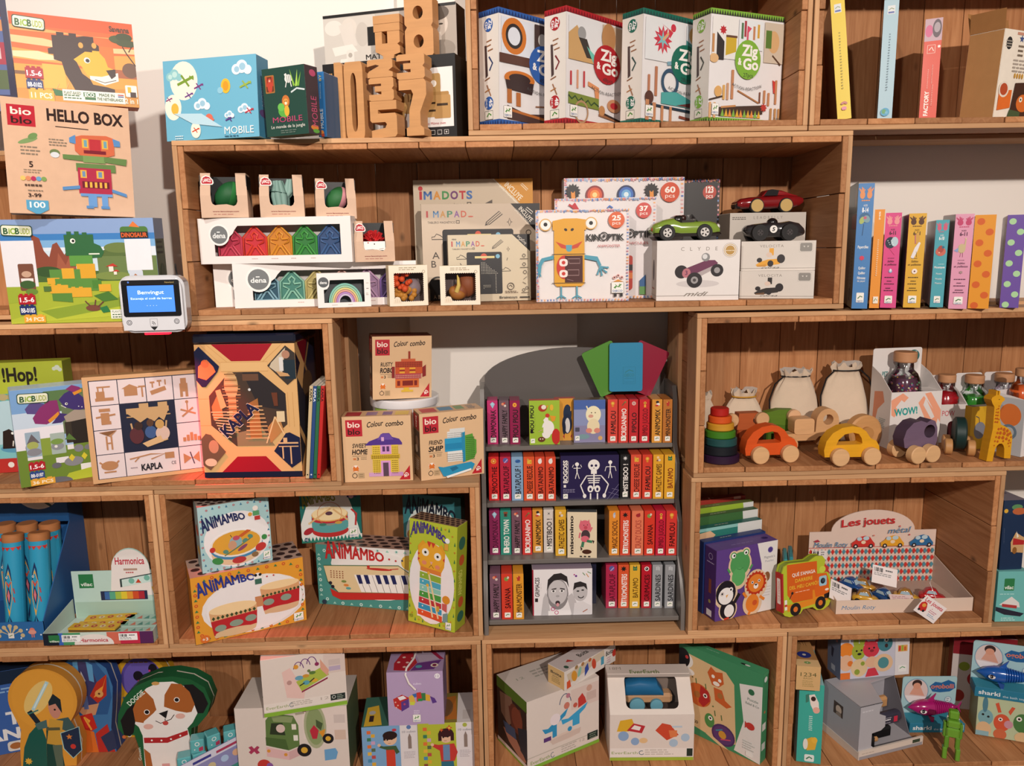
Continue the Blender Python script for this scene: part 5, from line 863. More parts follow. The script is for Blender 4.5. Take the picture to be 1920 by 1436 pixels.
# ------------------------------------------------------------------ third row left
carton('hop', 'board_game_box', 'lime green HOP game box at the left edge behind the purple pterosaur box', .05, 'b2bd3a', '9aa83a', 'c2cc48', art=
 "t 42 5 12 2a2418 w=33 b=.035:!Hop!; c 92 7 2 cfd8c8; c 95 6 2.6 cfd8c8; c 97.5 8 2 cfd8c8; r 0 28 100 14 4fa8a0; e 48 31 5 3 a89a6a; e 40 31 5 3 b8a878; e 44 60 40 26 b8d4dc; r 0 74 100 14 7fc0c4; e 46 78 14 4 5a9ab8; p 2a1c18 34 78 36 62 42 60 48 64 50 78; c 45 64 1.4 f0f0ea; l f0ece0 1 44 76 45 71; r 0 87 100 13 b8302a; t 47 89 7 e8c8b8 w=7:2x; c 40 93 3 e8e0d8")
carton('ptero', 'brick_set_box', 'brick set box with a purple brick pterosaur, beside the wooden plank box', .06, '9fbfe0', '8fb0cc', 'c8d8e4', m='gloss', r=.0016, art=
 "r 0 0 100 24 7aa4d4; r 0 24 100 26 c8d8e8; r 0 40 60 24 ece8ee; r 40 4 60 22 5a7a4a; r 60 10 40 40 6a7a58; p 5a4a86 16 20 22 15 30 14 41 17 40 24 34 27 18 25; p 8a2f6a 24 30 34 20 46 14 56 14 58 30 46 36 40 38 26 36; p e0902e 42 34 56 26 57 30 44 37; p 42306e 46 38 58 28 68 30 66 34 58 38; p 3f2f70 58 14 66 8 78 4 84 10 96 20 97 26 78 27 64 22; p 8a2f6a 68 4 76 0 86 3 88 8 78 8; p e0902e 76 8 88 5 88 8 78 11; c 67 19 1.8 f2f0ea; c 67.4 19 1 222; l f0ece6 .8 60 20 66 23; c 82 23 .7 eee; c 86 24 .7 eee; c 90 25 .7 eee;"
 "p a8988a 62 32 76 26 92 28 98 34 92 40 78 38 66 42; r 62 38 36 22 3a3228; p 2a2420 70 38 96 36 96 62 70 62; p 5a7a3a 60 56 66 50 74 58; r 0 62 100 38 6f8a34; r 20 52 26 18 8aa040; p 8a8f96 12 54 20 44 28 54; e 20 60 9 6 8a8890; r 14 66 16 5 e8e6ea; R 12 44 18 26 1 9ab0c0; p 6a6268 13 56 20 46 29 56; e 20 58 7 4 a8b060; e 21 65 9 4 8a8a92; r 12 70 18 3 e8e4e8; R 42 48 18 22 1 a8b8b0; e 50 62 8 4 8f9298; e 50 57 8 3 7a9a4a; c 48 62 2 e8e6e0; r 62 62 8 5 ece8e8; e 76 67 6 4 84848c; e 90 67 7 3 7a7a80; r 46 74 16 6 eae6e8; e 68 80 12 5 8a8a90; p d8c83a 62 76 66 72 70 76 66 80; p d8c83a 78 76 82 72 86 76 82 80; e 46 82 6 3 6a6a70; r 76 84 18 7 eceae6; p b6c238 52 100 60 92 100 88 100 100; e 44 100 20 6 6a6a72;"
 + logo_brickbuddy(9, 5, 36, 9) + ';' + brick(12, 76, 20, 8, 'b3202c', '1.5-6') + ';' + brick(12, 85.5, 18, 7, '2f4a8a', 'BB-0187') + ';' + brick(12, 93.4, 30, 6.4, 'e9a93c', '36 PCS', 'fff3d8'))
cell = lambda i, j: (5.5+i*23, 4.5+j*23)
def mini(i, j, s): x, y = cell(i, j); return f"r {x} {y} 22 22 e4cfd0;" + s.replace('X', '%s').replace('%s', '')
wd = 'b9835a'
carton('kap100', 'plank_box', 'flat wooden plank box with a grid of construction pictures', .035, 'd9a878', 'cfa070', 'b88a5c', m='card', art=
 "r 4.5 3.5 93 93 1c2038;" + ''.join(f"r {5.3+i*23.1} {4.3+j*23.1} 22.4 22.4 e6d4d4;" for i in range(4) for j in range(4) if not (i in (1, 2) and j in (1, 2)) and not (j == 3 and i == 1) and not (j == 3 and i == 2)) + "r 28.4 73.6 45.5 22.4 e6d4d4;"
 f"r 10 14 7 8 {wd}; r 9 20 15 3 {wd}; l {wd} 1.4 11 10 22 10; l {wd} 1.2 12 10 12 16; l {wd} 1.2 16 10 16 16; r 33 12 11 8 {wd}; p {wd} 31 13 38 9 46 13; l {wd} 1.4 48 22 48 12; l {wd} 1.6 45 12 51 12; l {wd} 4 55 19 68 15; l {wd} 1.2 57 14 57 9; l {wd} 1.2 63 13 63 8; l {wd} 1.2 68 12 68 7; l {wd} 1.6 55 9 59 9; l {wd} 1.6 61 8 65 8; r 80 12 7 8 {wd}; r 81 7 5 5 {wd}; r 80 20 2.4 5 {wd}; r 84.6 20 2.4 5 {wd};"
 f"r 12 34 7 8 {wd}; r 11 30 9 3 {wd}; l {wd} 1.6 8 38 24 36; r 12 42 8 3 {wd}; l {wd} 1.6 80 44 90 36; l {wd} 1.6 79 37 92 42; l {wd} 1 85 40 85 30; c 85 30 1.4 {wd}; r 14 56 1.4 13 {wd}; r 18 56 1.4 13 {wd}; p {wd} 9 52 16 56 24 51 18 57; r 14 62 5 1.4 {wd};" + ''.join(f"r {79+3.2*k} {60-abs(2-k)*-2.2} 2.6 {8-abs(2-k)*2} {wd};" for k in range(5)) +
 f"e 15 84 7 4.4 {wd}; l {wd} 1.4 7 80 11 84; l {wd} 1.4 23 80 19 84; l {wd} 1.4 10 90 20 90; p {wd} 78 80 85 85 78 90; p {wd} 92 79 86 85 92 90; l 4a4a5a 1 84 79 87 91; l {wd} 1.2 32 80 50 77 62 78 50 82; r 62 77 8 6 {wd}; l {wd} 1 40 79 36 83;"
 "r 33 32 36 5 c9a070; p c9a070 34 37 68 37 64 46 60 42 56 46 50 42 44 46 40 42; l c9a070 1 33 40 70 40; r 44 28 8 5 c9a070; r 60 28 8 6 c9a070; l c9a070 1.4 36 46 38 60; l c9a070 1.4 66 46 64 60; e 40 58 6 8 5a2a30; e 42 49 3.6 4 3a2420; e 52 56 5 6 3f5a8a; e 52 47 3 3.6 5a3a28; e 62 58 6 7 d8b8a8; e 60 49 3.8 4.4 c89a5a; p d8b080 44 66 60 60 62 66 48 70; l d8b080 1.4 50 68 66 64; t 50 86 6 1d1a24 a=c w=18 b=.04:KAPLA; g 32 88 7 1 2 9a8a90; t 67 86 3 5a4a54 w=4:CE")
kp = carton('kapbig', 'plank_box', 'tall KAPLA plank box with dark blue lid and red panels', .15, 'dcae74', '1b2036', '141726', m='gloss', r=.003, art=
 "p a01828 17 0 78 0 65 12.5 36 12.5; p a01828 35 84 64 84 79 96 18 96; r 0 95.8 100 4.2 171c34; l c99a60 .5 6 0 30 18; l c99a60 .5 12 0 33 14; l c99a60 .5 88 0 66 14; R 25 13.2 47 6.8 .3 dfb37a; L c08f58 .4 25 13.2 72 13.2 72 20 25 20; l c99a60 .4 0 40 12 40; l c99a60 .4 0 60 12 60; l c99a60 .4 90 36 90 62; l c99a60 .4 95 36 95 62;"
 "p 4a3a30 33 20.5 63 20.5 88 37 88 60 63 76 35 76 11 60 11 38; p 2f2a2c 46 20.5 63 20.5 88 37 88 50 60 46; R 46 22 16 5 .3 6a4a38; p 8a7a58 36 66 62 62 74 76 36 76; r 30 22 8 44 b98a58; e 34 30 7 10 c99c6a;" + ''.join(f"l {('7a5230','e0b884')[k%2]} .9 {28-(3 if 3<k<9 else 0)} {22+k*2.2} {40+(3 if 3<k<9 else 0)} {22+k*2.2};" for k in range(20)) +
 "p b07a48 13 46 22 34 24 54 14 56; p d8a870 18 34 23 33 28 46 22 48;" + ''.join(f"l e3c08e 1 {12+k} {50+k*2} {34-k*.4} {50+k*2.4};" for k in range(9)) + "p a06a3a 50 44 60 40 62 70 50 70;" + ''.join(f"l dfb47c 1 {50-k*.6} {46+k*3} {64+k*.8} {46+k*3};" for k in range(9)) + "p b5814c 68 62 80 52 84 64 70 74; l e3c08e 1.2 66 74 76 54; l e3c08e 1.2 76 54 86 70; r 78 50 8 8 e0c8a0; p 6a3a28 74 36 80 36 80 46 76 46;"
 "p 1a2040 0 5 5 1.4 24 16 22 20 9 31 5 31 0 26; p d87a48 3 16 12 11 18 16 20 20 10 26 2 24; e 10 14 4 3 c86a40; p 3a3430 100 7 91 1.4 72 16 91 30.5 100 25; p c8b8a0 91 3 76 14 74 17 86 24; e 91 8 4 3 b08068; p 22303a 88 12 100 12 100 26 89 26; r 84 10 4 10 d8d4d0; p c89a6a 80 20 92 22 94 24 84 24; p 6a5440 0 70 5 66 10 67 24 80 7 94 0 90; e 12 76 5 5 b88a6a; e 8 88 6 3 d8c0a0; p 1a2040 100 70 90 66 86 66.6 73 80 90 93 100 88; l d8b080 1.6 77 74 98 74; l d8b080 1 78 76.6 98 76.6; l d8b080 1.4 82 77 82 86; l d8b080 1.4 90 77 90 90; r 83 70 4 4 d8b080;"
 "t 40 51 9 e8dcc8 a=c w=46 b=.035 r=-40:KAPLA; t 40 51.2 8.4 1a2040 a=c w=45 b=.035 r=-40:KAPLA; c 52.5 33.5 1.4 d8d8d8",
 right="p dcae74 0 0 10 0 40 18 24 36 0 24; p 171c34 0 6 20 16 0 26; p 7a1424 12 0 60 0 40 18; l 9a7448 6 40 18 80 44; l 9a7448 6 44 18 70 0; e 50 34 24 10 5a4430; p dcae74 0 60 30 76 40 84 10 100 0 100; p 171c34 0 66 22 80 0 92")
W, H, D = kp['W'], kp['H'], kp['D']
MB('171b2c').box(-W/2-.003, -.003, H+.0005, W/2+.003, D+.003, H+.020, r=.004).box(-W/2+.012, .03, H+.02, W/2-.012, D-.02, H+.026, r=.004).build('lid', 'plastic', kp, 40)
for key, lb, c, tc in (('kb1', 'cream booklet with dark lettering, first of the four leaning booklets', 'cdb78e', '2a2418'), ('kb2', 'blue booklet, second of the four leaning booklets', '2a4a80', 'd8e0ea'), ('kb3', 'green booklet, third of the four leaning booklets', '2f6a48', '14201a'), ('kb4', 'red booklet, fourth of the four leaning booklets', 'c02a28', '3a1010')):
    carton(key, 'booklet', lb, .12, c, c, 'e0d4c0', cat='book', r=.0004, lift=False, group='leaning booklets', art=f"t 52 10 62 {tc} a=c r=90 w=14 b=.035:KAPLA; e 50 96 24 .8 {tc}")

# ------------------------------------------------------------------ third row centre
tub = thing('storage_tub', 'round white EverEarth tub with a lid under the rusty robot box', 'tub', (-.205, .176, 1.005)); zt = POSE['rusty'][2]-1.005
MB('d9d8dc').lathe([(.062, 0), (.066, .004), (.070, zt-.02), (.070, zt-.012)], 40, cols=['b0b4a0', 'd9d8dc', 'd9d8dc']).build('tub_wall', 'plastic', tub, 40)
MB('e4e3e6').lathe([(.0735, zt-.018), (.0745, zt-.014), (.0745, zt-.003), (.072, zt-.0005), (.05, zt-.0005), (.0, zt-.0005)], 40).build('lid', 'plastic', tub, 40)
b = MB('8fae4a')
for k in range(10): a0, a1 = rad(215+k*3), rad(218+k*3); b.add([(.0712*math.cos(a), .0712*math.sin(a), z) for a, z in ((a0, .03), (a1, .03), (a1, zt-.019), (a0, zt-.019))], [(0, 1, 2, 3)])
b.build('green_stripe', 'card', tub)
lab = Art(.07, .018).draw("r 0 0 100 100 dcdbdf; t 50 30 44 5a6a3a a=c w=80:EverEarth; e 96 30 4 20 6a7a6a"); o = lab.on(tub, 'label_print', x0=0, z1=zt-.022); 
me = o.data
for v in me.vertices: a = rad(268)+v.co.x/.0702; rr_ = .0702-v.co.y; v.co.x, v.co.y = rr_*math.cos(a), rr_*math.sin(a)
def blo(key, label, name1, name2, pic, D, tp, side):
    carton(key, 'block_box', label, D, 'dcb78e', side, 'd2ab82', m='card', art=logo_bioblo(5, 5, 24, 25)+f";t 36 9 8 2c2220 w=24 sh=.25 b=.02 up=.35:Colour; t 63 8 8 2c2220 w=26 sh=.2 b=.02 up=.2:combo; t 24 41 6.4 2c2220 a=c w=21 sh=.15 b=.02:{name1}; t 24 50 7.4 2c2220 a=c w=23 sh=.15 b=.03:{name2}; l 2c2220 .5 13 60 34 60; r 14 63 4 3 c87a4a; t 19 62 4.4 2c2220 w=3 b=.02:3; g 25 62 9 2 2.4 9a8468; c 17 79 5 f0e4d8; p d8742e 12 80 14 75 17 78 20 75 22 80; r 13 80 8 3 d8742e; o 15 90 3.4 .8 2c2220; l 2c2220 .8 15 85.4 15 87; R 20 86 9 8 .6 b89c78; r 22 88 5 .8 8a7050; r 22 91 5 .8 8a7050; p b9232e 80 98 96 76 96 98; t 90 88 6 f2e4d8 a=c r=-45 w=8 b=.02:40;"+pic, left="r 0 4 90 22 a8232e; t 50 15 20 f0dcd0 a=c r=90 w=18 b=.03:bio; r 8 28 84 38 4a3a34; e 50 44 24 8 8a6a58; e 40 56 20 6 c8b8a8; g 14 72 60 6 3 e0d0c0", topart=tp)
holes = lambda x, y, w, h, n, m, c: ''.join(f"c {x+w*(i+.5)/n:.1f} {y+h*(j+.5)/m:.1f} {w/n*.3:.2f} {c};" for i in range(n) for j in range(m))
blo('sweet', 'Colour Combo block box picturing a yellow house with a purple roof', 'SWEET', 'HOME', "p 52358a 32 44 38 38 54 32 58 26 68 26 72 32 82 35 86 41 86 44 32 44; p 6a4aa0 50 36 56 27 68 27 74 36; r 56 32 4 6 d8a8d0; r 42 44 38 48 dfc04a; r 40 58 42 7 d2b038; r 54 44 16 14 d89ad0; r 57 46 4 8 5a3a6a; r 63 46 4 8 5a3a6a; r 54 68 14 24 d89ad0; r 57 71 8 21 5a4454; r 36 86 18 6 d0a0c8; r 68 86 18 6 c890c0;" + holes(43, 46, 10, 12, 4, 4, '8a7022') + holes(71, 46, 9, 12, 4, 4, '8a7022') + holes(43, 66, 10, 22, 4, 7, '8a7022') + holes(70, 66, 9, 22, 4, 7, '8a7022') + holes(41, 59, 40, 5, 14, 2, '8a7022'), .052, "r 4 20 22 70 a8303a; r 34 24 16 60 9a7a98; r 58 24 14 60 7a5a8a; r 76 20 20 66 d8b84a", 'cfa77c')
blo('friend', 'Colour Combo block box picturing a blue sailing ship', 'FRIEND', 'SHIP', "r 42 30 28 46 e2e2de; r 46 26 24 6 d8d8d4; r 38 40 28 20 2f98c4; r 38 48 30 9 2586b4; p 2a8ab0 64 34 70 32 70 78 66 79; p 5a9a3a 70 38 82 36 84 44 88 46 88 66 84 74 70 78;" + holes(71, 40, 14, 36, 6, 12, '2f5a22') + holes(42, 31, 24, 8, 10, 3, 'a8a8a8') + holes(40, 62, 26, 12, 11, 4, 'a8a8a8') + "p 2a90ba 26 80 34 82 78 78 84 82 80 90 40 96 34 96; p 1f6a90 44 84 54 82 58 86 48 90; p e8eae8 38 96 78 88 78 91 40 99;", .052, "r 6 20 24 66 b8404a; r 34 16 22 60 5a8aa8; r 60 14 14 60 7a9a6a; g 80 20 14 4 16 6a7a88", '8a6a4c')
blo('rusty', 'Colour Combo block box picturing a red and orange robot head', 'RUSTY', 'ROBO', "r 60 24 3.6 12 9a3a28; r 48 36 24 5 c8603a; r 38 40 46 10 b84a30; r 38 50 46 10 c8582e; r 45 50 9 9 e8a83a; r 62 50 10 9 e8a83a; r 45 53 9 3 9a2f24; r 62 53 10 3 9a2f24; r 38 60 44 8 b04a5a; r 38 68 40 14 d06a34; r 50 71 18 8 7a241e; r 41 71 5 8 7a241e; r 70 71 5 8 7a241e; r 32 48 5 18 8a2a2a; p 8a2a2a 84 50 90 46 90 64 84 66; r 52 82 9 6 d8b23a; r 48 86 20 3 d8b23a;" + holes(39, 41, 44, 8, 15, 3, '7a2a1e') + holes(39, 61, 42, 6, 15, 2, 'e8b08a'), .05, "r 0 0 100 100 7a3a2c", '7a4a38')

# ------------------------------------------------------------------ fourth row left: rain sticks and harmonicas
t = thing('rainstick_display', 'blue cardboard display stand holding fish-patterned rain sticks', 'display stand', (-1.06, .012, .6881))
X1, X0 = .120, -.22; c = '2f6aa6'
MB(c).box(X0, 0, 0, X1, .002, .040).build('front_lip', 'card', t)
MB(c).prism([(0, 0), (.19, 0), (.19, .294), (.135, .294), (.135, .207), (.002, .040), (0, .040)], X1-.002, X1, 'x', '2a5c96').build('side_panel', 'card', t)
MB('285a94').box(X0, .186, 0, X1-.002, .19, .294).build('back_panel', 'card', t)
MB('255488').box(X0, .133, .207, X1-.002, .135, .294).build('header_panel', 'card', t)
MB('285a94').box(X0, .002, 0, X1-.002, .186, .002).build('base_panel', 'card', t)
Art(.34, .040).draw("r 0 0 100 100 2f6aa6;" + ''.join(f"p c8b48a 80 72 {80+7*math.cos(math.pi*k/6)-1:.1f} {72-52*math.sin(math.pi*k/6):.1f} {80+7*math.cos(math.pi*k/6)+1:.1f} {72-52*math.sin(math.pi*k/6):.1f};" + f"c {80+7*math.cos(math.pi*k/6):.1f} {72-52*math.sin(math.pi*k/6):.1f} 1.3 c8b48a;" for k in range(7)) + "r 78.5 58 3.4 28 e6e2d8; l 6a8a5a .5 79 76 81 68; e 93 45 1.6 14 d87a6a; e 93 55 2.4 12 e09a8a; l d87a6a .6 92.6 64 92.6 84; l d87a6a .6 93.8 64 93.8 84; c 98 70 .5 e0e8f0; c 90 40 .5 e0e8f0; c 86 86 .5 e0e8f0").on(t, 'lip_print', x0=X0, z1=.040, y0=0)
Art(.34, .087).draw("r 0 0 100 100 255488; e 82 22 14 46 e0d4c4; e 82 22 12.8 42 d8ccba; t 86 8 14 1d2436 a=c w=12 b=.035:MAM; t 87 30 14 1d2436 a=c w=8 b=.035:BO; l 2f4a4a 1.6 72 10 90 60").on(t, 'header_print', x0=X0, z1=.294, y0=.133)
fish = "p e8a83a 50 30 34 44 34 62 48 82 62 62 62 44; p 1f3560 50 22 38 34 36 42 62 42 58 30; p d0482e 38 43 60 43 49 50; c 42 38 5 f0ece0; c 42 38 2.4 1f3560; p 1d2a4a 48 48 38 58 50 70 58 58; p d87a86 48 51 42 58 50 66 54 58; p 1f3560 48 80 34 92 34 98 44 92; p 1f3560 48 80 62 90 64 96 54 92; l b83a38 4 66 50 70 56; l b83a38 4 66 60 70 66; r 0 4 100 5 c8703a; p c8352e 0 5 10 9 20 5 30 9 40 5 50 9 60 5 70 9 80 5 90 9 100 5; l c05a6a 3 74 99 78 90; l c05a6a 3 84 98 78 92; c 68 97 2 dff; c 90 95 2 dff"
def rainstick(label, x, y, z, h, tilt):
    s = thing('rain_stick', label, 'rain stick', (x, y, z), 0, tilt, 0, 'rain sticks in the blue display'); r = .0195
    MB('2f9ac0').lathe([(r, 0), (r, h)], 28).build('tube', 'satin', s, 40)
    MB('b8794a').lathe([(r+.0004, h), (r+.0008, h+.002), (r+.0008, h+.014), (r-.002, h+.0165), (0, h+.0165)], 28).build('wooden_cap', 'toy', s, 40)
    a = Art(.05, h).draw("r 0 0 100 100 2f9ac0;"+fish); o = a.on(s, 'tube_print', x0=0, z1=h)
    for v in o.data.vertices: q = rad(-90)+(v.co.x-.025)/r; R = r+.0002-v.co.y; v.co.x, v.co.y = R*math.cos(q), R*math.sin(q)
rainstick('rain stick with a striped fish, front right of the display', -.964, .046, .6935, .190, 8)
rainstick('rain stick with a striped fish, front left of the display', -1.018, .046, .6935, .188, 8)
rainstick('rain stick behind the front right one', -.963, .108, .6925, .196, 1)
rainstick('rain stick behind the front left one', -1.010, .108, .6925, .196, 1)
rainstick('rain stick at the far left behind the others', -1.056, .108, .6925, .196, 1)

t = thing('harmonica_display', 'pale green counter display with a rounded Harmonica sign', 'display stand', (-.819, -.012, .6881)); hw = .110
MB('cfe0d6').box(-hw, 0, 0, hw, .0015, .026).build('front_lip', 'card', t)
for s in (-1, 1): MB('b8c8c0').prism([(0, 0), (.115, 0), (.115, .045), (0, .026)], s*hw-(.0015 if s > 0 else 0), s*hw+(.0015 if s < 0 else 0), 'x').build('side_panel', 'card', t)
MB('c4d4cc').box(-hw+.002, .0015, 0, hw-.002, .115, .0015).build('base_panel', 'card', t)
bp = [(-hw+.004, 0), (hw-.004, 0), (hw-.004, .108), (.064, .108)] + arc(.021, .108, .041, .050, 0, 180, 14) + [(-.026, .108), (-hw+.004, .108)]
MB('bdd8ce').prism(bp, .115, .117, 'y').build('back_panel', 'card', t)
Art(.208, .158).draw("r 0 31.6 100 68.4 bdd8ce; p eee6e2 32 68 38 60 " + ' '.join(f"{60.1+19.5*math.cos(rad(180+a)):.1f} {31.6+30*math.sin(rad(180+a)):.1f}" for a in range(0, 181, 12)) + " 84 60 90 68; r 6 36 15 20 2f7a48; t 13.5 48 5 eef2ea a=c w=12 b=.02:vilac; t 60 13 10 c02a40 a=c w=30 b=.02:Harmonica; r 53 29 14 3 b89a8a; g 55 34 10 1 4 c05a5a; p 3a4a4a 48 44 92 34 92 46 48 56; p cfe6e0 50 45 92 35.5 92 46 50 55.5; p c8482e 64 50 67 44 70 50; p c8482e 82 46 85 40 88 46; e 60 47 3 4 7ab8a8; e 76 43 3 4 7ab8a8; r 27 61 48 13 2a3050; r 31 62 5 11 3f6aa8; r 36 62 6 11 5aa88a; r 42 62 6 11 a8c04a; r 48 62 6 11 e0c83a; r 54 62 6 11 e0983a; r 60 62 6 11 d0502e; r 66 62 6 11 b02a3a; p e0b63a 80 56 100 48 100 62 82 68; c 88 59 2.6 b8382e; c 95 57 2.6 b8382e; r 0 76 100 24 a8c4b4").on(t, 'back_print', x0=-.104, z1=.158, y0=.115)
Art(hw*2, .026).draw("r 0 0 100 100 cfe0d6; r 0 0 14 100 1f2430; r 14 0 4 100 3f6ac0; r 18 0 16 100 4f9a6a; r 58 0 14 100 d8705a; r 70 0 18 100 c8304a; r 88 0 12 100 5a2a5a; e 46 92 18 78 efe6e0; r 5 16 10 60 2f7a48; t 10 58 16 eef2ea a=c w=9 b=.02:vilac; t 46 48 30 c02a40 a=c w=26 b=.02:Harmonica;" + barcode(17, 16, 17, 58) + ';' + barcode(69, 12, 17, 58)).on(t, 'lip_print', x0=-hw, z1=.026, y0=0)
def harmonica(label, x, y, z, yaw, c, dots, tilt=0):
    h = thing('harmonica', label, 'harmonica', (x, y, z), yaw, tilt, 0, 'harmonicas in the counter display')
    MB(c).box(-.05, 0, .0, .05, .024, .0035, r=.001).box(-.05, 0, .0085, .05, .024, .012, r=.001).build('cover_plate', 'satin', h)
    MB('7a5a30').box(-.049, .001, .0035, .049, .023, .0085).build('comb', 'toy', h)
    Art(.1, .024).draw(f"r 0 0 100 100 {c};" + dots).on(h, 'plate_print', 'top', y0=.024, z1=.012)
apple = ''.join(f"e {14+k*18} 50 6 24 {('b8382e','e0d0a0')[k%2]}; c {14+k*18} 50 2.4 {('e0b63a','b8382e')[k%2]};" for k in range(5))
tri_ = ''.join(f"p {('6aa898','c8705a','4a8a80')[k%3]} {8+k*15} 80 {14+k*15} 20 {20+k*15} 80;" for k in range(6))
for k, (x, y, z, yw, lb) in enumerate(((-.845, .012, 0.6978, -4, 'yellow apple harmonica lying at the front of the tray'), (-.842, .040, .690, 3, 'yellow apple harmonica behind the front one'), (-.838, .068, .690, 4, 'yellow apple harmonica at the back of the tray'))): harmonica(lb, x, y, z, yw, 'dcae2e', apple)
for k, (x, y, z, yw, lb) in enumerate(((-.755, .006, .690, 2, 'pale green harmonica at the front right of the tray'), (-.753, .034, .690, 0, 'pale green harmonica in the middle right of the tray'), (-.752, .062, .690, -2, 'pale green harmonica at the back right of the tray'))): harmonica(lb, x, y, z, yw, 'a8c8bc', tri_)

# ------------------------------------------------------------------ fourth row middle: music boxes
def animambo(x, y, h, w, c, gr=1.2, r=0, arc_=.35): return f"t {x+w/2} {y} {h} {c} a=c w={w} b=.035 gr={gr} arc={arc_} r={r}:ANiMAMBO"
def confetti(n, seed, cs, edge=9):
    r = random.Random(seed); s = ''
    for i in range(n):
        a = 2*math.pi*i/n; u = 50+47*max(-1, min(1, 1.25*math.cos(a))); v = 50+46*max(-1, min(1, 1.25*math.sin(a)))
        s += f"c {u:.1f} {v:.1f} 1.5 {cs[0]}; c {u:.1f} {v:.1f} .7 {cs[2]};" if i % 2 else f"p {cs[1]} {u-1.6:.1f} {v+1.8:.1f} {u:.1f} {v-2:.1f} {u+1.6:.1f} {v+1.8:.1f};"
    return s
spots = ''.join(f"e {6+k%9*11+(k//9%2)*5} {14+k//9*24} 4 8 3a2a2a;" for k in range(36))
carton('bongo', 'music_toy_box', 'orange ANIMAMBO box with two bongo drums', .10, 'e09a32', 'c8842a', 'd8b8a8', m='card', topart="r 0 0 100 100 b89a8c;"+spots, art=
 "e 54 56 47 43 e8e2e0;" + confetti(44, 3, ('c8502e', '3f7a4a', 'e09a32')) + "e 54 56 44 40 e8e2e0; e 54 56 43 39 ece6e6; " + animambo(4, 16, 9, 52, '2f3a8a', 1.4, -8, .4) +
 ";e 77 35 18 6 e8c08a; p d8a070 59 36 95 34 95 46 60 50; e 77 34 18 6 efcf9e; p b8282e 59 50 95 46 94 66 61 70; p d8b088 61 70 94 66 93 72 62 76; e 77 72 15.5 5 d8b088; r 54 46 7 16 c8865a; e 34 56 21 8 d8a070; p d8a878 13 57 55 54 55 66 14 70; e 34 55 21 8 efcf9e; p b8282e 14 70 55 66 54 86 16 92; p dab890 16 92 54 86 53 91 17 96; e 35 91 18 6 dab890; e 22 82 5 5 8a9a8a; e 36 79 6 5 8a9a8a; e 49 76 5 5 8a9a8a; e 66 58 5 5 8a9a8a; e 82 56 5 5 8a9a8a;" + ''.join(f"p 3a4a2a {15+k*4} {66-k*.3} {16.5+k*4} {63-k*.3} {18+k*4} {66-k*.3} {16.5+k*4} {69-k*.3};" for k in range(10)) + ''.join(f"p 3a4a2a {60+k*3.6} {47-k*.3} {61.4+k*3.6} {44.6-k*.3} {62.8+k*3.6} {47-k*.3} {61.4+k*3.6} {49.5-k*.3};" for k in range(10)) +
 "c 58 16 4 f0ece8; c 56 13 1.4 222; c 60 13 1.4 222; r 55 19 6 8 3f6a5a; c 66 18 .8 c03a3a; c 72 18 .8 c03a3a; c 8 93 4 d8702e; t 8 91 4.4 f2e6d8 a=c w=5 b=.02:+3;" + logo_lizard(88, 84, 9, 13))
carton('tamb', 'music_toy_box', 'pale blue ANIMAMBO box with a tambourine, standing on the bongo box', .06, 'a8cdd0', '8aa8a8', 'b8a89a', m='card', topart="r 0 0 100 100 a8968a;"+spots, left="r 0 0 100 100 9ab8b8; e 50 40 30 8 c05a4a; e 50 70 30 6 d8b04a", art=
 "e 52 56 47 42 ece8e8;" + confetti(36, 5, ('b8323a', '3f7a9a', 'a8cdd0')) + animambo(3, 24, 9, 62, '232c5a', 1.3, -10, .35) + ";e 50 74 36 20 e0c09a; e 50 66 37 20 4a86b0; e 50 62 37 20 e8e2da; e 50 61.4 34 18 dca23a; e 22 84 8 5 3f8a4a r=20; e 84 74 8 6 c03a34 r=-20; e 52 88 10 5 b83a3a; e 75 84 5 4 8a6a48; e 90 60 4 4 3f8a4a; e 16 66 4 4 c03a34; e 49 60 9 9 8ab0b8; e 44 64 6 7 c8987a; e 50 54 5 3.6 c05060; p c8602e 52 52 66 44 72 46 58 54; l 5a7a5a 1.6 32 78 52 68 70 58; e 62 60 4 3 5a8a7a r=-30; e 70 55 4 3 5a8a7a r=30; e 34 72 4 3 5a8a7a r=20; e 58 70 8 2.6 8a4a6a r=-30; l 3a2a2a .8 42 48 44 52; c 80 14 4 f0e8e0; r 76 18 9 7 5aa06a; r 78 26 8 6 c03a34; c 72 22 3 e0a040; t 6 93 4 5a8aa0 w=6 b=.02:+3;" + logo_lizard(87, 82, 10, 13))
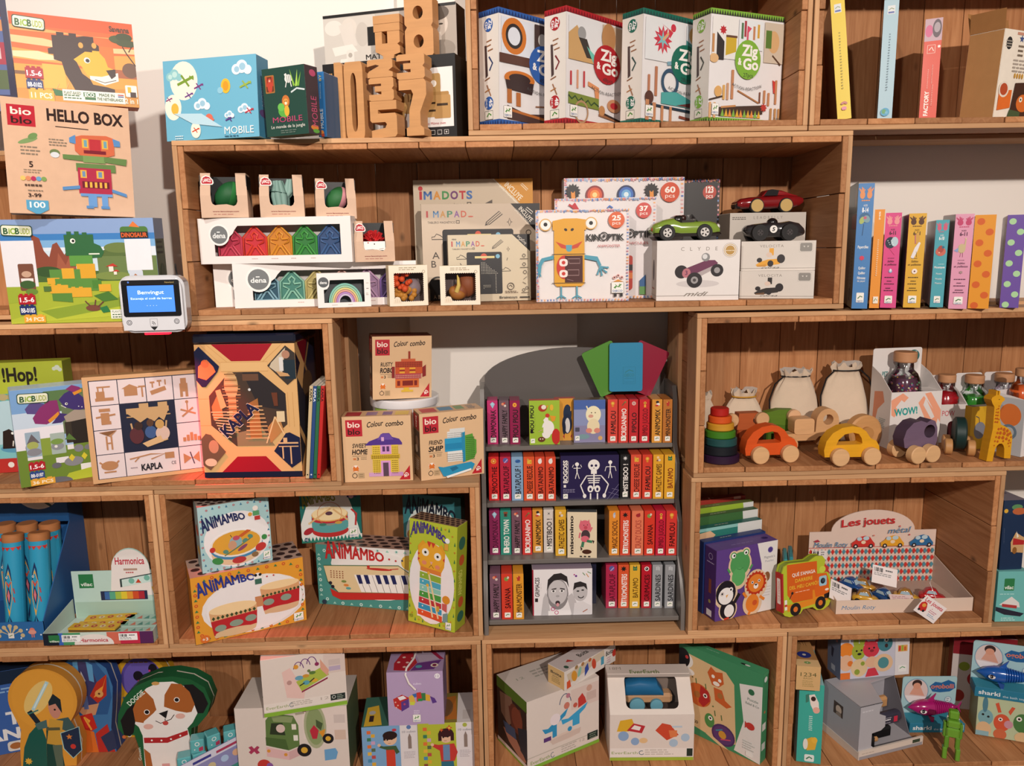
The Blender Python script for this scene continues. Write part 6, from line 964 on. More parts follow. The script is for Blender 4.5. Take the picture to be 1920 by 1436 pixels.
carton('keyb', 'music_toy_box', 'teal ANIMAMBO box with a toy keyboard behind the xylophone box', .07, '4a9088', '2a3a44', 'b08a7a', m='card', topart="r 0 0 100 100 b08a7a;"+spots, art=
 "e 56 50 50 52 4a9088; e 60 30 46 40 ece8e4;" + confetti(40, 8, ('c8e0d8', '9fd0c0', '4a9088')) + "e 58 46 42 40 ece8e4; " + animambo(9, 8, 13, 56, 'c02e2e', 1.2, 0, .1) + ";p dfc79a 7 34 78 26 90 40 92 70 20 78 10 60; L 3f6a4a .8 7 34 78 26 90 40 92 70 20 78 10 60; p c0302a 12 72 20 78 92 70 92 80 22 90 14 84; p f0ece6 36 46 92 40 92 70 42 74;" + ''.join(f"l 6a5a5a .4 {40+k*6.5} {46-k*.6} {46+k*6} {74-k*.6};" for k in range(9)) + ''.join(f"p 232a5a {x} {46-(x-36)*.1} {x+4} {45.6-(x-36)*.1} {x+6} {60-(x-36)*.1} {x+2.4} {60.6-(x-36)*.1};" for x in (38, 45, 56, 63, 70, 80, 87)) + "e 60 34 12 2 c03a30; l c03a30 .8 70 33 78 31; c 50 31 1.4 c03a30;" + ''.join(f"e {14+k%5*2.8} {42+k//5*3.4} .7 .9 8a4a30;" for k in range(20)) + "c 13 62 1.6 2a2430; c 15 68 1.6 2a2430; e 26 58 2.4 2 7a8a4a; e 28 64 2.4 2 d8803a; e 30 69 2.4 2 5aa0a0; c 88 20 7 d8b04a; e 96 10 3 2 d8b04a; c 6 95 2.2 2a3a4a; c 70 16 .9 c03a3a; c 76 18 .9 c03a3a; c 82 17 .9 2a3a5a")
carton('drum', 'music_toy_box', 'white and teal ANIMAMBO box with a drum, on top of the keyboard box', .06, 'e2e4de', '4a3a3a', '2a5a5a', m='card', right="r 0 0 100 100 5a3a34; e 40 30 30 12 d8cfc4; e 50 60 30 10 2f6a5a", art=
 "p 1f6a62 0 0 24 0 12 20 6 40 0 60; p 1f6a62 76 0 100 0 100 100 92 60 84 26; r 0 88 100 12 2a7a68;" + ''.join(f"p e2e4de {k*6} 88 {3+k*6} 97 {6+k*6} 88;" for k in range(17)) + animambo(3, 12, 11, 56, '8a8a2a', 1.4, -10, .5) + ";e 48 78 30 13 b8302e; p 5aa0a0 18 46 78 42 78 68 18 72; e 48 70 30 12 5aa0a0; e 48 52 30 11 b8303a; e 48 44 30 15 e0a050; e 48 42.6 29 14 efd9a8; o 48 42.6 20 .8 c87a4a; e 47 42 6 4 5a3a48; e 36 64 6 3 3f7a6a; e 62 62 6 3 c8a04a; l d8b07a 3 14 60 50 32; l d8b07a 3 54 34 78 58; c 14 60 2 e0c89a; l b8302e 3 84 36 92 46 90 70; e 12 76 9 6 a82a34 r=-30; r 78 4 16 8 3a2a6a; c 85 10 4 c8a0b0; c 8 93 3.6 2a4a6a; t 8 90.6 5 e2e4de a=c w=5 b=.02:+2;" + logo_lizard(79, 76, 14, 18))
carton('anim4', 'music_toy_box', 'dark teal ANIMAMBO box in shade at the back right', .025, '3a7a80', '2a4a50', '3a6a6a', m='card', art=
 "e 50 40 46 32 cfd8d4; " + animambo(3, 12, 10, 88, '1c2230', .8, 6, .3) + ";e 50 34 20 10 6a4a4a; e 50 36 17 8 5a9a88; e 50 39 12 6 e0dcd0; e 80 36 12 7 b83a44; e 80 36 8 4.4 e0dcd0; e 74 30 8 4 6aa05a; e 18 40 12 6 c08a5a")
carton('xylo', 'music_toy_box', 'lime green ANIMAMBO box with a striped cat xylophone', .045, 'b6c23a', '9aa832', '9a7a60', m='card', topart="r 0 0 100 100 9a7a60;"+spots, right="e 50 18 30 6 2f6a5a; e 50 34 24 5 c0582e; t 40 55 34 d8dc6a a=c r=-90 w=24 b=.02:ANIMAMBO; e 50 74 24 5 c0582e; e 50 88 30 5 2f6a5a", art=
 confetti(40, 9, ('c8502e', '3f7a4a', 'b6c23a')) + "e 50 58 48 39 ece8e6; e 50 58 46 37 eee8e8; " + animambo(4, 11, 5.6, 76, '4a3a86', 1.2, 4, 1.0) + ";r 20 36 52 56 efe8e4; p e0a02e 20 24 30 18 38 21 62 22 70 19 78 26 76 40 70 46 28 46 20 38; e 48 32 27 13 e6a832; p c8402e 40 20 44 24 48 19 52 24 56 20 56 19 40 18; e 36 29 7.4 3.6 f0ece0; e 62 31 7.4 3.6 f0ece0; c 36 29 2.6 2a2a22; c 62 31 2.6 2a2a22; p e0a8a0 46 37 52 37 49 40; l 5a3a2a .8 49 40 44 43; l 5a3a2a .8 49 40 54 43; e 34 39 5 2 e08a6a; e 62 41 5 2 e08a6a; p c8402e 20 30 25 31 20 33; p c8402e 20 35 25 36 20 38; p c8402e 77 31 73 33 77 35; p d8803a 26 43 70 45 70 49 26 47;"
 "p 8fae3a 25 48 70 50 70 56 25 54; p 4fa8c0 25 54.5 70 56.5 70 62 25 60; p 8ac8b8 25 60.5 70 62.5 70 67 25 66; p 4a9a44 25 66.5 71 68 71 74 24 72; p b83a3c 24 72.5 72 75 72 80 24 78; p 3a96bc 23 78.5 73 81 73 86 23 84; p d8552e 22 84.5 74 87 74 93 22 90;" + ''.join(f"c {32} {51+k*6} 1.5 eae6dc;" for k in range(7)) + "l e6cf9e 3.4 44 48 66 90; l e6cf9e 3.4 42 60 54 90; c 44 48 3 e8b23a; c 42 60 3 e8b23a; r 62 78 6 5 c8a040; e 82 70 8 4 d8902e; p c8605a 74 74 84 74 84 82 74 80; p 7a9a9a 76 84 86 82 86 92 76 92; c 82 14 5 eee; r 76 17 8 6 d8a040; c 8 93 4 9aa832; t 8 91.6 2.6 5a6a2a a=c w=6 b=.02:+3;" + logo_lizard(82, 91, 12, 7))

# ------------------------------------------------------------------ grey card game rack
RK = dict(x0=-.036, x1=.3745)
rack = thing('card_game_rack', 'grey four-shelf card game rack with an arched back between the crates', 'rack', ((RK['x0']+RK['x1'])/2, .02, .668)); xm = (RK['x0']+RK['x1'])/2; rw = (RK['x1']-RK['x0'])/2; gc = '6f6a66'
SHZ = [1.046, .930, .814, .694]; SHY = [.122, .094, .064, .032]
prof = [(0, 0), (.21, 0), (.21, .50), (.12, .50), (.108, .47), (.104, .38), (.076, .34), (.074, .262), (.046, .222), (.044, .146), (.018, .106), (.0, .06)]
for s in (-1, 1): MB(gc).prism([(y, z) for y, z in prof], s*rw-.0045, s*rw+.0045, 'x').build('side_panel', 'satin', rack, 25)
MB('5f5a57').prism([(-rw+.005, .02), (rw-.005, .02), (rw-.005, .50)] + [(rw*math.cos(rad(a)), .50+.076*math.sin(rad(a))) for a in range(8, 173, 8)] + [(-rw+.005, .50)], .196, .202, 'y').build('back_panel', 'satin', rack, 25)
for z, y in zip(SHZ, SHY): MB(gc).box(-rw+.005, y-.02, z-.668-.010, rw-.005, .195, z-.668, r=.0015).build('shelf', 'satin', rack)
fan = thing('fan_sign', 'sign of three fanned green, blue and crimson cards on the rack', 'sign', (xm+.106, .166, 1.152))
def fcard(ang, c, dy, art=''):
    p = rrect(-.036, .0, .036, .106, .005, 3); a = rad(ang); q = [(x*math.cos(a)+z*math.sin(a)+.020*(ang > 0)-.020*(ang < 0), -x*math.sin(a)+z*math.cos(a)) for x, z in p]
    MB(c).prism(q, dy, dy+.004, 'y').build('card', 'satin', fan, 30)
fcard(-24, '4f8a2e', .010); fcard(24, '8a1030', .006); fcard(0, '2f88b0', .0)
a = Art(.03, .04).draw("R 0 0 100 100 8 2f88b0; L 2a7a9a 3 6 4 94 4 94 96 6 96; t 50 40 16 2f7a80 a=c w=70:DJECO; l 2f7a80 5 20 34 50 20 80 28; L 2a7a9a 3 16 66 84 66 84 86 16 86").on(fan, 'card_print', x0=-.008, z1=.055, y0=0)
fan['label'] = 'sign of three fanned green, blue and crimson cards on the rack'
def spine(px0, px1, py, k, c, txt, tc, icon, top=82, label=None, tint=None, Yx=None, ms=False):
    z = SHZ[k]; A = atz(px0, py, z); B = atz(px1, py, z); h = at((px0+px1)/2, py-top, A.y).z-z; w = (B-A).length
    o = thing('card_game', label, 'card game', ((A.x+B.x)/2, (A.y+B.y)/2, z+.0003), group='boxed card games on the grey rack')
    D = min(.072, .19-A.y); MB(c).box(-w/2+.0004, 0, 0, w/2-.0004, D, h, r=.0008, ct=tint or c).build('body', 'gloss', o)
    Art(w-.0008, h).draw(f"r 0 0 100 100 {c}; t 56 53 50 {tc} a=c r=-90 w={min(64, 7.6*len(txt))} b=.02:{txt};{icon};" + logo_liz_small(26, 85, 54, 11)).on(o, 'spine_print', m='gloss')
    return o
ic = dict(gem="p 9cc4d8 28 8 52 3 74 8 52 18; l c8e4ee 6 40 8 60 8", fam="c 40 8 14 e08a6a; c 62 12 12 d8c8c0; c 56 6 9 b8382e", piou="e 50 10 20 5 e8a83a; c 50 10 8 c8602e", lion="c 50 9 20 d88a2e; c 50 9 12 e8b850; r 40 12 20 5 d88a2e", crid="l 7a5a3a 12 36 14 66 6; c 70 6 8 6a8a4a", pip="c 52 9 22 d8b8a8; c 52 9 12 c8808a; c 46 7 5 8aa", jug="c 54 8 14 e8a83a; r 44 12 20 6 e8a83a; c 54 8 6 5a3a2a", mix="e 52 6 16 3 2a2426; e 60 11 18 3 e8e0d8; e 46 14 18 2 c03a3a", mon="c 52 8 18 b83a30; c 44 6 6 e8b84a; r 40 11 26 4 b83a30", org="c 50 10 26 e8a040; c 50 10 20 d8742a; c 50 10 8 f0c880", plouf="c 52 8 24 5a5a9a; l c8a0c8 8 40 14 70 6", blue="e 56 10 24 4 3a6aa8; l 2a4a80 8 40 12 74 8", mouse="r 34 7 40 9 e0b040; c 40 6 9 c8924a; c 64 12 5 a87a2e", rab="e 50 10 20 6 e8e2dc; c 58 5 8 e8e2dc", star="s 52 8 26 8 d8d8d8 q=.4", ath="c 46 6 12 e8c8a0; c 60 12 12 d8d0c8; c 40 13 9 8a5a4a", cat="r 32 5 40 8 2f6a4a; p 2f6a4a 32 5 38 1 44 5; p 2f6a4a 60 5 66 1 72 5; c 44 9 4 d8e04a; c 60 9 4 d8e04a", town="r 36 4 30 10 5a3a30; r 32 3 38 4 8a4a30; c 50 10 8 3a2420", duck="e 54 10 20 4 a02a30; c 64 7 9 a02a30", sav="c 46 11 20 7a9a4a; c 60 8 12 d8d0c0; c 50 7 6 8a5a3a", tri="s 50 9 30 7 1f1c1c q=.5; c 50 9 12 1f1c1c", mag="e 50 10 12 6 c8c0c8; p 8ab0c8 40 8 60 2 60 8", gri="c 52 9 24 e8e4e0; c 52 9 16 3a3434; c 46 8 5 d8d0c8", sar="l c8ccd0 8 40 4 40 12; l c8ccd0 8 54 3 54 12; l c8ccd0 8 68 5 68 13", bug="c 52 9 8 5a5a5a; l 7a7a7a 3 40 6 64 12; l 7a7a7a 3 40 12 64 6")
K = '1d1718'; Wt = 'f0ebe6'
rows = [
 (0, 833, [(914.5, 934.8, 'c0356f', 'DIAMONIAK', K, 'gem'), (936.4, 955.6, '6e5660', 'HAPPY FAMILY', K, 'fam'), (956.3, 976, '8e1f4a', 'PIOU PIOU', K, 'piou')], 82),
 (0, 830, [(1139, 1158, 'd8483c', 'FAMILOU', K, 'lion'), (1159, 1177.6, 'd23a30', 'CRIDANIMO', Wt, 'crid'), (1178.6, 1196.4, 'c22a30', 'PIPOLO', K, 'pip'), (1198, 1217.6, 'c8252e', 'RIMBO JUGOLO', '6a1018', 'jug'), (1221.4, 1241, 'd8963a', 'ANIMOMIX', K, 'mix'), (1241.8, 1259.8, 'b87232', 'MINI-MONSTER', K, 'mon')], 81),
 (1, 938.5, [(917, 937, 'd22a2a', 'SMOOTHIE', '3a0c10', 'org'), (938.4, 959.2, 'b42640', 'BATAPLOUF', '3a0c1a', 'plouf'), (959.8, 981.6, '84a6c6', 'BATAPLOUF !', K, 'blue'), (982.2, 1003.2, 'd8552e', 'CHEESE RESCUE', '3a100c', 'mouse'), (1003.8, 1022.4, 'd0472e', 'BATANIMO', '3a100c', 'rab'), (1023.2, 1042.6, 'd2482e', 'BATANIMO', '3a100c', 'rab')], 82),
 (1, 935, [(1162.2, 1180.6, '1d1c1e', 'MISTIBOO !', Wt, 'star'), (1182, 1202.2, 'd8503a', 'CHEESE RESCUE', '4a1410', 'mouse'), (1203.4, 1222.4, 'd2402e', 'FAMILOU', K, 'lion'), (1223.4, 1243.4, 'dfa42e', 'ATHLETIC GAMES', '4a2a14', 'ath'), (1244.6, 1264.8, 'dfa62e', 'BATAMO', '7a2a1c', 'cat')], 82.5),
 (2, 1040, [(918.4, 938.4, '8e2c5a', 'DIAMONIAK', '4a1430', 'gem'), (939, 959.4, '2f8a78', 'HERO TOWN', Wt, 'town'), (960, 978.6, '74505e', 'HAPPY FAMILY', K, 'fam'), (979.6, 998.4, 'cc3430', 'CRIDANIMO', Wt, 'crid')], 83),
 (2, 1036, [(999, 1018.2, 'd6963a', 'ANIMOMIX', K, 'mix'), (1019.6, 1038.8, 'd4ccc6', 'MISTIBOO !', K, 'bug')], 80.5),
 (2, 1042, [(1041.4, 1062.4, 'e0ac32', 'ATHLETIC GAMES', '4a2a14', 'ath')], 86),
 (2, 1041, [(1141.4, 1161.2, 'e08c2e', 'MAGIC SCHOOL', '5a2a14', 'mag'), (1162, 1181.6, 'd4472c', 'TRIOMONSTERS', Wt, 'tri'), (1183.8, 1206, 'e07a58', 'CRAZY DUCKS', 'b04a3a', 'duck'), (1207, 1227.2, 'd43a28', 'SAVANA', '3a0c0c', 'sav'), (1228.2, 1247.2, 'c4203a', 'RIMBO JUGOLO', '6a0c1c', 'jug'), (1247.8, 1268.4, 'd23a32', 'FAMILOU', '3a0c0c', 'lion')], 83),
 (3, 1161, [(919.6, 940.2, '7a5668', 'HAPPY FAMILY', K, 'fam'), (941, 962, 'd4402e', 'SAVANA', '3a0c0c', 'sav'), (962.8, 983, 'e09a32', 'MINI-MONSTER', '4a2a14', 'mon')], 85),
 (3, 1140, [(1135.4, 1157.2, 'b0284c', 'BATAPLOUF', '5a0c24', 'plouf'), (1158.6, 1179, 'd8542e', 'TRIOMONSTERS', Wt, 'tri'), (1179.8, 1199.6, 'e0ae38', 'BATAMO', '6a4a14', 'cat'), (1201.8, 1220.8, 'b81a2c', 'GRIMACES', '4a0810', 'gri'), (1222, 1241.4, '9a9ca0', 'SARDINES', '2a2c30', 'sar'), (1245.4, 1265, '94969a', 'SARDINES', '2a2c30', 'sar')], 81)]
nm = {'c0356f': 'magenta', '6e5660': 'grey-purple', '8e1f4a': 'dark crimson', '1d1c1e': 'black', '84a6c6': 'pale blue', '2f8a78': 'teal', 'd4ccc6': 'white', '9a9ca0': 'silver grey', '94969a': 'silver grey'}
sh = ['top', 'second', 'third', 'bottom']; seen = {}; every = [(k, py, it, top) for k, py, its, top in rows for it in its]
cnt = {}
for k, py, it, top in every: cnt[(k, it[3])] = cnt.get((k, it[3]), 0)+1
def hue(c):
    r, g, b = [int(c[i:i+2], 16) for i in (0, 2, 4)]
    if max(r, g, b)-min(r, g, b) < 30: return 'black' if r < 60 else 'white' if r > 190 else 'grey'
    if b >= r and b > g: return 'pale blue'
    if g > r: return 'teal'
    if g > 125: return 'yellow' if g > 155 else 'orange'
    if b > 80 and g < 100: return 'purple' if g > 70 else 'magenta'
    return 'orange-red' if g > 66 else 'red'
for k, py, it, top in every:
    c, txt = it[2], it[3]; i = seen.get((k, txt), 0); seen[(k, txt)] = i+1
    which = '' if cnt[(k, txt)] == 1 else (', the left of two', ', the right of two')[min(i, 1)]
    spine(it[0], it[1], py, k, c, txt, it[4], ic[it[5]], top, f"{hue(c)} {txt.title().strip(' !')} card game spine on the {sh[k]} rack shelf{which}")
def faced(label, k, px0, px1, py, top, D, front, side, art, dyaw=0, tp=None, right=''):
    z = SHZ[k]; A = atz(px0, py, z); B = atz(px1, py, z); h = at((px0+px1)/2, py-top, A.y).z-z; w = (B-A).length
    o = thing('card_game', label, 'card game', ((A.x+B.x)/2, (A.y+B.y)/2, z+.0003), dyaw, group='boxed card games on the grey rack')
    MB(front).box(-w/2, 0, 0, w/2, D, h, r=.0008, cs=side, ct=tp or side).build('body', 'gloss', o)
    Art(w, h).draw(f"r 0 0 100 100 {front};"+art).on(o, m='gloss')
    if right: Art(D, h).draw(right).on(o, 'side_print', 'right', x0=w/2, y0=0, m='gloss')
    return o
faced('orange penguin card game half hidden behind the hen game', 0, 1040, 1079, 826, 79, .02, 'd89a3a', 'c03a30', "e 62 36 20 22 22304a; e 60 60 24 24 1f2a44; e 62 64 12 18 d8d4d0; c 60 24 9 22304a; p d8a04a 76 22 92 26 76 30; e 46 70 8 16 1a2238; p a83028 40 90 48 84 48 96; p a83028 76 90 84 84 84 96")
faced('green PIOU PIOU card game face with a white hen', 0, 993, 1049.5, 833.5, 83, .02, '9cbc3a', 'b8202e', "t 9 42 12 1d1718 a=c r=-90 w=62 b=.03:PIOU PIOU; r 4 66 8 8 1d1718; g 18 34 2 8 4 5a6a2a; e 44 17 14 8 a83a24; e 48 15 8 5 e8e0d0; p d8962e 56 12 64 10 60 18; e 62 62 20 17 ece8e2; e 56 76 14 10 ece8e2; p ece8e2 46 44 60 34 66 52 56 60; c 60 34 7 c8382a; p e0982e 68 34 88 36 84 46 74 48; e 88 82 14 18 c02e28; p 9cbc3a 30 66 46 60 46 74; l c0a080 2 30 70 44 66; e 74 16 6 7 e0b43a; e 40 88 12 6 6a3a24; c 36 87 2 f0e8d8; c 44 87 2 f0e8d8;"+logo_liz_small(4, 86, 14, 10), tp='c03a30')
faced('pale blue card game face with a big yellow chick, shiny wrap', 0, 1076, 1135, 829.5, 80, .03, '8a94bc', '6a5a4a', "r 0 0 100 22 4a66a8; r 0 60 100 40 8a86a8; e 62 34 24 20 efe6c0; e 62 62 20 18 e8d8b0; e 54 38 8 4 d8a08a; c 56 30 2 6a5a4a; c 68 30 2 6a5a4a; e 48 72 10 6 d88a7a; e 74 72 10 6 d88a7a; l efe6c0 4 40 14 46 24; e 30 86 20 6 7a9aa0; c 84 90 7 d8a86a; R 4 64 14 10 2 4a4a5a; "+logo_liz_small(4, 84, 14, 11))
faced('dark purple BOGOSS card game face with a white skeleton', 1, 1051.4, 1160.4, 936, 83, .03, '28204a', '1d1838', "t 8 36 7 ece6e0 a=c r=-90 w=52 b=.03:BOGOSS; l ece6e0 .5 13 12 13 60; r 5 66 4 6 ece6e0; g 4 76 22 3 3 8a84a0; c 57 22 10 ece8e4; r 52 34 10 8 ece8e4; c 53.4 23 2.2 28204a; c 60.6 23 2.2 28204a; p 28204a 56 30 58 30 57 27; r 56 42 2.4 34 ece8e4; l ece8e4 1.6 44 46 70 46; l ece8e4 1.8 46 52 68 52; l ece8e4 1.8 47 57 67 57; l ece8e4 1.8 48 62 66 62; l ece8e4 2 44 47 34 68; l ece8e4 2 34 68 40 88; l ece8e4 2 70 47 82 66; l ece8e4 2 82 66 76 88; e 51 76 5 8 ece8e4; e 63 76 5 8 ece8e4; e 51 77 2 3.6 28204a; e 63 77 2 3.6 28204a; r 50 86 2.4 14 ece8e4; r 62 86 2.4 14 ece8e4; e 41 92 3 5 ece8e4; e 75 92 3 5 ece8e4; c 28 19 3.4 ece8e4; r 27 24 2 12 ece8e4; l ece8e4 1 22 20 20 26; l ece8e4 1 34 20 36 26; l ece8e4 1.2 22 28 34 28; l ece8e4 1.2 28 36 25 52; l ece8e4 1.2 28 36 32 52; c 85 16 3.4 ece8e4; r 84 20 2 14 ece8e4; l ece8e4 1.2 78 26 93 26; l ece8e4 1 78 26 76 36; l ece8e4 1 93 26 95 36; l ece8e4 1.2 85 34 82 52; l ece8e4 1.2 85 34 88 52; l 8a84a8 .5 80 100 100 66; l 8a84a8 .5 86 100 100 80; l 8a84a8 .5 82 84 100 92; l 8a84a8 .5 88 76 100 80;"+logo_liz_small(4, 86, 8, 11))
faced('cream MISONIMO card game face with a dancing pink pig', 2, 1064, 1119, 1046, 86, .02, 'e2d2b4', '2a3438', "t 14 50 12 1d1718 a=c r=-90 w=84 b=.035:misonimo; g 26 50 2 8 4 b8a88a; e 60 30 20 13 d86a7a; p d86a7a 42 24 46 16 52 22; p d86a7a 68 20 74 15 76 24; c 62 33 6 c04a5a; c 56 28 1.6 222; c 68 27 1.6 222; e 62 50 15 12 4a3a3e; e 60 58 14 7 d86a7a; l d86a7a 5 44 44 40 56; l d86a7a 5 76 42 84 32; l 3f7a5a 9 54 64 50 76; l 3f7a5a 9 66 62 84 64; p 3a2a2a 44 74 52 80 46 84; p 3a2a2a 84 60 92 62 88 68; e 66 86 16 5 4a2a1e; r 42 95 8 3 333; r 56 95 8 3 333; r 70 95 8 3 333", dyaw=-6, right="r 0 0 100 100 22282c; t 50 50 50 e8e0d4 a=c r=-90 w=80 b=.03:misonimo")
faced('black and white photo GRIMACES card game face of two grimacing children', 3, 999, 1110.6, 1153, 87, .032, 'e8e4e6', '8a1c30', "r 0 0 2 100 a01c34; t 8 38 7 2a2426 a=c r=-90 w=42 b=.02:GRIMACES; g 14 30 1.4 6 3 8a8486; r 4 62 5 8 2a2426; e 42 54 18 34 8a8688; e 42 50 16 27 c6c2c4; p 2e2a2c 24 46 26 22 36 10 48 8 58 16 61 40 57 28 48 22 36 24 28 34; e 42 73 4 5 3a3034; e 42 77 2.6 4 d89aa0; p 4a4446 32 42 40 40 40 43 32 45; p 4a4446 46 40 54 42 54 45 46 43; e 35 47 4 3 f0eeee; e 49 47 4 3 f0eeee; c 35 47 1.8 333; c 49 47 1.8 333; e 42 58 3 2.4 a8a4a6; p c0bcbe 14 100 18 62 22 50 26 62 28 80 30 100; p c0bcbe 58 60 66 52 70 62 76 80 74 100 66 100; r 26 90 38 10 f2eeee; o 34 86 3 1 c02a70; o 40 94 3 1 c02a70; e 80 50 12 20 c0bcbe; p 2e2a2c 68 46 70 30 80 27 90 32 92 46 86 38 74 40; a 81 57 5 6 20 160 1.6 3a3436; e 76 48 2.4 1.6 333; e 84 46 2.4 1.6 333; p dcd8da 68 100 70 74 84 70 98 80 98 100; c 70 12 1.2 b03080; c 73 15 1.8 6a2a8a; l 5a8a4a 1 84 8 88 14; l d08a2e 1 90 10 94 18; l 5a8a4a 1 92 6 98 10; l a85a3a 1.4 84 94 92 88", tp='9a8a9a')
bk = faced('navy card game hidden behind the grimacing children game', 3, 1060, 1118, 1132, 92, .010, '1d2038', '15182c', "g 20 4 60 1 3 5a6a8a")

# ------------------------------------------------------------------ third row right: wooden toys
z3 = 1.0252
t = thing('stacking_rings', 'wooden rainbow stacking tower with a purple base ring', 'stacking toy', (.452, .052, z3))
zc = 0; rr_ = random.Random(2)
for R, h, c, dx in ((.0385, .0165, '2c1430', 0), (.036, .0185, '14181f', -.002), (.0325, .016, '1f4a4a', -.001), (.031, .0145, '3f7a1e', -.003), (.0275, .0145, 'c8902a', -.002), (.0235, .014, 'd2551e', -.003), (.0185, .016, 'b01f18', -.004)):
    MB(c).lathe([(R-.002, 0), (R, .002), (R, h-.002), (R-.002, h), (0, h)], 32, o=(dx, rr_.uniform(-.002, .002), zc)).build('ring', 'toy', t, 35); zc += h+.0002
def twheel(t, x, y, z, r, w, c='d9ac7c', y2=None):
    o = MB(c).lathe([(r-.0015, -w/2), (r, -w/2+.0015), (r, w/2-.0015), (r-.0015, w/2)], 28, o=(x, y, z), axis='y').build('wheel', 'toy', t, 30); return o
def pcar(label, x, y, yaw, c, L=.108):
    t = thing('wooden_push_car', label, 'wooden car', (x, y, z3), yaw, group='wooden push cars'); k = L/.108
    o = [(-.054, .016), (-.056, .030), (-.052, .048), (-.040, .064), (-.022, .074), (-.002, .077), (.014, .074), (.026, .066), (.036, .052), (.048, .046), (.054, .036), (.056, .022), (.052, .014)]
    h = [(-.032, .040), (-.028, .050), (-.016, .061), (.0, .064), (.012, .061), (.018, .052), (.020, .042), (.017, .040)]
    MB(c).prism([(a*k, b*k) for a, b in o], -.014, .014, 'y', hole=[[(a*k, b*k) for a, b in h]]).build('body', 'toy', t, 35)
    for wx in (-.027, .036):
        for wy in (-.021, .021): twheel(t, wx*k, wy, .0178, .0178, .013)
        MB('c08a5a').tube([(wx*k, -.016, .0178), (wx*k, .016, .0178)], .003, 8).build('axle', 'toy', t)
pcar('orange wooden push car with a cut-out window', .548, .045, 6, 'd2521a')
pcar('yellow wooden push car with a cut-out window', .700, .016, 2, 'dea01e', .110)
t = thing('wooden_truck', 'plain wooden truck with a log load behind the orange and yellow cars', 'wooden toy', (.668, .128, z3), 4)
MB('d0a070').prism([(-.075, .022), (.005, .022), (.012, .030), (.03, .032), (.055, .022), (.055, .062)] + arc(.03, .062, .025, .028, 0, 180, 10) + [(.004, .040), (-.075, .036)], -.014, .014, 'y', hole=[hexr(14, .031, .066, .0115, .0115)]).build('chassis', 'toy', t, 35)
MB('d8a878').prism(rrect(-.044, .0362, .0, .070, .007, 3), -.016, .016, 'y').build('log_load', 'toy', t, 35)
for wx in (-.055, .035):
    for wy in (-.021, .021): twheel(t, wx, wy, .0165, .0165, .012, 'd2a272')
for lb, x, y, z, r in (('round wooden wheel toy behind the yellow car', .775, .115, z3, .038),):
    t = thing('wooden_roller', lb, 'wooden toy', (x, y, z), 8); MB('c9955f').lathe([(r-.004, -.012), (r, -.009), (r, .009), (r-.004, .012)], 32, o=(0, 0, r), axis='y').build('disc', 'toy', t, 30)
    MB('b8854f').lathe([(.014, -.018), (.014, .018)], 20, o=(0, 0, r), axis='y').build('hub', 'toy', t, 30)
t = thing('wooden_cart', 'small upturned orange-brown wooden cart behind the stacking tower', 'wooden toy', (.535, .135, z3), 5)
MB('b0562a').prism([(-.03, .046), (.034, .044), (.036, .074), (.02, .082), (-.026, .082)], -.012, .012, 'y', hole=[hexr(12, .012, .066, .007, .007)]).build('body', 'toy', t, 35)
MB('a04a24').box(-.028, -.012, 0, .030, .012, .046, r=.003).build('lower_body', 'toy', t)
for wx in (-.045, .022): twheel(t, wx, -.018, .070, .0145, .012, 'd4a678')
t = thing('wooden_cart', 'small green wooden cart glimpsed behind the orange car roof', 'wooden toy', (.607, .163, z3), 5)
MB('5a7a22').prism([(-.03, .05), (.03, .046), (.034, .08), (.0, .082), (-.03, .076)], -.010, .010, 'y').build('body', 'toy', t, 35)
MB('4a6a1c').box(-.026, -.010, 0, .026, .010, .05, r=.003).build('lower_body', 'toy', t)
twheel(t, .030, -.0165, .068, .0145, .012, 'dcb086')
# cloth bags
def bag(label, x, y, H, hw, neck, top, cord='1c1a1c', lean=0, seed=1):
    t = thing('cloth_bag', label, 'bag', (x, y, z3), 0, lean, group='cotton drawstring bags'); r = random.Random(seed); n, m = 40, 22; vs = []
    ph = [r.uniform(0, 6.28) for _ in range(8)]
    for j in range(m+1):
        v = j/m; z = H*v
        if v < .12: w = hw*(.86+.14*math.sin(v/.12*math.pi/2))
        elif v < neck: u = (v-.12)/(neck-.12); w = hw*(1-.10*u-.42*u**3.0)
        else: u = (v-neck)/(1-neck); w = hw*(.48+.10*u)
        for i in range(n):
            a = 2*math.pi*i/n; d = 1+.02*math.sin(3*a+ph[0]+4*v)+.015*math.sin(5*a+ph[1]-6*v)
            if v > neck-.25: q = min(1, (v-neck+.25)/.25); d += q*(.07*math.sin(11*a+ph[2])+.05*math.sin(7*a+ph[3]))
            dep = .34 if v < neck else .5
            vs.append((w*d*math.cos(a), w*dep*d*math.sin(a)+.004*math.sin(6*v+ph[4]), z+(.006*math.sin(9*a+ph[5])*max(0, (v-neck)/(1-neck)))))
    b = MB('d9c4ac').add(vs, [[j*n+i, j*n+(i+1) % n, (j+1)*n+(i+1) % n, (j+1)*n+i] for j in range(m) for i in range(n)]+[list(range(n))[::-1], [m*n+i for i in range(n)]]); po = b.build('pouch', 'cloth', t, 75)
    zn = H*(neck+.02); pts = [(hw*.53*math.cos(2*math.pi*i/20), hw*.30*math.sin(2*math.pi*i/20), zn) for i in range(20)]; MB(cord).tube(pts, .0016, 6, closed=True).build('drawstring', 'rubber', po, 60)
    for s in top: MB(cord).tube([(s*hw*.50, -.010, zn), (s*hw*.82, -.012, zn-H*.10), (s*hw*1.02, -.014, zn-H*.32), (s*hw*1.0, -.018, zn-H*.6)], .0018, 6).build('cord', 'rubber', t, 60)
    return t
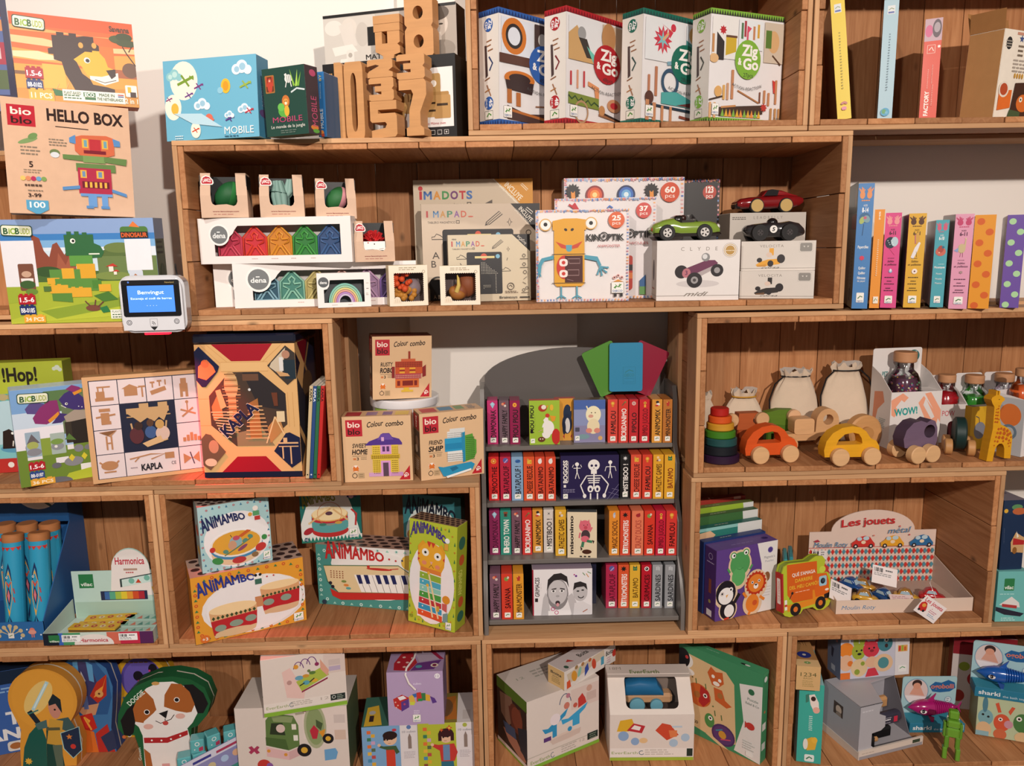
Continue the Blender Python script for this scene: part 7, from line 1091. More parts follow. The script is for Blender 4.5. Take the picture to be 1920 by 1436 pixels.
bag('tall cotton bag with a black cord, right of the two big bags', .772, .205, .172, .058, .90, (-1, 1), seed=3)
bag('wide cotton bag with a black cord, left of the two big bags', .660, .205, .160, .060, .90, (-1,), seed=5)
bag('small cotton bag with a yellow cord behind the stacking tower', .548, .21, .116, .050, .86, (), 'c8922e', seed=7)
bag('small cotton bag partly hidden by the crate post', .452, .21, .112, .040, .86, (), 'cbb49a', seed=9)

# sensory bottles in card carriers
def bottle(t, x, y, z, s, fill, lid='c08c64', bits=None, n=90):
    pr = [(.0, 0), (.026, .0), (.031, .006), (.032, .03), (.030, .05), (.024, .064), (.0165, .072), (.0155, .088)]
    if bits:
        b = MB(); r = random.Random(4)
        for k in range(n):
            a = r.uniform(0, 6.28); q = .0285*math.sqrt(r.uniform(.35, 1)); h = r.uniform(.004, .058); q *= (1 if h < .05 else .8)
            c = r.choice(bits); e = r.uniform(.0014, .0022)*(1.6 if n < 60 else 1); b.ball((x+s*q*math.cos(a), y+s*q*math.sin(a), z+s*h), s*e*1.2, n=6, m=4, c=c)
        b.lathe([(.0, .002), (.024*s, .003), (.027*s, .03*s), (.024*s, .056*s), (0, .06*s)], 20, c=fill, o=(x, y, z)); fi = b.build('filling', 'plastic', t, 50)
    else: fi = MB(fill).lathe([(0, .001*s), (.025*s, .001*s), (.0305*s, .008*s), (.0305*s, .05*s), (.022*s, .062*s), (0, .064*s)], 24, o=(x, y, z)).build('filling', 'plastic', t, 50)
    gl_ = MB().lathe([(a*s, h*s) for a, h in pr[1:]], 28, o=(x, y, z)).build('bottle_glass', 'cloudy', t, 50); fi.parent = gl_
    MB(lid).lathe([(.0195*s, .086*s), (.021*s, .088*s), (.021*s, .104*s), (.0195*s, .106*s), (0, .106*s)], 26, o=(x, y, z)).build('wooden_lid', 'toy', gl_, 35)
def carrier(label, x, y, yaw, W, H1, H2, D, s, fill, bits=None, art='', left='', back='', c='ded8d4', n=90, cname='bottle_carrier'):
    t = thing(cname, label, 'sensory bottle', (x, y, z3), yaw, group='sensory bottles in card carriers')
    MB(c).box(-W/2, 0, 0, W/2, .0012, H1).build('front_panel', 'card', t)
    for q in (-1, 1): MB(c).prism([(0, 0), (D, 0), (D, H1+(H2-H1)*.55), (D*.55, H1+(H2-H1)*.38), (0, H1)], q*W/2-.0006, q*W/2+.0006, 'x').build('side_panel', 'card', t)
    MB(c).prism(rrect(-W/2, 0, W/2, H2, .005, 3), D, D+.0012, 'y').build('back_panel', 'card', t)
    MB(c).prism([(W*.14, .0), (W/2, .0), (W/2, D*.6), (W*.2, D*.6)], H1-.001, H1, 'z').build('top_flap', 'card', t)
    if art: Art(W, H1).draw(f"r 0 0 100 100 {c};"+art).on(t, 'front_print')
    if left: Art(D, H1).draw(f"r 0 0 100 100 {c};"+left).on(t, 'side_print', 'left', x0=-W/2-.0006, y0=D)
    if back: Art(W*.98, (H2-H1)*.9).draw(f"r 0 0 100 100 {c};"+back).on(t, 'back_print', x0=-W*.49, z1=H2-.002, y0=D)
    bottle(t, -W*.04, D*.55, H1-.034*s, s, fill, bits=bits, n=n)
    MB('3a2a26').box(-W/2+.001, D*.15, .0, W/2-.001, D*.95, .002).build('base', 'card', t)
    return t
conf = ['c87a9a', '8a3a6a', 'd8a03a', '6aa07a', 'b83a4a', 'e8d8b0', '5a4a8a', '4a2a3a']
carrier('white WOW bottle carrier with colourful confetti bottle and orange letters', .886, .115, 6, .115, .123, .207, .075, 1.12, '5a2f44', conf, n=420, art=
 "p e8a080 0 14 22 2 34 10 26 18 20 14 10 26 16 34 8 44 2 40; p e8a080 54 20 64 8 96 46 92 62 80 62 70 50; p e8a080 66 4 78 2 100 34 100 56; p ded8d4 68 12 88 46 82 50 64 24; e 40 66 16 10 e8a080; t 30 28 12 2a9a94 a=c w=46 b=.03 r=-5:WOW!; c 24 80 15 4a3238; c 20 78 3 c87a4a; c 28 84 3 6aa05a; c 24 74 2 d8b04a; R 70 52 18 34 9 3a1418; e 84 28 0.1 0.1 333", left="p d88a68 20 6 60 2 70 20 40 36 30 60 16 60; p d88a68 20 70 50 66 60 96 10 100; g 50 50 30 6 3 8a9a98", back="c 84 22 12 2f6a68; l e8ece8 2.4 80 34 80 18; l e8ece8 2.4 84 34 84 14; l e8ece8 2.4 88 34 88 18; g 76 8 16 1 5 cfe0dc; t 20 66 14 2f7a78 w=12 b=.02:PET; t 34 82 12 2f7a78 w=12 b=.02:UM")
carrier('white bottle carrier with a red bottle', .992, .155, 4, .058, .085, .142, .05, .86, 'a01420', art="t 30 16 14 c03a4a a=c w=50:POW; R 30 44 40 60 16 3a1014", c='d8d0cc')
carrier('white bottle carrier with a bottle of green balls', 1.056, .158, 4, .062, .078, .145, .05, .92, '2f8a2a', ['2fa02a', '3fb83a', '1f7a20'], art="r 0 0 100 100 d8d4d2; R 20 40 30 50 12 2a4a28", n=50, c='d8d4d2')
carrier('bottle carrier behind the giraffe with a pale bottle', 1.124, .16, 4, .066, .08, .146, .05, .92, 'b8a0b0', ['c8b0c0', 'a88aa0', 'e0d0d8'], art="R 20 40 30 50 12 3a2a30", n=60, c='d8d2d0')
carrier('bottle carrier at the right edge with a blue bottle', 1.194, .16, 4, .066, .08, .148, .05, .92, '3a5a8a', art="R 20 40 30 50 12 2a3040", c='d8d2d0')
carrier('grey and white bottle carrier at the right edge with an orange bottle', 1.098, .045, 25, .085, .118, .13, .055, .8, 'd8602a', art="e 60 26 40 18 e07a3a; o 24 44 12 8 6a8090; g 10 66 60 6 4 c0907a; c 60 92 12 5a9aa0", left="r 0 0 100 100 b8bcc0; e 50 30 40 20 e07a3a; o 50 60 24 10 6a8090", c='e2dedc')
# elephant, bug and giraffe
t = thing('wooden_push_animal', 'purple wooden push elephant with a round hole and plain wheels', 'wooden toy', (.840, .030, z3), 14)
eo = [(-.036, .030), (-.040, .048), (-.034, .066), (-.018, .080), (.0, .083), (.014, .078), (.024, .084), (.034, .080), (.040, .066), (.042, .040), (.036, .022), (.0, .024)]
MB('6f5a70').prism(eo, -.015, .015, 'y', hole=[hexr(20, .022, .060, .0135, .0135)], cs='4a3a4c').build('body', 'toy', t, 35)
MB('cfc8c4').prism([(.0085+.0125*math.cos(rad(a)), .060+.0125*math.sin(rad(a))) for a in range(90, 271, 15)]+[(.0085+.004*math.cos(rad(a)), .060+.0125*math.sin(rad(a))) for a in range(270, 89, -15)], -.0145, .0145, 'y').build('ear_inlay', 'toy', t, 35)
for wx in (-.018, .017):
    for wy in (-.026, .026): twheel(t, wx, wy, .0178, .0178, .018)
t = thing('wooden_push_animal', 'dark green wooden disc toy turned edge-on with plain wheels', 'wooden toy', (.956, .070, z3), 66)
MB('16302e').lathe([(.030, -.011), (.034, -.008), (.034, .008), (.030, .011)], 32, o=(0, 0, .042), axis='y').build('body', 'toy', t, 35)
for wx in (-.018, .018):
    for wy in (-.0205, .0205): twheel(t, wx, wy, .0165, .0165, .014, 'bf8c58')
t = thing('wooden_giraffe', 'yellow wooden giraffe with orange spots', 'wooden animal', (.999, .004, z3), 9)
g = [(950, 660), (1010, 665), (1018, 600), (1025, 560), (1040, 530), (1060, 514), (1085, 514), (1102, 530), (1114, 560), (1120, 645), (1182, 650), (1182, 470), (1176, 440), (1160, 408), (1130, 382), (1095, 362), (1060, 348), (1046, 310), (1040, 260), (1036, 190), (1052, 152), (1072, 140), (1072, 122), (1040, 98), (1024, 94), (1022, 56), (1012, 54), (1008, 90), (1000, 90), (996, 54), (986, 56), (984, 92), (950, 108), (944, 128), (958, 160), (980, 190), (984, 380), (966, 500)]
gs = lambda x, y: ((x-1066)/4.546*.00107, (664-y)/4.546*.00107)
MB('dda01c').prism([gs(*p) for p in g], 0, .020, 'y', cs='c98e1c').build('body', 'toy', t, 35)
sp = [(1040, 385, 11), (1065, 382, 12), (1094, 392, 15), (1126, 405, 14), (1154, 430, 12), (1032, 418, 11), (1060, 420, 14), (1098, 425, 16), (1134, 440, 15), (1168, 462, 9), (1022, 452, 9), (1052, 458, 14), (1088, 462, 15), (1124, 474, 13), (1152, 490, 10), (1014, 488, 8), (1040, 492, 10), (1094, 492, 9), (1146, 515, 8), (1165, 510, 7), (1156, 540, 6), (1010, 525, 6), (1000, 320, 8), (1020, 322, 9), (998, 290, 7), (1016, 292, 9), (1032, 300, 6), (1000, 262, 7), (1018, 264, 8), (1000, 236, 6), (1018, 238, 8), (1002, 212, 5), (1018, 206, 7), (1022, 184, 5)]
b = Art(.060, .150); b.draw(' ')
for x, y, r in sp:
    u, v = gs(x, y); b.poly([(u+.030+r/4.546*.00107*math.cos(a+.3)*(1+.15*(k % 2)), .150-v+r/4.546*.00107*math.sin(a+.3)*(1+.15*(k % 2))) for k, a in enumerate([i*math.pi/3.5 for i in range(7)])], 'b85a1c')
u, v = gs(1016, 126); b.poly([(u+.030+.0009*math.cos(i), .150-v+.0009*math.sin(i)) for i in range(6)], '1a1410')
so = b.on(t, 'painted_spots', x0=-.030, z1=.150); so['kind'] = 'stuff'
t = thing('animal_puzzle_box', 'yellow box with grey elephants behind the giraffe', 'box', (1.042, .100, z3), 10)
MB('cfa22a').box(-.05, 0, 0, .05, .02, .092, r=.001, cs='c09226', ct='8a8474').build('body', 'card', t)
Art(.1, .092).draw("r 0 0 100 100 cfa22a; e 22 56 14 20 7a7c86; l 4a4a50 2 10 22 18 26; l 4a4a50 1.6 18 26 20 38; e 76 40 24 22 6a6c78; c 66 40 10 d8d4d0; c 66 40 5 8a8a92; e 80 8 20 10 6a7088").on(t)

# ------------------------------------------------------------------ fourth row right
pz = carton('puz', 'puzzle_box', 'purple puzzle box with frog, penguin and lion cut-outs', .040, '5c3f86', '4a2f6a', '6a5090', m='card', left="o 50 12 16 3 b8a8d0; g 20 20 60 1 3 b8a8d0; r 40 44 22 20 8a4a3a; c 50 76 10 a89a5a; r 26 88 44 9 e8e4ea", topart="g 30 60 40 1 14 8a78b0; e 88 50 5 14 3a2a66", art=
 "p e2dedc 66 0 100 0 100 100 70 100 76 60 74 30; c 88 12 4 4a3a86; o 88 12 4 .8 8a7ab0; t 78 20 3.6 7a7a86 w=18:Magnetic's; t 80 26 3 9a9aa6 w=14:Puzzles; e 84 50 5 7 8a5a3a; g 78 64 14 4 4 d0c8c8;"
 "e 38 26 19 22 dcc0a0; e 36 44 14 16 dcc0a0; e 27 11 7 7 dcc0a0; e 47 9 7 7 dcc0a0; e 38 24 16 17 4f9a58; e 36 42 11 13 5aa862; c 27 11 5 4f9a58; c 47 9 5 4f9a58; c 27 11 3.4 f0f0ea; c 47 9 3.4 f0f0ea; c 28 11 1.6 222; c 47 9.4 1.6 222; l 3a7a44 .8 33 30 38 32 43 30; l 4f9a58 3 22 34 18 28; l 4f9a58 3 54 34 58 28;"
 "e 16 64 19 20 dcc0a0; e 20 86 15 16 dcc0a0; e 16 62 16 18 1f1c24; e 20 86 13 14 1f1c24; e 16 66 12 12 eeeae8; e 22 88 8 9 eeeae8; c 10 62 3.4 eeeae8; c 24 58 3.4 eeeae8; o 10 62 2.6 .6 b8a090; c 10 62 1.5 222; c 24 58 1.5 222; p e0a04a 16 65 20 64 17 69; l 1f1c24 5 30 78 38 66; l c8402e 3 14 99 22 98;"
 "e 65 58 19 22 dcc0a0; e 60 84 16 18 dcc0a0; s 65 56 18 18 b8361c q=.86; c 65 56 13 e0802e; e 60 84 11 13 e0802e; c 64 84 4 c8552a; c 59 54 2 eee; c 70 53 2 eee; c 59 54 1.2 222; c 70 53 1.2 222; e 65 60 4 4 f0e8e0; p 2a1c18 62 57 68 57 65 60; l e0802e 4 50 74 44 66; l e0802e 4 72 76 80 82; l e0802e 4 56 96 54 100")
x, y, z, yaw, lean, roll, W, H = POSE['puz']
for k, (dy, dw, hh, c, ct, lb, art) in enumerate(((.042, .004, .160, '24366e', '2a3a70', 'dark blue puzzle box directly behind the purple one', "c 6 6 3 c8d0e0"), (.070, .012, .178, '2f7a70', '2f6a62', 'teal puzzle box with white corner, third in the row of puzzles', "r 62 0 38 100 d8d8d4; r 0 0 62 4 8ac0b8; p d8b08a 0 6 20 4 28 10 20 16 0 16"), (.096, .014, .194, '3f6a3a', '4a6a48', 'dark green puzzle box with white corner, fourth in the row', "p d8d8d4 76 0 100 0 100 100 86 100"), (.124, .016, .203, '9ab83a', '7a8a4a', 'lime green puzzle box, fifth in the row', "p d8d8d4 84 0 100 0 100 100"), (.152, .0, .210, 'a83a30', '9a3a30', 'dark red puzzle box at the very back of the row', "r 80 0 12 3 d8a090"))):
    a = rad(yaw); o = thing('puzzle_box', lb, 'box', (x-math.sin(a)*dy+.006*k, y+math.cos(a)*dy, .6882), yaw*(1-.05*k), group='row of standing puzzle boxes')
    w = W+dw; MB(c).box(-w/2, 0, 0, w/2, .018, hh, r=.001, cs=c, ct=ct).build('body', 'card', o); Art(w, hh).draw(f"r 0 0 100 100 {c};"+art).on(o); Art(w, .018).draw(f"r 0 0 100 100 {ct}; g 30 40 24 1 30 b8b0a0").on(o, 'top_print', 'top', y0=.018, z1=hh)
for k, (dx, c) in enumerate(((0, '3f9aa0'), (.017, '3a8e98'))):
    o = thing('board_book', ('teal rounded board book behind the lorry book, left one', 'teal rounded board book behind the lorry book, right one')[k], 'book', (.632+dx, .135+.012*k, .6882), 72, 0, 0, 'teal board books')
    MB(c).prism([(-.05, 0), (.05, 0), (.05, .075), (.042, .092), (.02, .098), (-.03, .094), (-.05, .08)], 0, .007, 'y').build('cover', 'card', o, 30); MB('cfe4e2').prism([(-.048, .001), (.048, .001), (.048, .072), (.03, .092), (-.046, .078)], .007, .0085, 'y').build('pages', 'card', o)
    MB('b8407a').box(-.0505, .0, .0, -.0495, .007, .022).build('spine_print', 'card', o)
x, y, z, yaw, lean, roll, W, H = POSE['truck']
o = thing('board_book', 'lime green lorry-shaped board book with an orange truck', 'book', (x, y, .6882+.02*math.sin(rad(lean))), yaw, lean, 0)
tk = [(-.46, .04), (-.36, .0), (-.14, .02), (-.08, .09), (.12, .09), (.2, .02), (.34, .0), (.46, .06), (.5, .14), (.5, .56), (.46, .66), (.36, .70), (.40, .90), (.34, .98), (.2, 1.0), (.04, .93), (-.36, .96), (-.46, .92), (-.5, .82), (-.5, .1)]
pg = [(u*W, v*H) for u, v in tk]
MB('b4c034').prism(pg, 0, .003, 'y', cs='a8b430').build('cover', 'card', o, 30); MB('a6b22e').prism(pg, .016, .019, 'y', cs='9aa62a').build('back_cover', 'card', o, 30)
MB('d8dca8').prism([(u*.97, v*.985+.0006) for u, v in pg], .0035, .0155, 'y', cs='8a9a3a').build('pages', 'card', o)
MB('b02a2c').box(-W/2-.001, -.0003, H*.1, -W/2+.003, .0193, H*.8).build('spine', 'card', o)
Art(.018, H*.6).draw("r 0 0 100 100 b02a2c; R 20 10 56 76 10 e8e0dc; t 50 48 30 c88a80 a=c r=-90 w=60:QUE S'AMAGA").on(o, 'spine_print', 'left', x0=-W/2-.0012, y0=.018, z1=H*.76)
Art(W, H).draw("p d2601e 10 6 72 9 72 70 62 76 22 76 10 60; p df8a26 8 78 62 76 62 60 92 60 94 84 64 86 10 90; p d8641e 66 60 72 32 92 34 97 50 97 72 68 74; R 76 38 16 18 3 9cc4d4; c 84 47 5 26262a; c 85 46 3 3a4a5a; p 2a2426 86 72 97 70 97 80 86 80; e 92 64 4 2 f0e8d8; e 88 26 9 6 c03a34; R 76 20 14 12 6 c6d048; r 4 68 5 8 e8e4dc; r 4 80 5 6 e8e4dc; r 4 76 5 4 c03a34; l 2a2426 1.4 14 68 20 58; c 20 58 2.4 2a2426; c 26 88 11 221e20; c 26 88 4.6 d8742e; c 78 86 11 221e20; c 78 86 4.6 d8742e; t 44 23 6 f0e8dc a=c w=48 b=.02:QUÉ S'AMAGA; t 44 34 6 e8b83a a=c w=36 b=.02:DARRERE; t 44 45 6 e8b83a a=c w=60 b=.02:DEL MEU CAMIÓ?; g 26 57 34 1 3 f0b898").on(o)
# metal car counter display
dx, dyf, dyb = .848, .034, .186
t = thing('car_display', 'cream counter display for metal cars with harlequin back panel', 'display stand', (dx, dyf, .6882)); hw = .146; d = dyb-dyf
MB('d9c3b2').box(-hw, 0, 0, hw, .0016, .030, r=.0004).build('front_lip', 'card', t)
for s in (-1, 1): MB('cdb8a8').prism([(0, 0), (d, 0), (d, .064), (0, .030)], s*hw-(.0016 if s > 0 else 0), s*hw+(.0016 if s < 0 else 0), 'x').build('side_panel', 'card', t)
MB('b8a090').box(-hw+.002, .0018, 0, hw-.002, d, .0012).build('base_panel', 'card', t)
hd = [(-hw, 0), (hw, 0), (hw, .124), (.096, .124)] + arc(0, .124, .096, .050, 0, 180, 20) + [(-.096, .124), (-hw, .124)]
MB('dcc4b6').prism(hd, d, d+.002, 'y').build('back_panel', 'card', t, 30)
A_ = Art(.292, .174); A_.draw("p dcc4b6 0 28.7 17 28.7 " + ' '.join(f"{50-32.9*math.cos(rad(a)):.1f} {28.7-28.4*math.sin(rad(a)):.1f}" for a in range(0, 181, 9)) + " 83 28.7 100 28.7 100 100 0 100; r 0 50.5 100 .8 b83a34;" + ''.join(f"p {('c8352e','4f8a9a')[(i+j)%2]} {1.6+i*2.9:.2f} {52.5+j*9.6:.1f} {3.05+i*2.9:.2f} {56.5+j*9.6:.1f} {1.6+i*2.9:.2f} {60.9+j*9.6:.1f} {.15+i*2.9:.2f} {56.5+j*9.6:.1f};" for i in range(34) for j in range(5)) +
 "t 24 12 10 c02e30 w=15 b=.02 up=.3:Les; t 41 9 10 c02e30 w=25 b=.02 up=.1:jouets; t 61 24 8 4a80a8 w=18 sh=.25 up=.2:métal; p a83a48 3 40 6 38 8 41 4 42; t 3 42 7 4a80a8 w=27 sh=.25:Moulin Roty; r 2 53 12 13 e4dcd8; r 3 54 1 5 222; r 4.6 54 .6 5 222; r 6 54 1.2 5 222; g 9 55 4 2 3 6a6a6a; c 50 34 .6 d87a6a; c 78 34 .6 c83a3a; c 70 22 .6 c83a3a")
for u, c in ((42, 'c8352e'), (65, 'dfa02e'), (88, '2f6a9a')): A_.draw(f"p {c} {u-9} 49 {u-9.4} 44 {u-6} 40 {u-4} 36 {u+1} 34 {u+5} 36 {u+7} 41 {u+9} 45 {u+9} 49; e {u-3.2} 38.4 2 2.6 b8ccd4; e {u+2} 37.6 2.4 2.8 b8ccd4; c {u-6} 48.4 1.8 2a2426; c {u+6} 48.4 1.8 2a2426; c {u-6} 48.4 .8 d8d4d0; c {u+6} 48.4 .8 d8d4d0; e {u} 43 1.8 2.4 e8d0b0")
A_.on(t, 'back_print', x0=-hw, z1=.174, y0=d)
Art(hw*2, .030).draw("r 0 0 100 100 d9c3b2; t 4 38 30 4a80a8 w=25 sh=.25:Moulin Roty").on(t, 'lip_print', x0=-hw, z1=.030)
def beetle(label, x, y, yaw, c, roof, zz=.6895, tip=0):
    b_ = thing('metal_car', label, 'toy car', (dx+x, y, zz), yaw, tip, 0, 'small metal cars in the display')
    b = MB(c); loft(b, [(-.027, .006, .010, .007), (-.024, .003, .015, .011), (-.014, .003, .018, .0125), (0, .003, .0175, .0125), (.013, .003, .016, .0115), (.022, .003, .013, .010), (.027, .005, .009, .006)], 14); b.build('body', 'plastic', b_, 50)
    b = MB(roof); loft(b, [(-.019, .014, .016, .009), (-.012, .014, .026, .0095), (-.002, .014, .029, .0095), (.007, .014, .026, .009), (.014, .013, .0155, .008)], 14); b.build('cabin', 'plastic', b_, 50)
    MB('a8c0cc').add([(.0088, -.0065, .0255), (.0088, .0065, .0255), (.0142, .0068, .0165), (.0142, -.0068, .0165)], [(0, 1, 2, 3)]).add([(-.010, -.0098, .0245), (.004, -.0098, .0245), (.008, -.0095, .0175), (-.013, -.0095, .0175)], [(0, 1, 2, 3)]).build('window_glass', 'plastic', b_)
    for wx in (-.015, .015):
        for wy in (-.011, .011): MB('1f1c1c').lathe([(.0045, -.002), (.0055, -.001), (.0055, .001), (.0045, .002)], 14, o=(wx, wy, .0055), axis='y').build('wheel', 'rubber', b_, 30)
    MB('d8d8d8').box(.0262, -.008, .004, .028, .008, .0065, r=.0006).build('bumper', 'metal', b_)
beetle('blue metal car tipped up at the back left of the tray', -.072, .125, -55, '1f4a86', '1f4a86', .700, 0)
beetle('yellow metal car with brown roof behind the paper tag', -.040, .135, -35, 'c8922a', '9a6a24', .692)
beetle('yellow metal car with brown roof, front row left', -.062, .080, -25, 'cf9c2e', 'a0702a', .692)
beetle('dark blue metal car in the middle of the front row', -.020, .082, -60, '1c4478', '1c4478', .692)
beetle('yellow metal car with brown roof, front row right of the blue one', .028, .080, -25, 'd2a032', 'a0702a', .692)
beetle('red metal car at the right of the tray', .085, .080, -20, 'b01f26', 'b01f26', .692)
def paper(label, x, y, z, w, h, yaw, lean, roll, art, back='e8dcd8', grp='paper tags of the metal cars'):
    p = thing('paper_tag', label, 'tag', (x, y, z), yaw, lean, roll, grp); MB(back).box(-w/2, 0, -h, w/2, .0006, 0).build('card', 'card', p); Art(w, h).draw(art).on(p, 'tag_print', x0=-w/2, z1=0); return p
bar = barcode(2, 4, 90, 60, 'e8dedc')
paper('white barcode tag leaning over the cars in the tray', dx-.000, .122, .752, .052, .04, -8, 35, 12, bar)
paper('white barcode tag at the left end of the tray', dx-.118, .075, .738, .05, .045, 20, 40, 35, bar)
paper('small paper tag under the blue and yellow cars', dx+.004, .060, .716, .05, .02, 0, 60, 5, "r 0 0 100 100 e0c8c4; g 10 20 70 3 20 b88a90")
tg = paper('Les jouets paper tag hanging over the front of the display', *at(1757, 1128, -.008), .056, .042, 0, -4, 36, "r 0 0 100 100 eee4e2; t 8 8 20 c8384a w=84 b=.02:Les jouets; p c8302e 4 62 4 44 14 30 26 34 34 50 40 70 24 84 10 80; e 20 50 8 10 e0a04a; c 14 80 5 2a2426; c 32 76 5 2a2426; c 56 44 1.6 c8384a; g 50 52 34 2 9 c88a9a; g 54 72 36 2 8 9ab0c8")
MB('e0d0cc').tube([(.0, .0, .0), (-.008, .014, .010), (-.012, .036, .020), (-.004, .046, .022)], .0006, 5).build('string', 'cloth', tg)

# ------------------------------------------------------------------ fourth row right edge
carton('turq', 'boat_set_box', 'turquoise toy boat box at the right edge, under the navy box', .09, '6fb8b4', '5aa4a2', '78c0bc', art="R 22 14 34 24 3 2f7a48; t 39 28 7 eef2ea a=c w=30 b=.02:vilac; g 10 44 60 1 4 a8d8d4; p e0dcd8 10 66 50 50 76 62 80 72; p 2a2a38 0 70 96 84 84 90 30 86 0 78; p b03a3a 20 64 70 68 70 74 20 70; g 20 92 50 2 4 b8dcd8", topart="r 20 30 50 40 2f7a48")
carton('navy', 'vehicle_set_box', 'navy blue toy box at the right edge on the turquoise one', .09, '1c2f4e', '18283f', '5a5a6a', art="r 0 0 100 20 24344e; e 12 15 9 3 d8a83a; e 60 10 24 4 5a8a5a; e 70 16 30 5 b8623a; g 8 40 4 12 1.8 5a6a86; p c8a070 40 60 60 46 100 54 100 76 44 74; p b02a2a 50 54 100 58 100 64 50 64; p e8e0d0 62 44 74 52 66 54; e 60 72 10 5 8a5a2a", topart="r 0 0 100 100 8a8490; g 10 40 70 1 20 3a3a4a")

# ------------------------------------------------------------------ bottom left: shaped cases
z5 = .3552
def case(name, label, x, y, outline, D, c, rim, art=None, W=.16, H=.24, yaw=0, extra=None, roll=0):
    t = thing(name, label, 'puzzle case', (x, y, z5), yaw, 0, roll, 'shaped puzzle cases')
    MB(c).prism(outline, 0, D, 'y', cs=rim).build('shell', 'card', t, 40)
    MB(rim).prism([(u*1.001, v) for u, v in outline], D*.46, D*.54, 'y', cs='d8d0c0').build('seam', 'card', t, 40)
    if art: a = Art(W, H).draw(art); a.on(t, 'front_print', x0=-W/2, z1=H)
    return t
zb = thing('board_game_box', 'blue box with white block letters at the bottom left corner', 'box', (-1.145, .118, z5), 18)
MB('3a62a8').box(-.10, 0, 0, .10, .05, .2, r=.001, cs='24406e', ct='16283f').build('body', 'card', zb)
Art(.2, .2).draw("r 0 0 100 100 3a62a8; r 0 0 100 16 16283f; g 50 20 40 2 4 8ab0d8; t 92 30 14 e6e8ea a=r w=10 b=.035:Z; t 96 50 15 e6e8ea a=r w=34 b=.035:TO; t 99 70 13 e6e8ea a=r w=60 b=.035:ANIM; R 60 86 18 12 3 d8d8d4; e 68 92 6 4 a86a3a; R 80 86 18 12 3 d8d8d4; e 90 92 6 4 8a5a3a").on(zb)
kn = [(-.066, 0), (.055, 0), (.062, .05), (.05, .10)] + arc(.0, .160, .074, .073, -30, 195, 26) + [(-.055, .09), (-.062, .05)]
case('puzzle_case', 'knight-shaped puzzle case on a golden oval', -1.003, .075, kn, .04, 'dc9a3a', 'c88a38', "e 50 32 45 30 e09e3c; e 44 30 16 20 e6c474 r=35; l b0d4dc 5 34 42 60 14; l d8ecee 2 36 40 58 16; r 30 42 8 14 1f2a34 r=-30; l 3f7a74 2 26 46 42 42; p 1d5a50 8 100 14 80 24 66 42 54 48 72 44 100; p 16443e 44 100 50 60 66 56 70 100; e 66 40 9 11 c88a78; p 1f2c34 58 34 66 26 76 32 76 46 68 36 58 38; c 66 42 1.6 222; p 3f5a5a 66 52 84 50 92 60 84 66 66 60; r 52 52 20 26 c89a3e r=12; r 50 60 20 3 5a5a40; p 4a6a6a 34 56 52 52 52 60 38 62; p 22304a 70 66 98 60 98 84 84 92 72 82; L 9cc8c8 1.4 70 66 98 60 98 84 84 92 72 82; s 82 70 5 5 d8803a; c 86 80 4 c83a34; p 5a6a5a 56 78 70 78 68 100 58 100; s 18 94 6 8 e0b040 q=.6", W=.148, H=.235)
he = [(-.058, 0), (.058, 0), (.052, .06), (.06, .11), (.066, .16), (.056, .205), (.03, .228), (-.02, .230), (-.052, .208), (-.066, .16), (-.060, .11), (-.05, .06)]
case('puzzle_case', 'superhero-shaped puzzle case with a blue mask and red eye patches', -.940, .120, he, .042, '3f74a8', '2a4a86', "p 2f5a90 4 40 14 12 40 2 74 4 94 22 96 42 86 60 18 60; p 3a3a66 30 40 34 8 50 4 66 6 78 34 70 50 36 50; p 5a9ac8 38 4 46 3 46 22 36 24; p 5a9ac8 60 4 70 8 70 26 62 24; p c8c4c8 50 14 56 24 50 32 46 24; p b83424 12 30 34 34 48 44 40 54 22 50; p e89a3a 12 30 24 34 36 44 26 46; p b83424 60 40 74 26 92 18 88 40 72 48; p e89a3a 92 18 84 30 74 34 66 42 80 38; e 36 44 7 4 d8a05a; c 36 44 2 6a3a24; e 76 38 7 4 d8a05a; c 76 38 2 6a3a24; p c8906a 36 54 54 50 74 48 66 60 48 62; p 5a6a9a 50 40 56 40 56 54 48 54; p c02c24 30 62 60 58 66 74 48 80; p e8a040 48 62 56 66 52 70 58 76; l e8a040 3 46 62 56 76; p 3a5a8a 4 100 8 66 30 60 36 100; p d8702a 36 100 38 74 60 78 64 100; p b8302a 62 80 84 70 92 100 64 100; p 2f3a5a 70 84 92 76 96 96 80 100; c 26 82 4 c83a34", W=.132, H=.232)
go = [(-.05, 0), (.05, 0), (.058, .05), (.046, .09), (.058, .12)] + arc(.006, .146, .06, .06, -20, 190, 22) + [(-.058, .11), (-.048, .085), (-.062, .05)]
case('puzzle_case', 'yellow puzzle case with purple centre and dark stars behind the dog case', -.842, .172, go, .042, 'cf9c26', 'c8962a', "e 56 30 38 26 5a4a9a; e 56 32 34 24 6a5ab0; e 50 26 9 6 1a1620; e 78 18 8 6 1a1620; l 1a1620 4 50 28 76 22; c 50 32 2 c83a7a; c 72 20 2 c83a7a; g 30 9 40 1 3 6a4a1a; e 30 62 26 16 d2a02a; s 20 52 4 5 3a5a8a; s 36 62 5 5 5a3a6a; s 26 76 4 5 5a3a6a; s 48 56 4 5 5a3a6a; s 50 72 4 5 5a3a6a; e 36 92 30 12 c89624; e 22 92 6 8 e0dcd8; o 22 92 5 2 8a3a7a; p 3f6ab0 50 88 74 82 80 100 46 100; p 2a1f5a 54 94 68 90 72 100 54 100; c 84 90 5 c03a34", W=.124, H=.208)
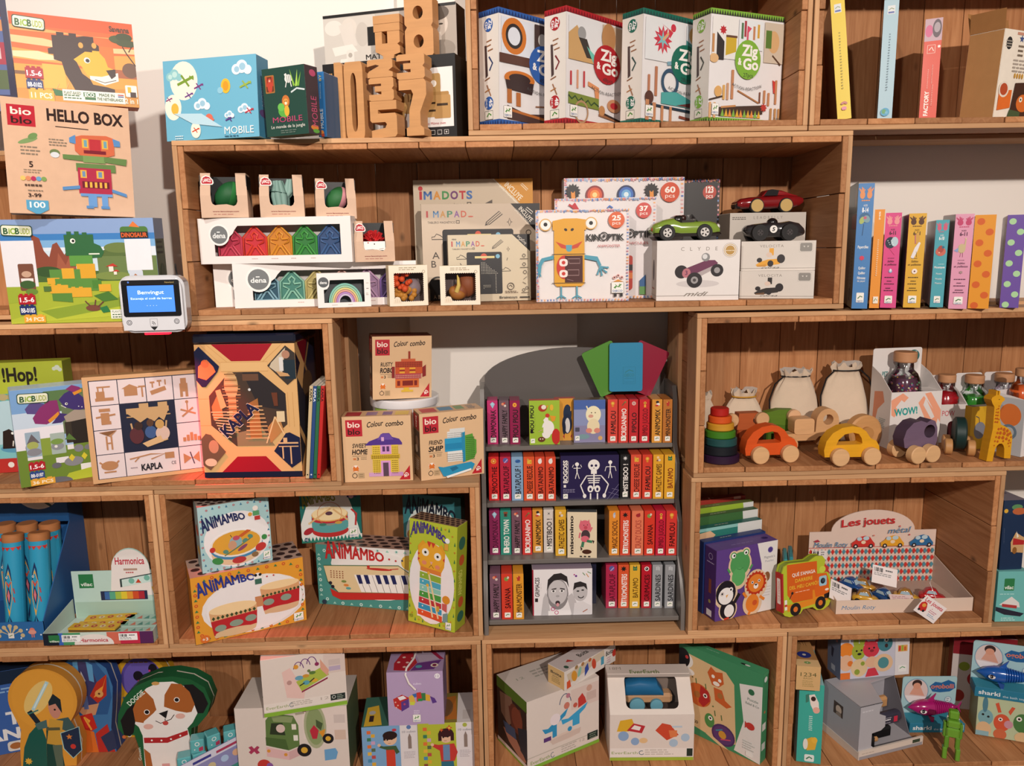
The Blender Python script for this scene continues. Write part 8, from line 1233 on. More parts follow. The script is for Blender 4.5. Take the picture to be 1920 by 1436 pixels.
dg = [(-.052, 0), (.050, 0), (.052, .05), (.058, .09), (.072, .095), (.094, .12), (.104, .15), (.094, .185), (.066, .205), (.03, .214), (-.01, .212), (-.05, .196), (-.078, .168), (-.094, .13), (-.098, .10), (-.088, .082), (-.064, .080), (-.058, .05)]
case('puzzle_case', 'dog-shaped DOGGIE puzzle case with green rim and red collar', -.742, .062, dg, .045, '1f5a34', '24603a', "p ece6e2 26 100 27 64 24 54 20 50 20 36 26 22 36 12 50 6 64 6 76 12 86 26 87 40 80 52 74 58 76 70 78 100; p 1c1a1c 8 62 6 46 14 34 22 28 22 44 18 60 14 64; p 1c1a1c 74 10 84 10 94 20 98 32 92 42 86 42 82 26; p a8602e 21 48 20 34 26 22 34 14 42 24 44 36 36 44 30 50; p a8602e 52 34 54 20 62 8 72 9 80 18 84 32 80 40 66 42; p ece6e2 40 40 50 32 64 38 80 42 78 52 66 58 40 58 28 54 30 48; c 34 38 3 ece6e2; c 34 38 2.2 1c1a1c; c 66 26 3 ece6e2; c 66 26 2.2 1c1a1c; p 1c1a1c 46 40 56 37 53 46; l 3a2a2a .8 52 46 52 49; l 3a2a2a .8 42 48 47 51 52 49; l 3a2a2a .8 52 49 58 47 62 42; e 52 51 3 2.4 c04a44; e 34 54 5 3 e0b0a4; e 68 44 5 3 e0b0a4; p b02a2e 28 66 52 67 74 60 74 65 52 73 28 72; c 36 69.4 1 eee; c 46 70 1 eee; c 56 69 1 eee; c 66 65.6 1 eee; p a8602e 27 100 27 78 33 84 34 100; p d8a0a0 44 96 52 96 52 100 44 100; t 16 26 5 dfe8dc w=22 b=.02 r=-40:DOGGIE; t 22 84 3 dfe8dc a=c r=-90 w=14:Gouen; c 8 64 2 c86a3a; e 46 7 4 2 c89a5a", W=.205, H=.215, yaw=2)
t = thing('cube_pack_display', 'lilac dotted counter display of teal cube packs beside the dog case', 'display stand', (-.630, .016, z5), 26)
MB('8a8ab8').prism([(-.066, 0), (.066, 0), (.066, .085), (-.066, .050)], 0, .002, 'y').build('front_panel', 'card', t)
MB('6f6f9a').prism([(0, 0), (.06, 0), (.06, .085), (0, .085)], .064, .066, 'x').build('side_panel', 'card', t)
MB('6f6f9a').box(-.066, .002, 0, .064, .06, .002).build('base_panel', 'card', t)
A_ = Art(.132, .085); A_.draw("p 8a8ab8 0 41 100 0 100 100 0 100; p cfcfe0 0 41 100 0 100 22 0 62; p 3f8a80 30 100 100 70 100 100; p 3a3a8a 24 40 52 29 52 36 24 47; p a83a5a 60 26 92 13 92 20 60 33; c 14 76 6 b8c8e0; c 34 72 6 c0d0d8; c 52 62 6 c8b890; c 72 52 6 a8c0e0; c 90 44 6 d8a888; c 28 92 6 a8b8d8; c 10 56 4 c05a5a; c 62 78 6 9ab0d8; l d8d8e8 2 60 94 74 86 80 90") ; A_.on(t, 'front_panel_print', x0=-.066, z1=.085)
fr = Matrix.Translation((-.630, .016, z5)) @ Matrix.Rotation(rad(26), 4, 'Z')
for x, y, z, yw, lb in ((-.050, .006, .0, 0, 'front left corner, lowest'), (-.050, .008, .0305, -8, 'front left corner, upper'), (-.019, .006, .0, 0, 'second from the left, lowest'), (-.019, .008, .0305, 6, 'second from the left, middle'), (-.022, .010, .061, -10, 'second from the left, top'), (.013, .006, .0, 0, 'third from the left, lowest'), (.013, .008, .0305, 5, 'third from the left, middle'), (.012, .012, .061, 10, 'third from the left, top'), (.045, .010, .061, -6, 'right end, top'), (.045, .008, .0305, 0, 'right end, middle'), (.045, .006, .0, 0, 'right end, lowest')):
    o = thing('cube_pack', 'shiny teal cube pack in the lilac display, ' + lb, 'toy pack', fr @ Vector((x, y, .0025+z)), 26+yw, group='teal cube packs')
    MB('5fb0b4').box(-.014, 0, 0, .014, .028, .030, r=.002).build('wrapper', 'plastic', o, 40); Art(.028, .03).draw("r 10 10 80 80 5fb0b4; o 50 30 14 6 d8e8e8; p b03a5a 60 60 90 52 90 84 60 88; c 30 70 5 d8e8e8").on(o, 'wrapper_print', m='plastic')

# ------------------------------------------------------------------ bottom left crate: boxes
ev = lambda x, y, h, c='8aa05a': f"t {x} {y} {h} {c} w={h*5.2}:EverEarth; a {x+h*6.0} {y+h*.5} {h*.5} {h*.7} 30 300 {h*.16} 6a7a86"
carton('ever1', 'wooden_toy_box', 'large white EverEarth box with a green truck picture', .12, 'dccfc6', '5a6a4a', 'd4c8be', art=
 "r 60 0 40 46 e2d2ca; r 88 12 10 12 cfc0ba; r 88 34 10 14 d2b8a8; p 5f7a44 27 18 32 8 52 12 56 26 56 56 46 62 26 54; p 4a6436 26 42 44 46 46 62 26 54; p 8a9a6a 32 10 52 14 50 22 34 20; p 2f3a28 32 22 42 22 44 40 30 38; e 40 30 4 6 d8c0b8; r 50 24 4 8 e8e0d4; r 51 40 4 8 e8e4da; p dcb4b4 26 56 46 64 46 76 26 70; p d0a8a8 46 64 58 56 58 68 46 76; c 28 62 1.6 d8923a; c 43 68 1.6 d8923a; l a8a08c 2 54 10 62 8; l 8a4a60 1.6 52 4 64 6; e 71 28 10 32 a8ac8a; e 71 28 8 27 8a9a6a; p b83040 66 34 70 26 74 34 72 46 68 46; p 4a5a3a 72 18 78 24 76 34 72 28; p d8902e 74 36 80 32 78 46; c 60 62 6.4 201e22; c 60 62 3 d8a83a; c 82 46 5 201e22; c 82 46 2.4 d8a83a; p a83a5a 10 56 13 54 15 58 18 54 20 56 18 60 20 64 17 66 15 62 12 66 10 63 12 60; e 23 82 6 8 c03a34; e 28 84 3 5 8a5aa0; p 6aa0cc 78 62 88 60 90 66 88 76 78 78; r 0 93 100 7 eee6e0; t 60 95 3 b8aea4 a=c w=34:Recycling Truck; r 86 90 12 10 2a3438", topart="t 20 56 12 7a8a5a w=30:EverEarth")
P2 = list(POSE['ever2']); P2[7] = .1285; POSE['ever2'] = tuple(P2)
carton('ever2', 'wooden_toy_box', 'small white EverEarth box with an activity cube, on the large one', .07, 'e0d3ca', 'd0c4ba', 'd8ccc2', art=
 "r 74 6 26 34 d8c6be; r 80 16 14 10 cbbab4; r 80 28 14 8 b8a8c0; p e4c0b8 24 26 34 20 50 66 48 78 28 72; e 32 46 3 4 b8908a; p a8b84a 40 46 72 26 80 42 46 64; p 8a3048 46 64 78 46 78 49 46 67; p d8a08a 70 12 80 34 78 44 70 30; a 44 26 6 14 190 350 1 6a3a7a; a 52 22 6 14 190 350 1 6a3a7a; a 60 20 6 14 190 350 1 6a3a7a; c 41 20 3 d8963a; c 66 20 2.6 8a2f5a; c 56 30 2 6a7a4a; e 44 40 5 4 6aa0b8; e 52 38 4 3 c8903a; e 60 34 4 3 5a7a3a; e 52 50 4 4 5aa0b0; e 62 48 4 3 d8a83a; l 2a2a2a 1.4 44 54 50 50; l 2a2a2a 1.4 56 50 62 44; r 0 78 100 14 e6dcd4; " + ev(3, 83, 5) + ";g 32 80 26 3 3 b8aea4; t 68 80 5 b8aea4 w=10:12; r 80 78 18 11 26302e; o 84 83 2 .6 d8dcd4; g 88 80 8 3 3 9aa89a; r 0 93 100 7 86b23a")
tenart = lambda bg, kid, hair, top: f"r 0 0 68 100 {bg}; r 68 0 32 100 dcd6d8;" + ''.join(f"r {9+(k%2)*7} {8+k*7.4} 7 7 {c};" for k, c in enumerate(('d86a3a', 'd8a83a', '3f7a5a', 'c8a0c0', 'd8743a', '5a6a4a', 'e0b040', 'b84a4a', '4a8ab0', 'd8a83a', '8a4a3a', 'c8b04a'))) + f"c 50 28 12 e0b89a; e 50 20 13 9 {hair}; r 38 20 4 10 {hair}; c 45 29 1.6 222; c 53 28 1.6 222; l 9a5a4a .8 46 36 51 36; {kid} t 84 12 4.4 8a8a92 a=c w=24:10 cubes; c 84 5 4 {top}; p 8a7a72 82 26 85 18 88 26 88 50 82 50; g 74 56 20 5 3 b8b0b4"
carton('tenA', 'nesting_cubes_box', 'blue ten-cubes box picturing a boy in red dungarees', .11, '7aa4cc', '6a94bc', '3f6a5a', topart="p d8b03a 6 36 26 30 36 96 4 98; c 16 54 6 b8b4b0; r 12 64 8 20 3a2a2a; p 3f6a5a 30 10 66 10 66 96 40 90; p 4a7a60 60 20 100 20 100 100 60 100", art=tenart('7aa4cc', "r 42 46 16 40 c8402e; p 3f5a3a 38 42 60 42 66 56 60 60 56 50 44 50 30 44 32 40; c 30 39 3 e0b89a; e 58 9 4 3 c03a4a;", '2a1a18', '5a7ab0'))
carton('tenB', 'nesting_cubes_box', 'lime ten-cubes box picturing a child in a red jacket', .11, 'b0b83a', 'a0a834', '8a7a3a', topart="p b8702e 30 20 66 10 70 90 30 90; e 48 50 14 30 7a5a3a; r 70 0 30 100 d8d2d0; r 80 60 14 30 c8c0bc", art=tenart('b0b83a', "p c03a34 36 44 64 42 70 60 64 78 40 78 38 56 24 46 28 42; r 44 44 12 32 6a8ab0; p 2f6a80 40 78 62 78 64 100 40 100; c 25 43 3 e0b89a; s 56 10 6 4 c8482e; c 56 10 2 d8c04a; s 42 14 4 4 c85a2e; r 36 20 6 16 3a1c20; r 58 20 6 16 3a1c20;", '3a1c20', 'a8b04a'))
cb = carton('cubes1', 'nesting_cubes_box', 'lilac cubes box with a white cord, standing on the ten-cubes boxes', .10, 'b39cc0', '9a84a8', 'a890b4', art=
 "c 90 9 5 ece8ee; t 90 7 4 8a7a96 a=c w=6:12; t 54 20 4 e6def0 a=c w=14:cubes; p b8302e 10 50 26 42 38 48 38 64 24 72 12 64; p e8e4ea 18 47 28 44 34 49 22 53; p 5a3a86 24 56 38 50 38 66 24 74; c 14 56 1.4 e8b0a0; c 18 62 1.4 e8b0a0; c 15 66 1.4 e8b0a0; c 30 60 2 b84a6a; p d8b04a 38 46 46 42 50 58 40 62; p 3f6aa8 44 42 52 40 56 46 48 48; p c03a34 52 39 60 38 62 54 52 56; p 3f7a4a 60 40 68 40 68 54 62 54; p d8a83a 68 42 76 44 76 56 68 54; p 5a3a86 76 46 84 50 88 58 80 60; r 40 56 8 6 c8d04a; r 54 50 8 5 2f8a4a; g 46 72 12 3 3 d8cce0;" + logo_lizard(44, 80, 14, 14), topart="p b02834 10 64 20 24 40 18 52 64 40 96 12 92; c 18 60 3 e8c0b8; c 26 40 3 e8c0b8; c 34 62 3 e8c0b8; c 30 80 3 e8c0b8; c 42 44 3 e8c0b8; p 6a3a80 52 66 96 54 84 92 42 96; p b8a8bc 44 20 70 14 96 50 56 62; p a02a4a 70 14 78 12 100 52 92 52; e 56 80 6 6 5aa0a8; e 84 76 7 8 e8d8c8; e 84 76 4 5 7a2a4a")
MB('e6dcd8').tube([(-.005, .086, .1225), (-.006, .05, .1245), (-.018, .01, .124), (-.019, -.003, .117), (-.012, -.004, .098), (.001, -.004, .083)], .0022, 8).build('cord', 'cloth', cb, 60)

# ------------------------------------------------------------------ bottom centre
carton('everbig', 'wooden_toy_box', 'big white EverEarth box with a blue dolphin play set', .128, 'ded2ca', '3a2c28', 'd2c8c0', left="r 0 0 100 16 5a7a2f; p 8a6a58 10 20 50 14 64 40 40 60 14 50; e 60 34 16 14 6a3a2c; p 6a3a30 40 30 80 20 90 60 50 60; e 68 38 18 16 8a4a38; p b8806a 20 70 60 66 96 88 90 96 40 84; p 2a3440 70 50 100 40 100 86 78 80; p 4a5a78 20 60 60 56 66 70 30 74; r 0 92 100 5 e0d4cc; r 0 97 100 3 86b23a", topart="t 44 66 8 6a8a3a w=40:EverEarth; a 88 70 3 6 30 300 1 6a7a86; t 14 30 7 9aa090 w=10:12; g 36 22 40 3 9 a8a49a", art=
 "r 60 6 40 30 d8c4bc; r 82 18 14 12 c8b0a8; c 86 12 4 c8a090; p 2f90c0 20 48 28 50 50 34 56 30 52 40 40 48 40 66 34 66 34 56 24 56; p 3aa0d0 46 44 56 46 84 32 80 40 72 46 72 60 62 60 62 50 48 52; c 38 40 7 e8dce0; c 66 30 3 c05a4a; p c03a34 70 22 76 16 80 24 82 32 70 36; e 54 26 4 5 c87a6a; a 52 24 8 16 190 350 1 4a5a78; c 56 12 3 b87a8a; e 52 70 22 6 dcc8bc; p d0bcb2 30 68 74 66 72 74 34 76; r 22 62 10 6 5a3a7a; c 58 62 3 2f90c0; r 0 82 100 1 b8b0a4; " + ev(4, 88, 5) + ";g 46 84 22 3 3.4 b8b0a8; t 72 84 4 b8b0a8 w=7:12; r 83 80 15 10 22302c; g 86 82 10 3 3 7a8a7a; r 0 95 100 5 7fb03a")
carton('boita', 'sorting_toy_box', 'long narrow Boita box lying across the big EverEarth box', .05, 'e4dcd6', 'd8b47a', 'd0c6c4', art="p d0c0aa 4 20 76 0 78 40 8 76; p d8562e 4 60 10 56 12 96 4 98; e 18 50 5 30 d8962e r=-20; e 28 44 3 26 8ac0b0 r=20; p 2f4aa0 38 40 44 20 46 60 38 86; e 56 46 4 30 c8482e r=-14; r 70 34 6 44 4a9ab8; e 22 10 3 10 9a7a4a; e 34 12 3 10 a87a4a; e 48 12 3 10 b8602e; t 80 20 24 3a3a34 w=15 b=.02:Boita; g 82 56 10 3 12 c8a0b0; e 97 50 4 20 c03a2e", left="t 50 24 14 3a3a34 a=c w=64 b=.02:Boita; t 50 44 9 8a7a5a a=c w=40:BASIC; g 24 58 50 3 9 a8905a", topart="p c03a34 18 50 24 40 28 70; e 10 78 3 12 3a5a4a; t 40 40 26 3a3a34 w=18 b=.02:Boita; s 80 30 5 6 c8502e")
x, y, z, yaw, lean, roll, W, H = pose('everblue'); D = .10; H2 = .170; sy = .060
t = thing('toy_car_box', 'white EverEarth window box with a blue wooden car inside', 'box', (x, y, z), yaw)
MB('ddd0c8').box(-W/2, 0, 0, W/2, .0014, H).build('front_panel', 'card', t)
for s in (-1, 1): MB('d2c2ba').prism([(0, 0), (D, 0), (D, H2), (sy, H2), (0, H)], s*W/2-.0007, s*W/2+.0007, 'x').build('side_panel', 'card', t)
MB('d8ccc4').box(-W/2, sy, H2-.0012, W/2, D, H2).build('top_panel', 'card', t); MB('8a7a70').box(-W/2, D-.0012, 0, W/2, D, H2).box(-W/2, .0015, 0, W/2, D-.0013, .0012).build('back_panel', 'card', t)
sl = math.hypot(sy, H2-H); wh = rrect(-W*.30, sl*.14, W*.33, sl*.98-.001, .012, 4)
sp_ = MB('dfd3ca').prism([(-W/2, 0), (W/2, 0), (W/2, sl), (-W/2, sl)], -.0012, 0, 'y', hole=[wh]).build('window_panel', 'card', t); sp_.location = (0, 0, H); sp_.rotation_euler = (-math.atan2(sy, H2-H), 0, 0)
wf = MB().add([(-W*.31, .0004, sl*.12), (W*.34, .0004, sl*.12), (W*.34, .0004, sl), (-W*.31, .0004, sl)], [(0, 1, 2, 3)]).build('window_film', 'film', t); wf.location = (0, 0, H); wf.rotation_euler = sp_.rotation_euler
b = MB('c89a70').box(-.050, .055, .098, .055, .085, .122, r=.006); b.build('toy_chassis', 'toy', t, 40)
b = MB('1c6a9a'); loft(b, [(-.056, .118, .126, .014), (-.050, .118, .146, .018), (-.02, .118, .155, .019), (.02, .118, .150, .019), (.034, .118, .128, .016)], 14); o = b.build('toy_body', 'toy', t, 45); o.location = (0, .07, 0)
for wx, wr in ((-.025, .017), (.018, .014)):
    MB('6aa8bc').lathe([(wr-.002, -.004), (wr, -.003), (wr, .003), (wr-.002, .004)], 22, o=(wx, .050, .100), axis='y').build('toy_wheel', 'toy', t, 30)
MB('5a4a42').box(-W*.46, .04, .0015, W*.46, .092, .080).build('inner_tray', 'card', t)
Art(W, H).draw("r 0 0 100 100 ddd0c8; p d8a82e 8 36 12 12 26 8 30 26 22 36; p b83038 20 34 28 18 42 24 38 40; p e8dcd8 25 30 29 22 37 26 35 34; c 16 46 6.4 8aa4c8; c 30 58 5 8aa4c8; e 40 56 5 6 e0b888; p c8482e 54 34 62 18 72 22 82 44 68 56; p d87a4a 70 34 80 34 80 48 72 50; c 76 62 5.2 a8bcd0; c 90 50 5.2 a8bcd0; r 74 24 12 4 b8c4d0; r 0 73 100 19 e6dcd6; " + ev(2, 80, 6) + ";g 42 76 34 3 4.6 c0b6ae; r 92 74 7 17 26322c; r 0 93 100 7 9ab03a").on(t)
tp_ = Art(W, .05).draw("r 0 0 100 100 d8ccc4; t 28 40 34 7a8a5a w=36 b=.02:EverEarth; t 4 16 22 9a9288 w=14:18M").on(t, 'top_print', 'top', y0=D-.004, z1=H2)
carton('puzzle', 'puzzle_box', 'green peg puzzle box with dog, fox, bird and turtle', .026, '3f8a60', '3f8a60', '4a9a6c', right="r 0 0 100 4 4a9a6c; e 50 8 26 3 dfe8e4; r 16 56 60 8 d8d8d4; r 16 78 60 8 c8d0cc; c 50 44 12 c8704a", topart="g 30 40 20 1 16 8ac0a0; e 76 60 4 12 2a2a2a; e 80 60 3 10 dfe0dc", art=
 "p d9b98a 0 8 58 14 68 24 72 90 60 96 0 88; p e0dcd8 74 20 100 14 100 100 70 97 80 60; e 4 18 14 10 e6e2dc; e 5 16 9 11 1f1c1e; c 10 14 2 c03a3a; e 12 30 8 4 e6e2dc; p c8602e 36 22 40 14 46 18 54 16 56 28 50 34 42 34; c 43 24 2 f0ece4; c 51 26 2 f0ece4; p c8602e 44 36 54 36 58 46 66 50 60 54 46 50; e 47 31 4 2.4 f0e8dc; c 52 43 3.4 a8703a; e 26 52 15 13 c8642e; p b02a2a 28 40 38 44 40 54 32 64 26 60; c 34 50 2.6 f0ece4; c 34 50 1.4 222; c 24 52 4 a86a34; e 40 76 6 8 4f8a4a; c 41 73 2.6 f0ece4; c 41 73 1.2 222; e 57 86 14 12 4a2f60; e 57 86 12 10 5a3a70; l 3f8aa0 1.4 48 84 56 80; l c04a6a 1.4 54 92 66 88; c 56 86 4.6 c8923a; p d8bc90 38 90 64 100 62 103 36 93; l 3f6a3a 1 22 34 23 40; l 3f6a3a 1 34 36 35 42; l 3f6a3a 1 46 62 47 68; l 3f6a3a 1 54 64 55 70; l 3f6a3a 1 6 72 7 78; c 18 34 .9 6a5a3a; c 44 58 .9 3f6a3a; t 14 83 3 3a2a22 w=12 b=.02:DJECO; c 88 24 3.4 2f6a4a; t 84 31 2.8 8a9a94 w=12:Puzzle; t 82 36 2.6 8a9a94 w=15:Relief & Co; e 88 62 5 4 c03a34; p c03a34 82 58 86 62 82 66; g 80 80 14 4 2.6 c0c4c0; R 84 91 8 5 1 e8e8e4")

# ------------------------------------------------------------------ bottom right
carton('tall12', 'animal_toy_box', 'narrow teal box with cow and duck pictures', .16, '3fa89a', 'a8d0d4', '9ac8d0', art="p e8d8d0 40 14 62 12 80 22 84 34 66 36 48 26; e 58 18 10 3 3a2420; e 72 32 14 4 e0a898; p 3f7a6a 26 14 40 12 40 22 28 24; g 44 40 14 8 2.4 cfe6e0; p d8a83a 34 70 60 66 80 72 74 82 40 84; e 70 70 12 4 e0b040; e 34 76 10 7 e0dcd4; R 32 89 40 9 6 dfe6e2; l 3f7a5a 6 40 95 52 92 64 94")
k_ = thing('counting_toy_box', 'kraft 1234 BASIC carton lying on the narrow teal box', 'box', (.634, -.006, .3544+.181+.004), -10); w, h, d = .048, .054, .125
MB('cfa874').box(-w/2, 0, 0, w/2, d, h, r=.001, cs='b8905c', ct='a87c4c').build('body', 'kraft', k_)
Art(w, h).draw("r 0 0 100 100 cfa874; t 50 26 16 5a5a34 a=c w=66:1234; t 50 46 8 8a7a4a a=c w=40:BASIC; g 26 60 48 4 7 a8905a").on(k_, m='kraft'); Art(w, d).draw("r 0 0 100 100 a87c4c; r 0 78 100 22 dcb884; e 50 88 14 4 7a9a5a; c 50 88 3 e8e0c8; e 50 62 30 11 26307a; e 50 62 8 3 c8c0b0; t 40 20 7 5a4428 a=c w=30 r=0:1234; l 6a4a2a 1.6 66 10 66 30; l 6a4a2a 1.6 76 10 76 32").on(k_, 'top_print', 'top', y0=d, z1=h, m='kraft')
x, y, z, yaw, lean, roll, W, H = pose('hammer'); D = .115
t = thing('hammer_toy_box', 'grey open-sided carton with black and wooden hammer toy pieces', 'box', (x, y, z), yaw); g_ = 'b2b0b6'
MB(g_).prism([(-W/2, 0), (W/2, 0), (W/2, H*.10), (-W*.22, H*.10), (-W*.30, H*.20), (-W*.30, H*.44), (-W*.16, H*.46), (-W*.10, H*.52), (-W*.10, H*.72), (-W*.22, H*.80), (-W*.16, H), (-W/2, H)], 0, .0014, 'y').build('front_panel', 'card', t)
MB('a5a3aa').box(-W/2-.0006, .0015, 0, -W/2+.0008, D, H).build('side_panel', 'card', t)
MB('7a777e').prism([(.03, 0), (D, 0), (D, H*1.04), (.09, H*1.0)], W/2-.0014, W/2, 'x').build('side_wing', 'card', t)
MB('b6b4ba').prism([(-W/2, .0), (-W*.16, .0), (W*.02, D*.62), (W/2, D*.7), (W/2, D), (-W/2, D)], H-.0014, H, 'z').build('top_panel', 'card', t)
MB('a8a5ac').box(-W/2, D-.0014, 0, W/2, D, H).build('back_panel', 'card', t); MB('b0adb2').box(-W/2+.001, .0016, 0, W/2-.0015, D-.0015, .0014).build('base_panel', 'card', t)
MB('d9ccc0').box(-W/2-.001, -.004, 0, W/2+.002, -.0002, .020).build('front_skirt', 'card', t); MB('d0c3b8').box(-W/2-.002, -.004, 0, -W/2-.0008, D, .018).build('side_skirt', 'card', t)
Art(W, .020).draw("r 0 0 100 100 d9ccc0; r 0 62 100 38 9a979c; g 4 30 22 1 20 b8aca0; r 84 14 12 40 3a4a3a").on(t, 'skirt_print', y0=-.004, z1=.02)
Art(W*.3, H*.5).draw("r 0 0 100 100 b2b0b6; g 10 14 70 1 12 c8c6cc").on(t, 'front_print', x0=-W/2, z1=H*.98); Art(D, H).draw(f"r 0 0 100 100 a5a3aa; r 30 24 26 24 4a3a34; e 44 36 8 8 c8b0a0; p 8a7a70 36 48 52 48 50 40 40 40").on(t, 'side_print', 'left', x0=-W/2-.0006, y0=D)
for nm_, c, bx_ in (('black_block', '19181a', (-.048, .050, .083, .000, .076, .106)), ('wooden_peg', 'c0905f', (.004, .044, .073, .032, .060, .099)), ('wooden_peg', 'c0905f', (.018, .038, .034, .046, .054, .058)), ('black_block', '19181a', (-.014, .028, .010, .032, .056, .037)), ('black_block', '19181a', (-.052, .008, .004, -.030, .024, .036)), ('wooden_handle', 'c0905f', (-.030, .016, .014, -.013, .026, .027)), ('black_arm', '222024', (.000, .058, .062, .012, .068, .098)), ('black_arm', '222024', (.008, .050, .034, .018, .060, .066))): MB(c).box(*bx_, r=.005).build(nm_, 'toy' if 'wood' in nm_ else 'satin', t, 40)
MB('3a3848').lathe([(.011, -.036), (.0125, -.032), (.0125, .034), (.011, .038)], 18, o=(.006, .028, .064), axis='x').build('rolled_wrap', 'card', t, 40)
wp = Art(.056, .018).draw("r 0 0 100 100 3a3848; g 26 34 38 1 36 e6e4ea; r 76 10 18 76 c8304a; g 20 12 44 1 14 c8c6d0; g 20 76 44 1 14 c8c6d0").on(t, 'wrap_print', x0=-.022, z1=.073, y0=.0153)
carton('animals', 'animal_toy_box', 'grey-blue box with four colourful animal blocks, on the hammer carton', .055, 'c2c2d0', '6a748c', '4a4454', left="r 0 0 100 100 6a748c; c 70 10 8 c07a7a; p 2a3044 30 32 50 36 40 60 30 56; r 30 76 30 14 b8bcc8", art="r 0 0 100 100 c2c2d0; e 8 28 11 18 e0822e; e 8 60 10 20 dcb090; c 14 62 4 d8742e; r 0 84 14 16 d8702e; e 26 34 10 20 9aa83a; e 22 10 4 14 9aa83a; e 31 8 4 14 9aa83a; c 23 32 1.4 222; c 30 31 1.4 222; e 27 40 3 3 222; e 27 74 12 22 d8bc94; c 24 84 4 8a9a3a; c 32 64 3 8a9a3a; e 44 30 12 20 c83a4a; p c83a4a 33 18 36 6 41 14; p c83a4a 48 12 54 4 56 16; c 41 28 1.4 222; c 48 27 1.4 222; e 45 34 3 3.4 8a2a34; e 45 62 9 14 dcb090; p c83a4a 36 98 40 78 50 76 56 96; e 64 18 11 20 3f7a86; c 66 10 3 e8e4e0; c 66 10 1.4 222; e 66 24 2.4 5 3a2a2a; e 62 66 14 22 dcb894; e 62 66 8 14 4f8a90; r 79 0 21 100 dcd8da; c 95 5 3 5a6a9a; g 82 12 14 1 5 a8a4b0; r 83 26 14 16 d8a05a; r 84 28 3 12 c03a34; r 88 26 3 14 9aa83a; r 92 30 3 10 c8602e; R 84 76 12 16 1 e8e6e4; l 5a9a6a 1.2 86 84 90 80 94 83")
def shark(t, x, y, z, c, L, yaw, dark):
    e = thing  # noqa
    b = MB(c); s = L
    prof_ = [(-.5*s, -.002*s, .002*s, .004*s), (-.42*s, -.05*s, .06*s, .05*s), (-.32*s, -.12*s, .12*s, .11*s), (-.18*s, -.16*s, .15*s, .15*s), (-.02*s, -.16*s, .15*s, .15*s)]
    loft(b, prof_, 16, p=.9)
    for k in range(9):
        x0 = -.02*s+k*.045*s; r = .15*s*(1-k*.055); loft(b, [(x0, -r*.84, r*.84, r*.84), (x0+.012*s, -r, r, r), (x0+.030*s, -r, r, r), (x0+.045*s, -r*.84, r*.84, r*.84)], 16, p=.95)
    loft(b, [(.385*s, -.07*s, .07*s, .07*s), (.45*s, -.03*s, .03*s, .025*s), (.5*s, -.02*s, .02*s, .01*s)], 12, p=.9)
    b.T = None; sh_ = b.build('shark_body', 'plastic', t, 50)
    fb = MB(c).prism([(-.14*s, .13*s), (.03*s, .13*s), (.0, .20*s), (.04*s, .30*s)], -.014*s, .014*s, 'y').build('back_fin', 'plastic', t, 40)
    f2 = MB(dark).prism([(-.16*s, -.10*s), (-.04*s, -.13*s), (-.05*s, -.22*s), (.02*s, -.30*s), (-.06*s, -.30*s)], -.16*s, -.13*s, 'y').build('side_fin', 'plastic', t, 40)
    tf = MB(c).prism([(.46*s, 0), (.56*s, .12*s), (.52*s, 0), (.56*s, -.12*s)], -.012*s, .012*s, 'y').build('tail_fin', 'plastic', t, 40)
    ey = Art(.13*s, .11*s).draw("e 50 50 46 40 ece8e6; e 46 56 22 26 1a1620; p 2a2230 2 36 50 6 98 30 60 34; c 40 50 6 eee").on(t, 'eye', x0=-.33*s, z1=.06*s, y0=-.152*s)
    for o in (sh_, fb, f2, tf): o.location = (x, y, z); o.rotation_euler = (0, 0, rad(yaw))
    ey.location = Matrix.Rotation(rad(yaw), 3, 'Z') @ Vector((-.33*s, -.155*s, .06*s)) + Vector((x, y, z)); ey.rotation_euler = (0, 0, rad(yaw-10))
def sharkpack(label, x, y, z, yaw, c, dark):
    t = thing('bath_toy_pack', label, 'bath toy', (x, y, z), yaw, group='shark bath toys on cards'); W, H = .125, .112
    MB('9ac4cc').prism(rrect(-W/2, 0, W/2, H, .006, 3), .045, .0465, 'y').build('backing_card', 'card', t)
    Art(W, H).draw("R 0 0 100 100 5 a8ccd2; e 26 34 23 30 7aa0b8; e 26 34 21.6 28 dcc8c4; p d8a08a 14 40 22 22 34 24 42 44; e 27 16 9 9 3a2a28; e 27 21 7 7 d89a80; p ece6e6 6 42 46 46 40 58 14 58; p 24629a 50 22 60 12 72 14 84 8 96 14 98 26 88 34 70 36 56 34; t 74 17 10 e07a5a a=c w=42 b=.02:ogobolli; o 86 52 6 1.2 8aa4b8; c 86 52 5 d8e0e4; g 83 49 6 2 4 5a6a80").on(t, 'card_print', y0=.045)
    MB('2a7a98').box(-W/2, 0, 0, W/2, .045, .022, r=.002, ct='3f94ac').build('base_tray', 'card', t)
    Art(W, .022).draw("r 0 0 100 100 2a7a98; t 6 26 44 e8eef0 w=34 b=.02:sharki; t 44 52 24 cfe0e8 w=34:the bath toy; r 84 20 14 60 a8d0d4").on(t, 'tray_print', z1=.022)
    shark(t, 0, .024, .048, c, .115, 0, dark)
sharkpack('magenta shark bath toy on a card beside the hammer carton', .985, .105, .3552, -2, 'a81a6a', '8a1458')
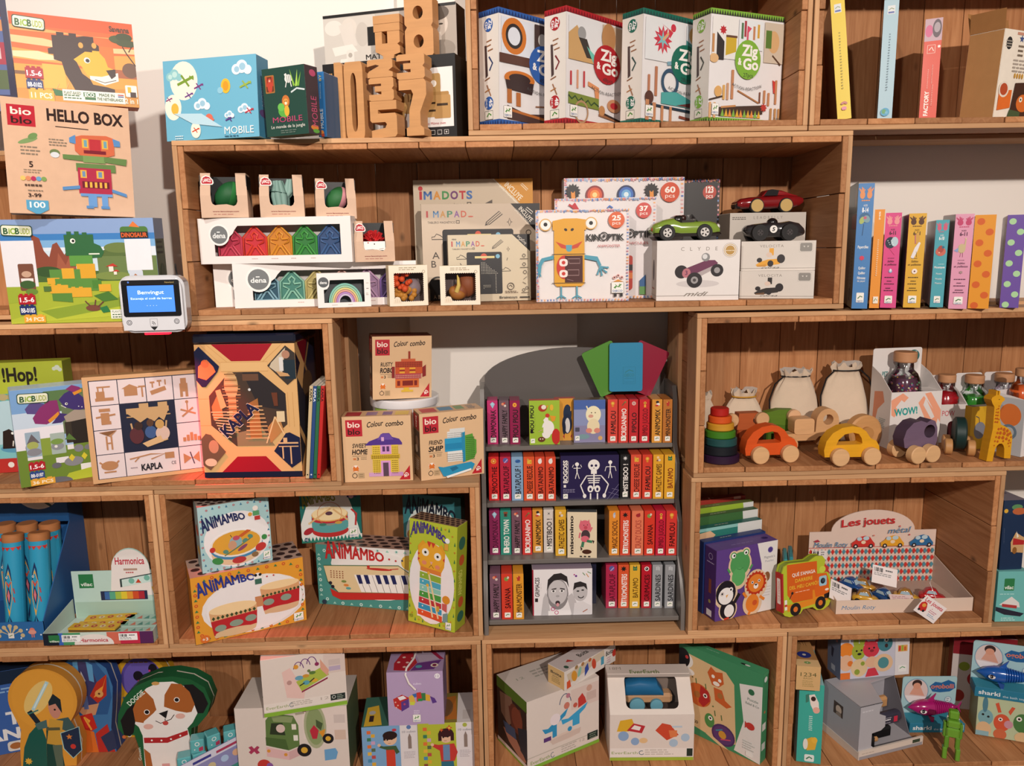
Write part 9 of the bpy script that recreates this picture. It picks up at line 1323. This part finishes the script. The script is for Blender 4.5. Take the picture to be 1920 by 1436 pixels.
sb = carton('shark2box', 'puzzle_box', 'box with painted rabbit, deer and bird faces under the blue shark', .07, 'b8c8a0', 'a8b890', 'c0ccb0', art="r 0 0 100 100 b8c4a0; e 16 52 14 20 7aa8b0; e 14 20 5 20 4f7f90; c 11 46 2.4 222; c 21 50 2.4 222; e 14 84 14 20 d8b48a; r 0 88 24 12 8ab0b8; e 46 60 15 22 d0583a; p d0583a 32 14 38 10 44 34 38 36; p d0583a 56 30 62 16 68 18 60 38; c 43 52 4 f0ece4; c 43 52 2 222; e 58 62 8 10 c890a0; e 44 90 12 14 c86a44; e 82 54 16 24 4a7a44; c 76 44 5 f0ece4; c 76 44 2.4 222; e 94 60 8 8 d8622e; e 84 90 14 14 d8b88a")
sharkpack('blue shark bath toy on a card, on top of the animal faces box', 1.115, .072, POSE['shark2box'][2]+POSE['shark2box'][7]+.004, -20, '1c5ab0', '184c98')
carton('redbox', 'toy_box', 'dark red and white box in shade behind the blue shark', .03, 'c8bcb8', '7a1a24', '7a1a24', art="r 0 0 100 26 86202a; e 20 42 9 6 8a9a3a; e 44 34 10 6 9a4a4a; c 40 58 14 a02a30; c 62 50 12 6a4a30; p b8402e 48 62 70 56 74 90 54 84; c 36 56 3 e8d8d8; e 14 82 10 8 a03a34; r 70 26 30 74 a8b8c0")
ty = thing('card_tag', 'white tag with an orange shape behind the green figure', 'tag', (1.012, .093, .3552), -14); MB('e0d4cc').prism([(-.014, 0), (.014, 0), (.014, .042), (-.012, .048)], 0, .001, 'y').build('card', 'card', ty); Art(.026, .046).draw("r 0 6 100 94 e0d4cc; p d0622e 20 14 80 10 90 60 60 84 30 60; r 20 84 60 4 8a7a70").on(ty, 'tag_print', x0=-.013, z1=.046)
t = thing('bendy_figure', 'small green jointed wooden figure standing at the front', 'wooden toy', (.962, .012, .3552), -24); gg = '6aa02e'
for bx_, nm_, rr in (((-.013, -.004, .052, .013, .016, .074), 'torso', .003), ((-.0125, -.006, .076, .0125, .014, .092), 'shoulder', .003), ((-.010, .0, .093, .010, .016, .112), 'head', .003)): MB(gg).box(*bx_, r=rr).build(nm_, 'plastic', t, 40)
for sx in (-1, 1):
    MB('5f9428').box(sx*.0105-.0045, -.003, .026, sx*.0105+.0045, .009, .054, r=.0015).build('thigh', 'plastic', t); MB(gg).box(sx*.0125-.0045, -.004, 0, sx*.0125+.0045, .010, .027, r=.0015).build('leg', 'plastic', t)
    MB('5f9428').box(sx*.0155-.003, .0, .050, sx*.0155+.003, .012, .084, r=.0015).build('arm', 'plastic', t)
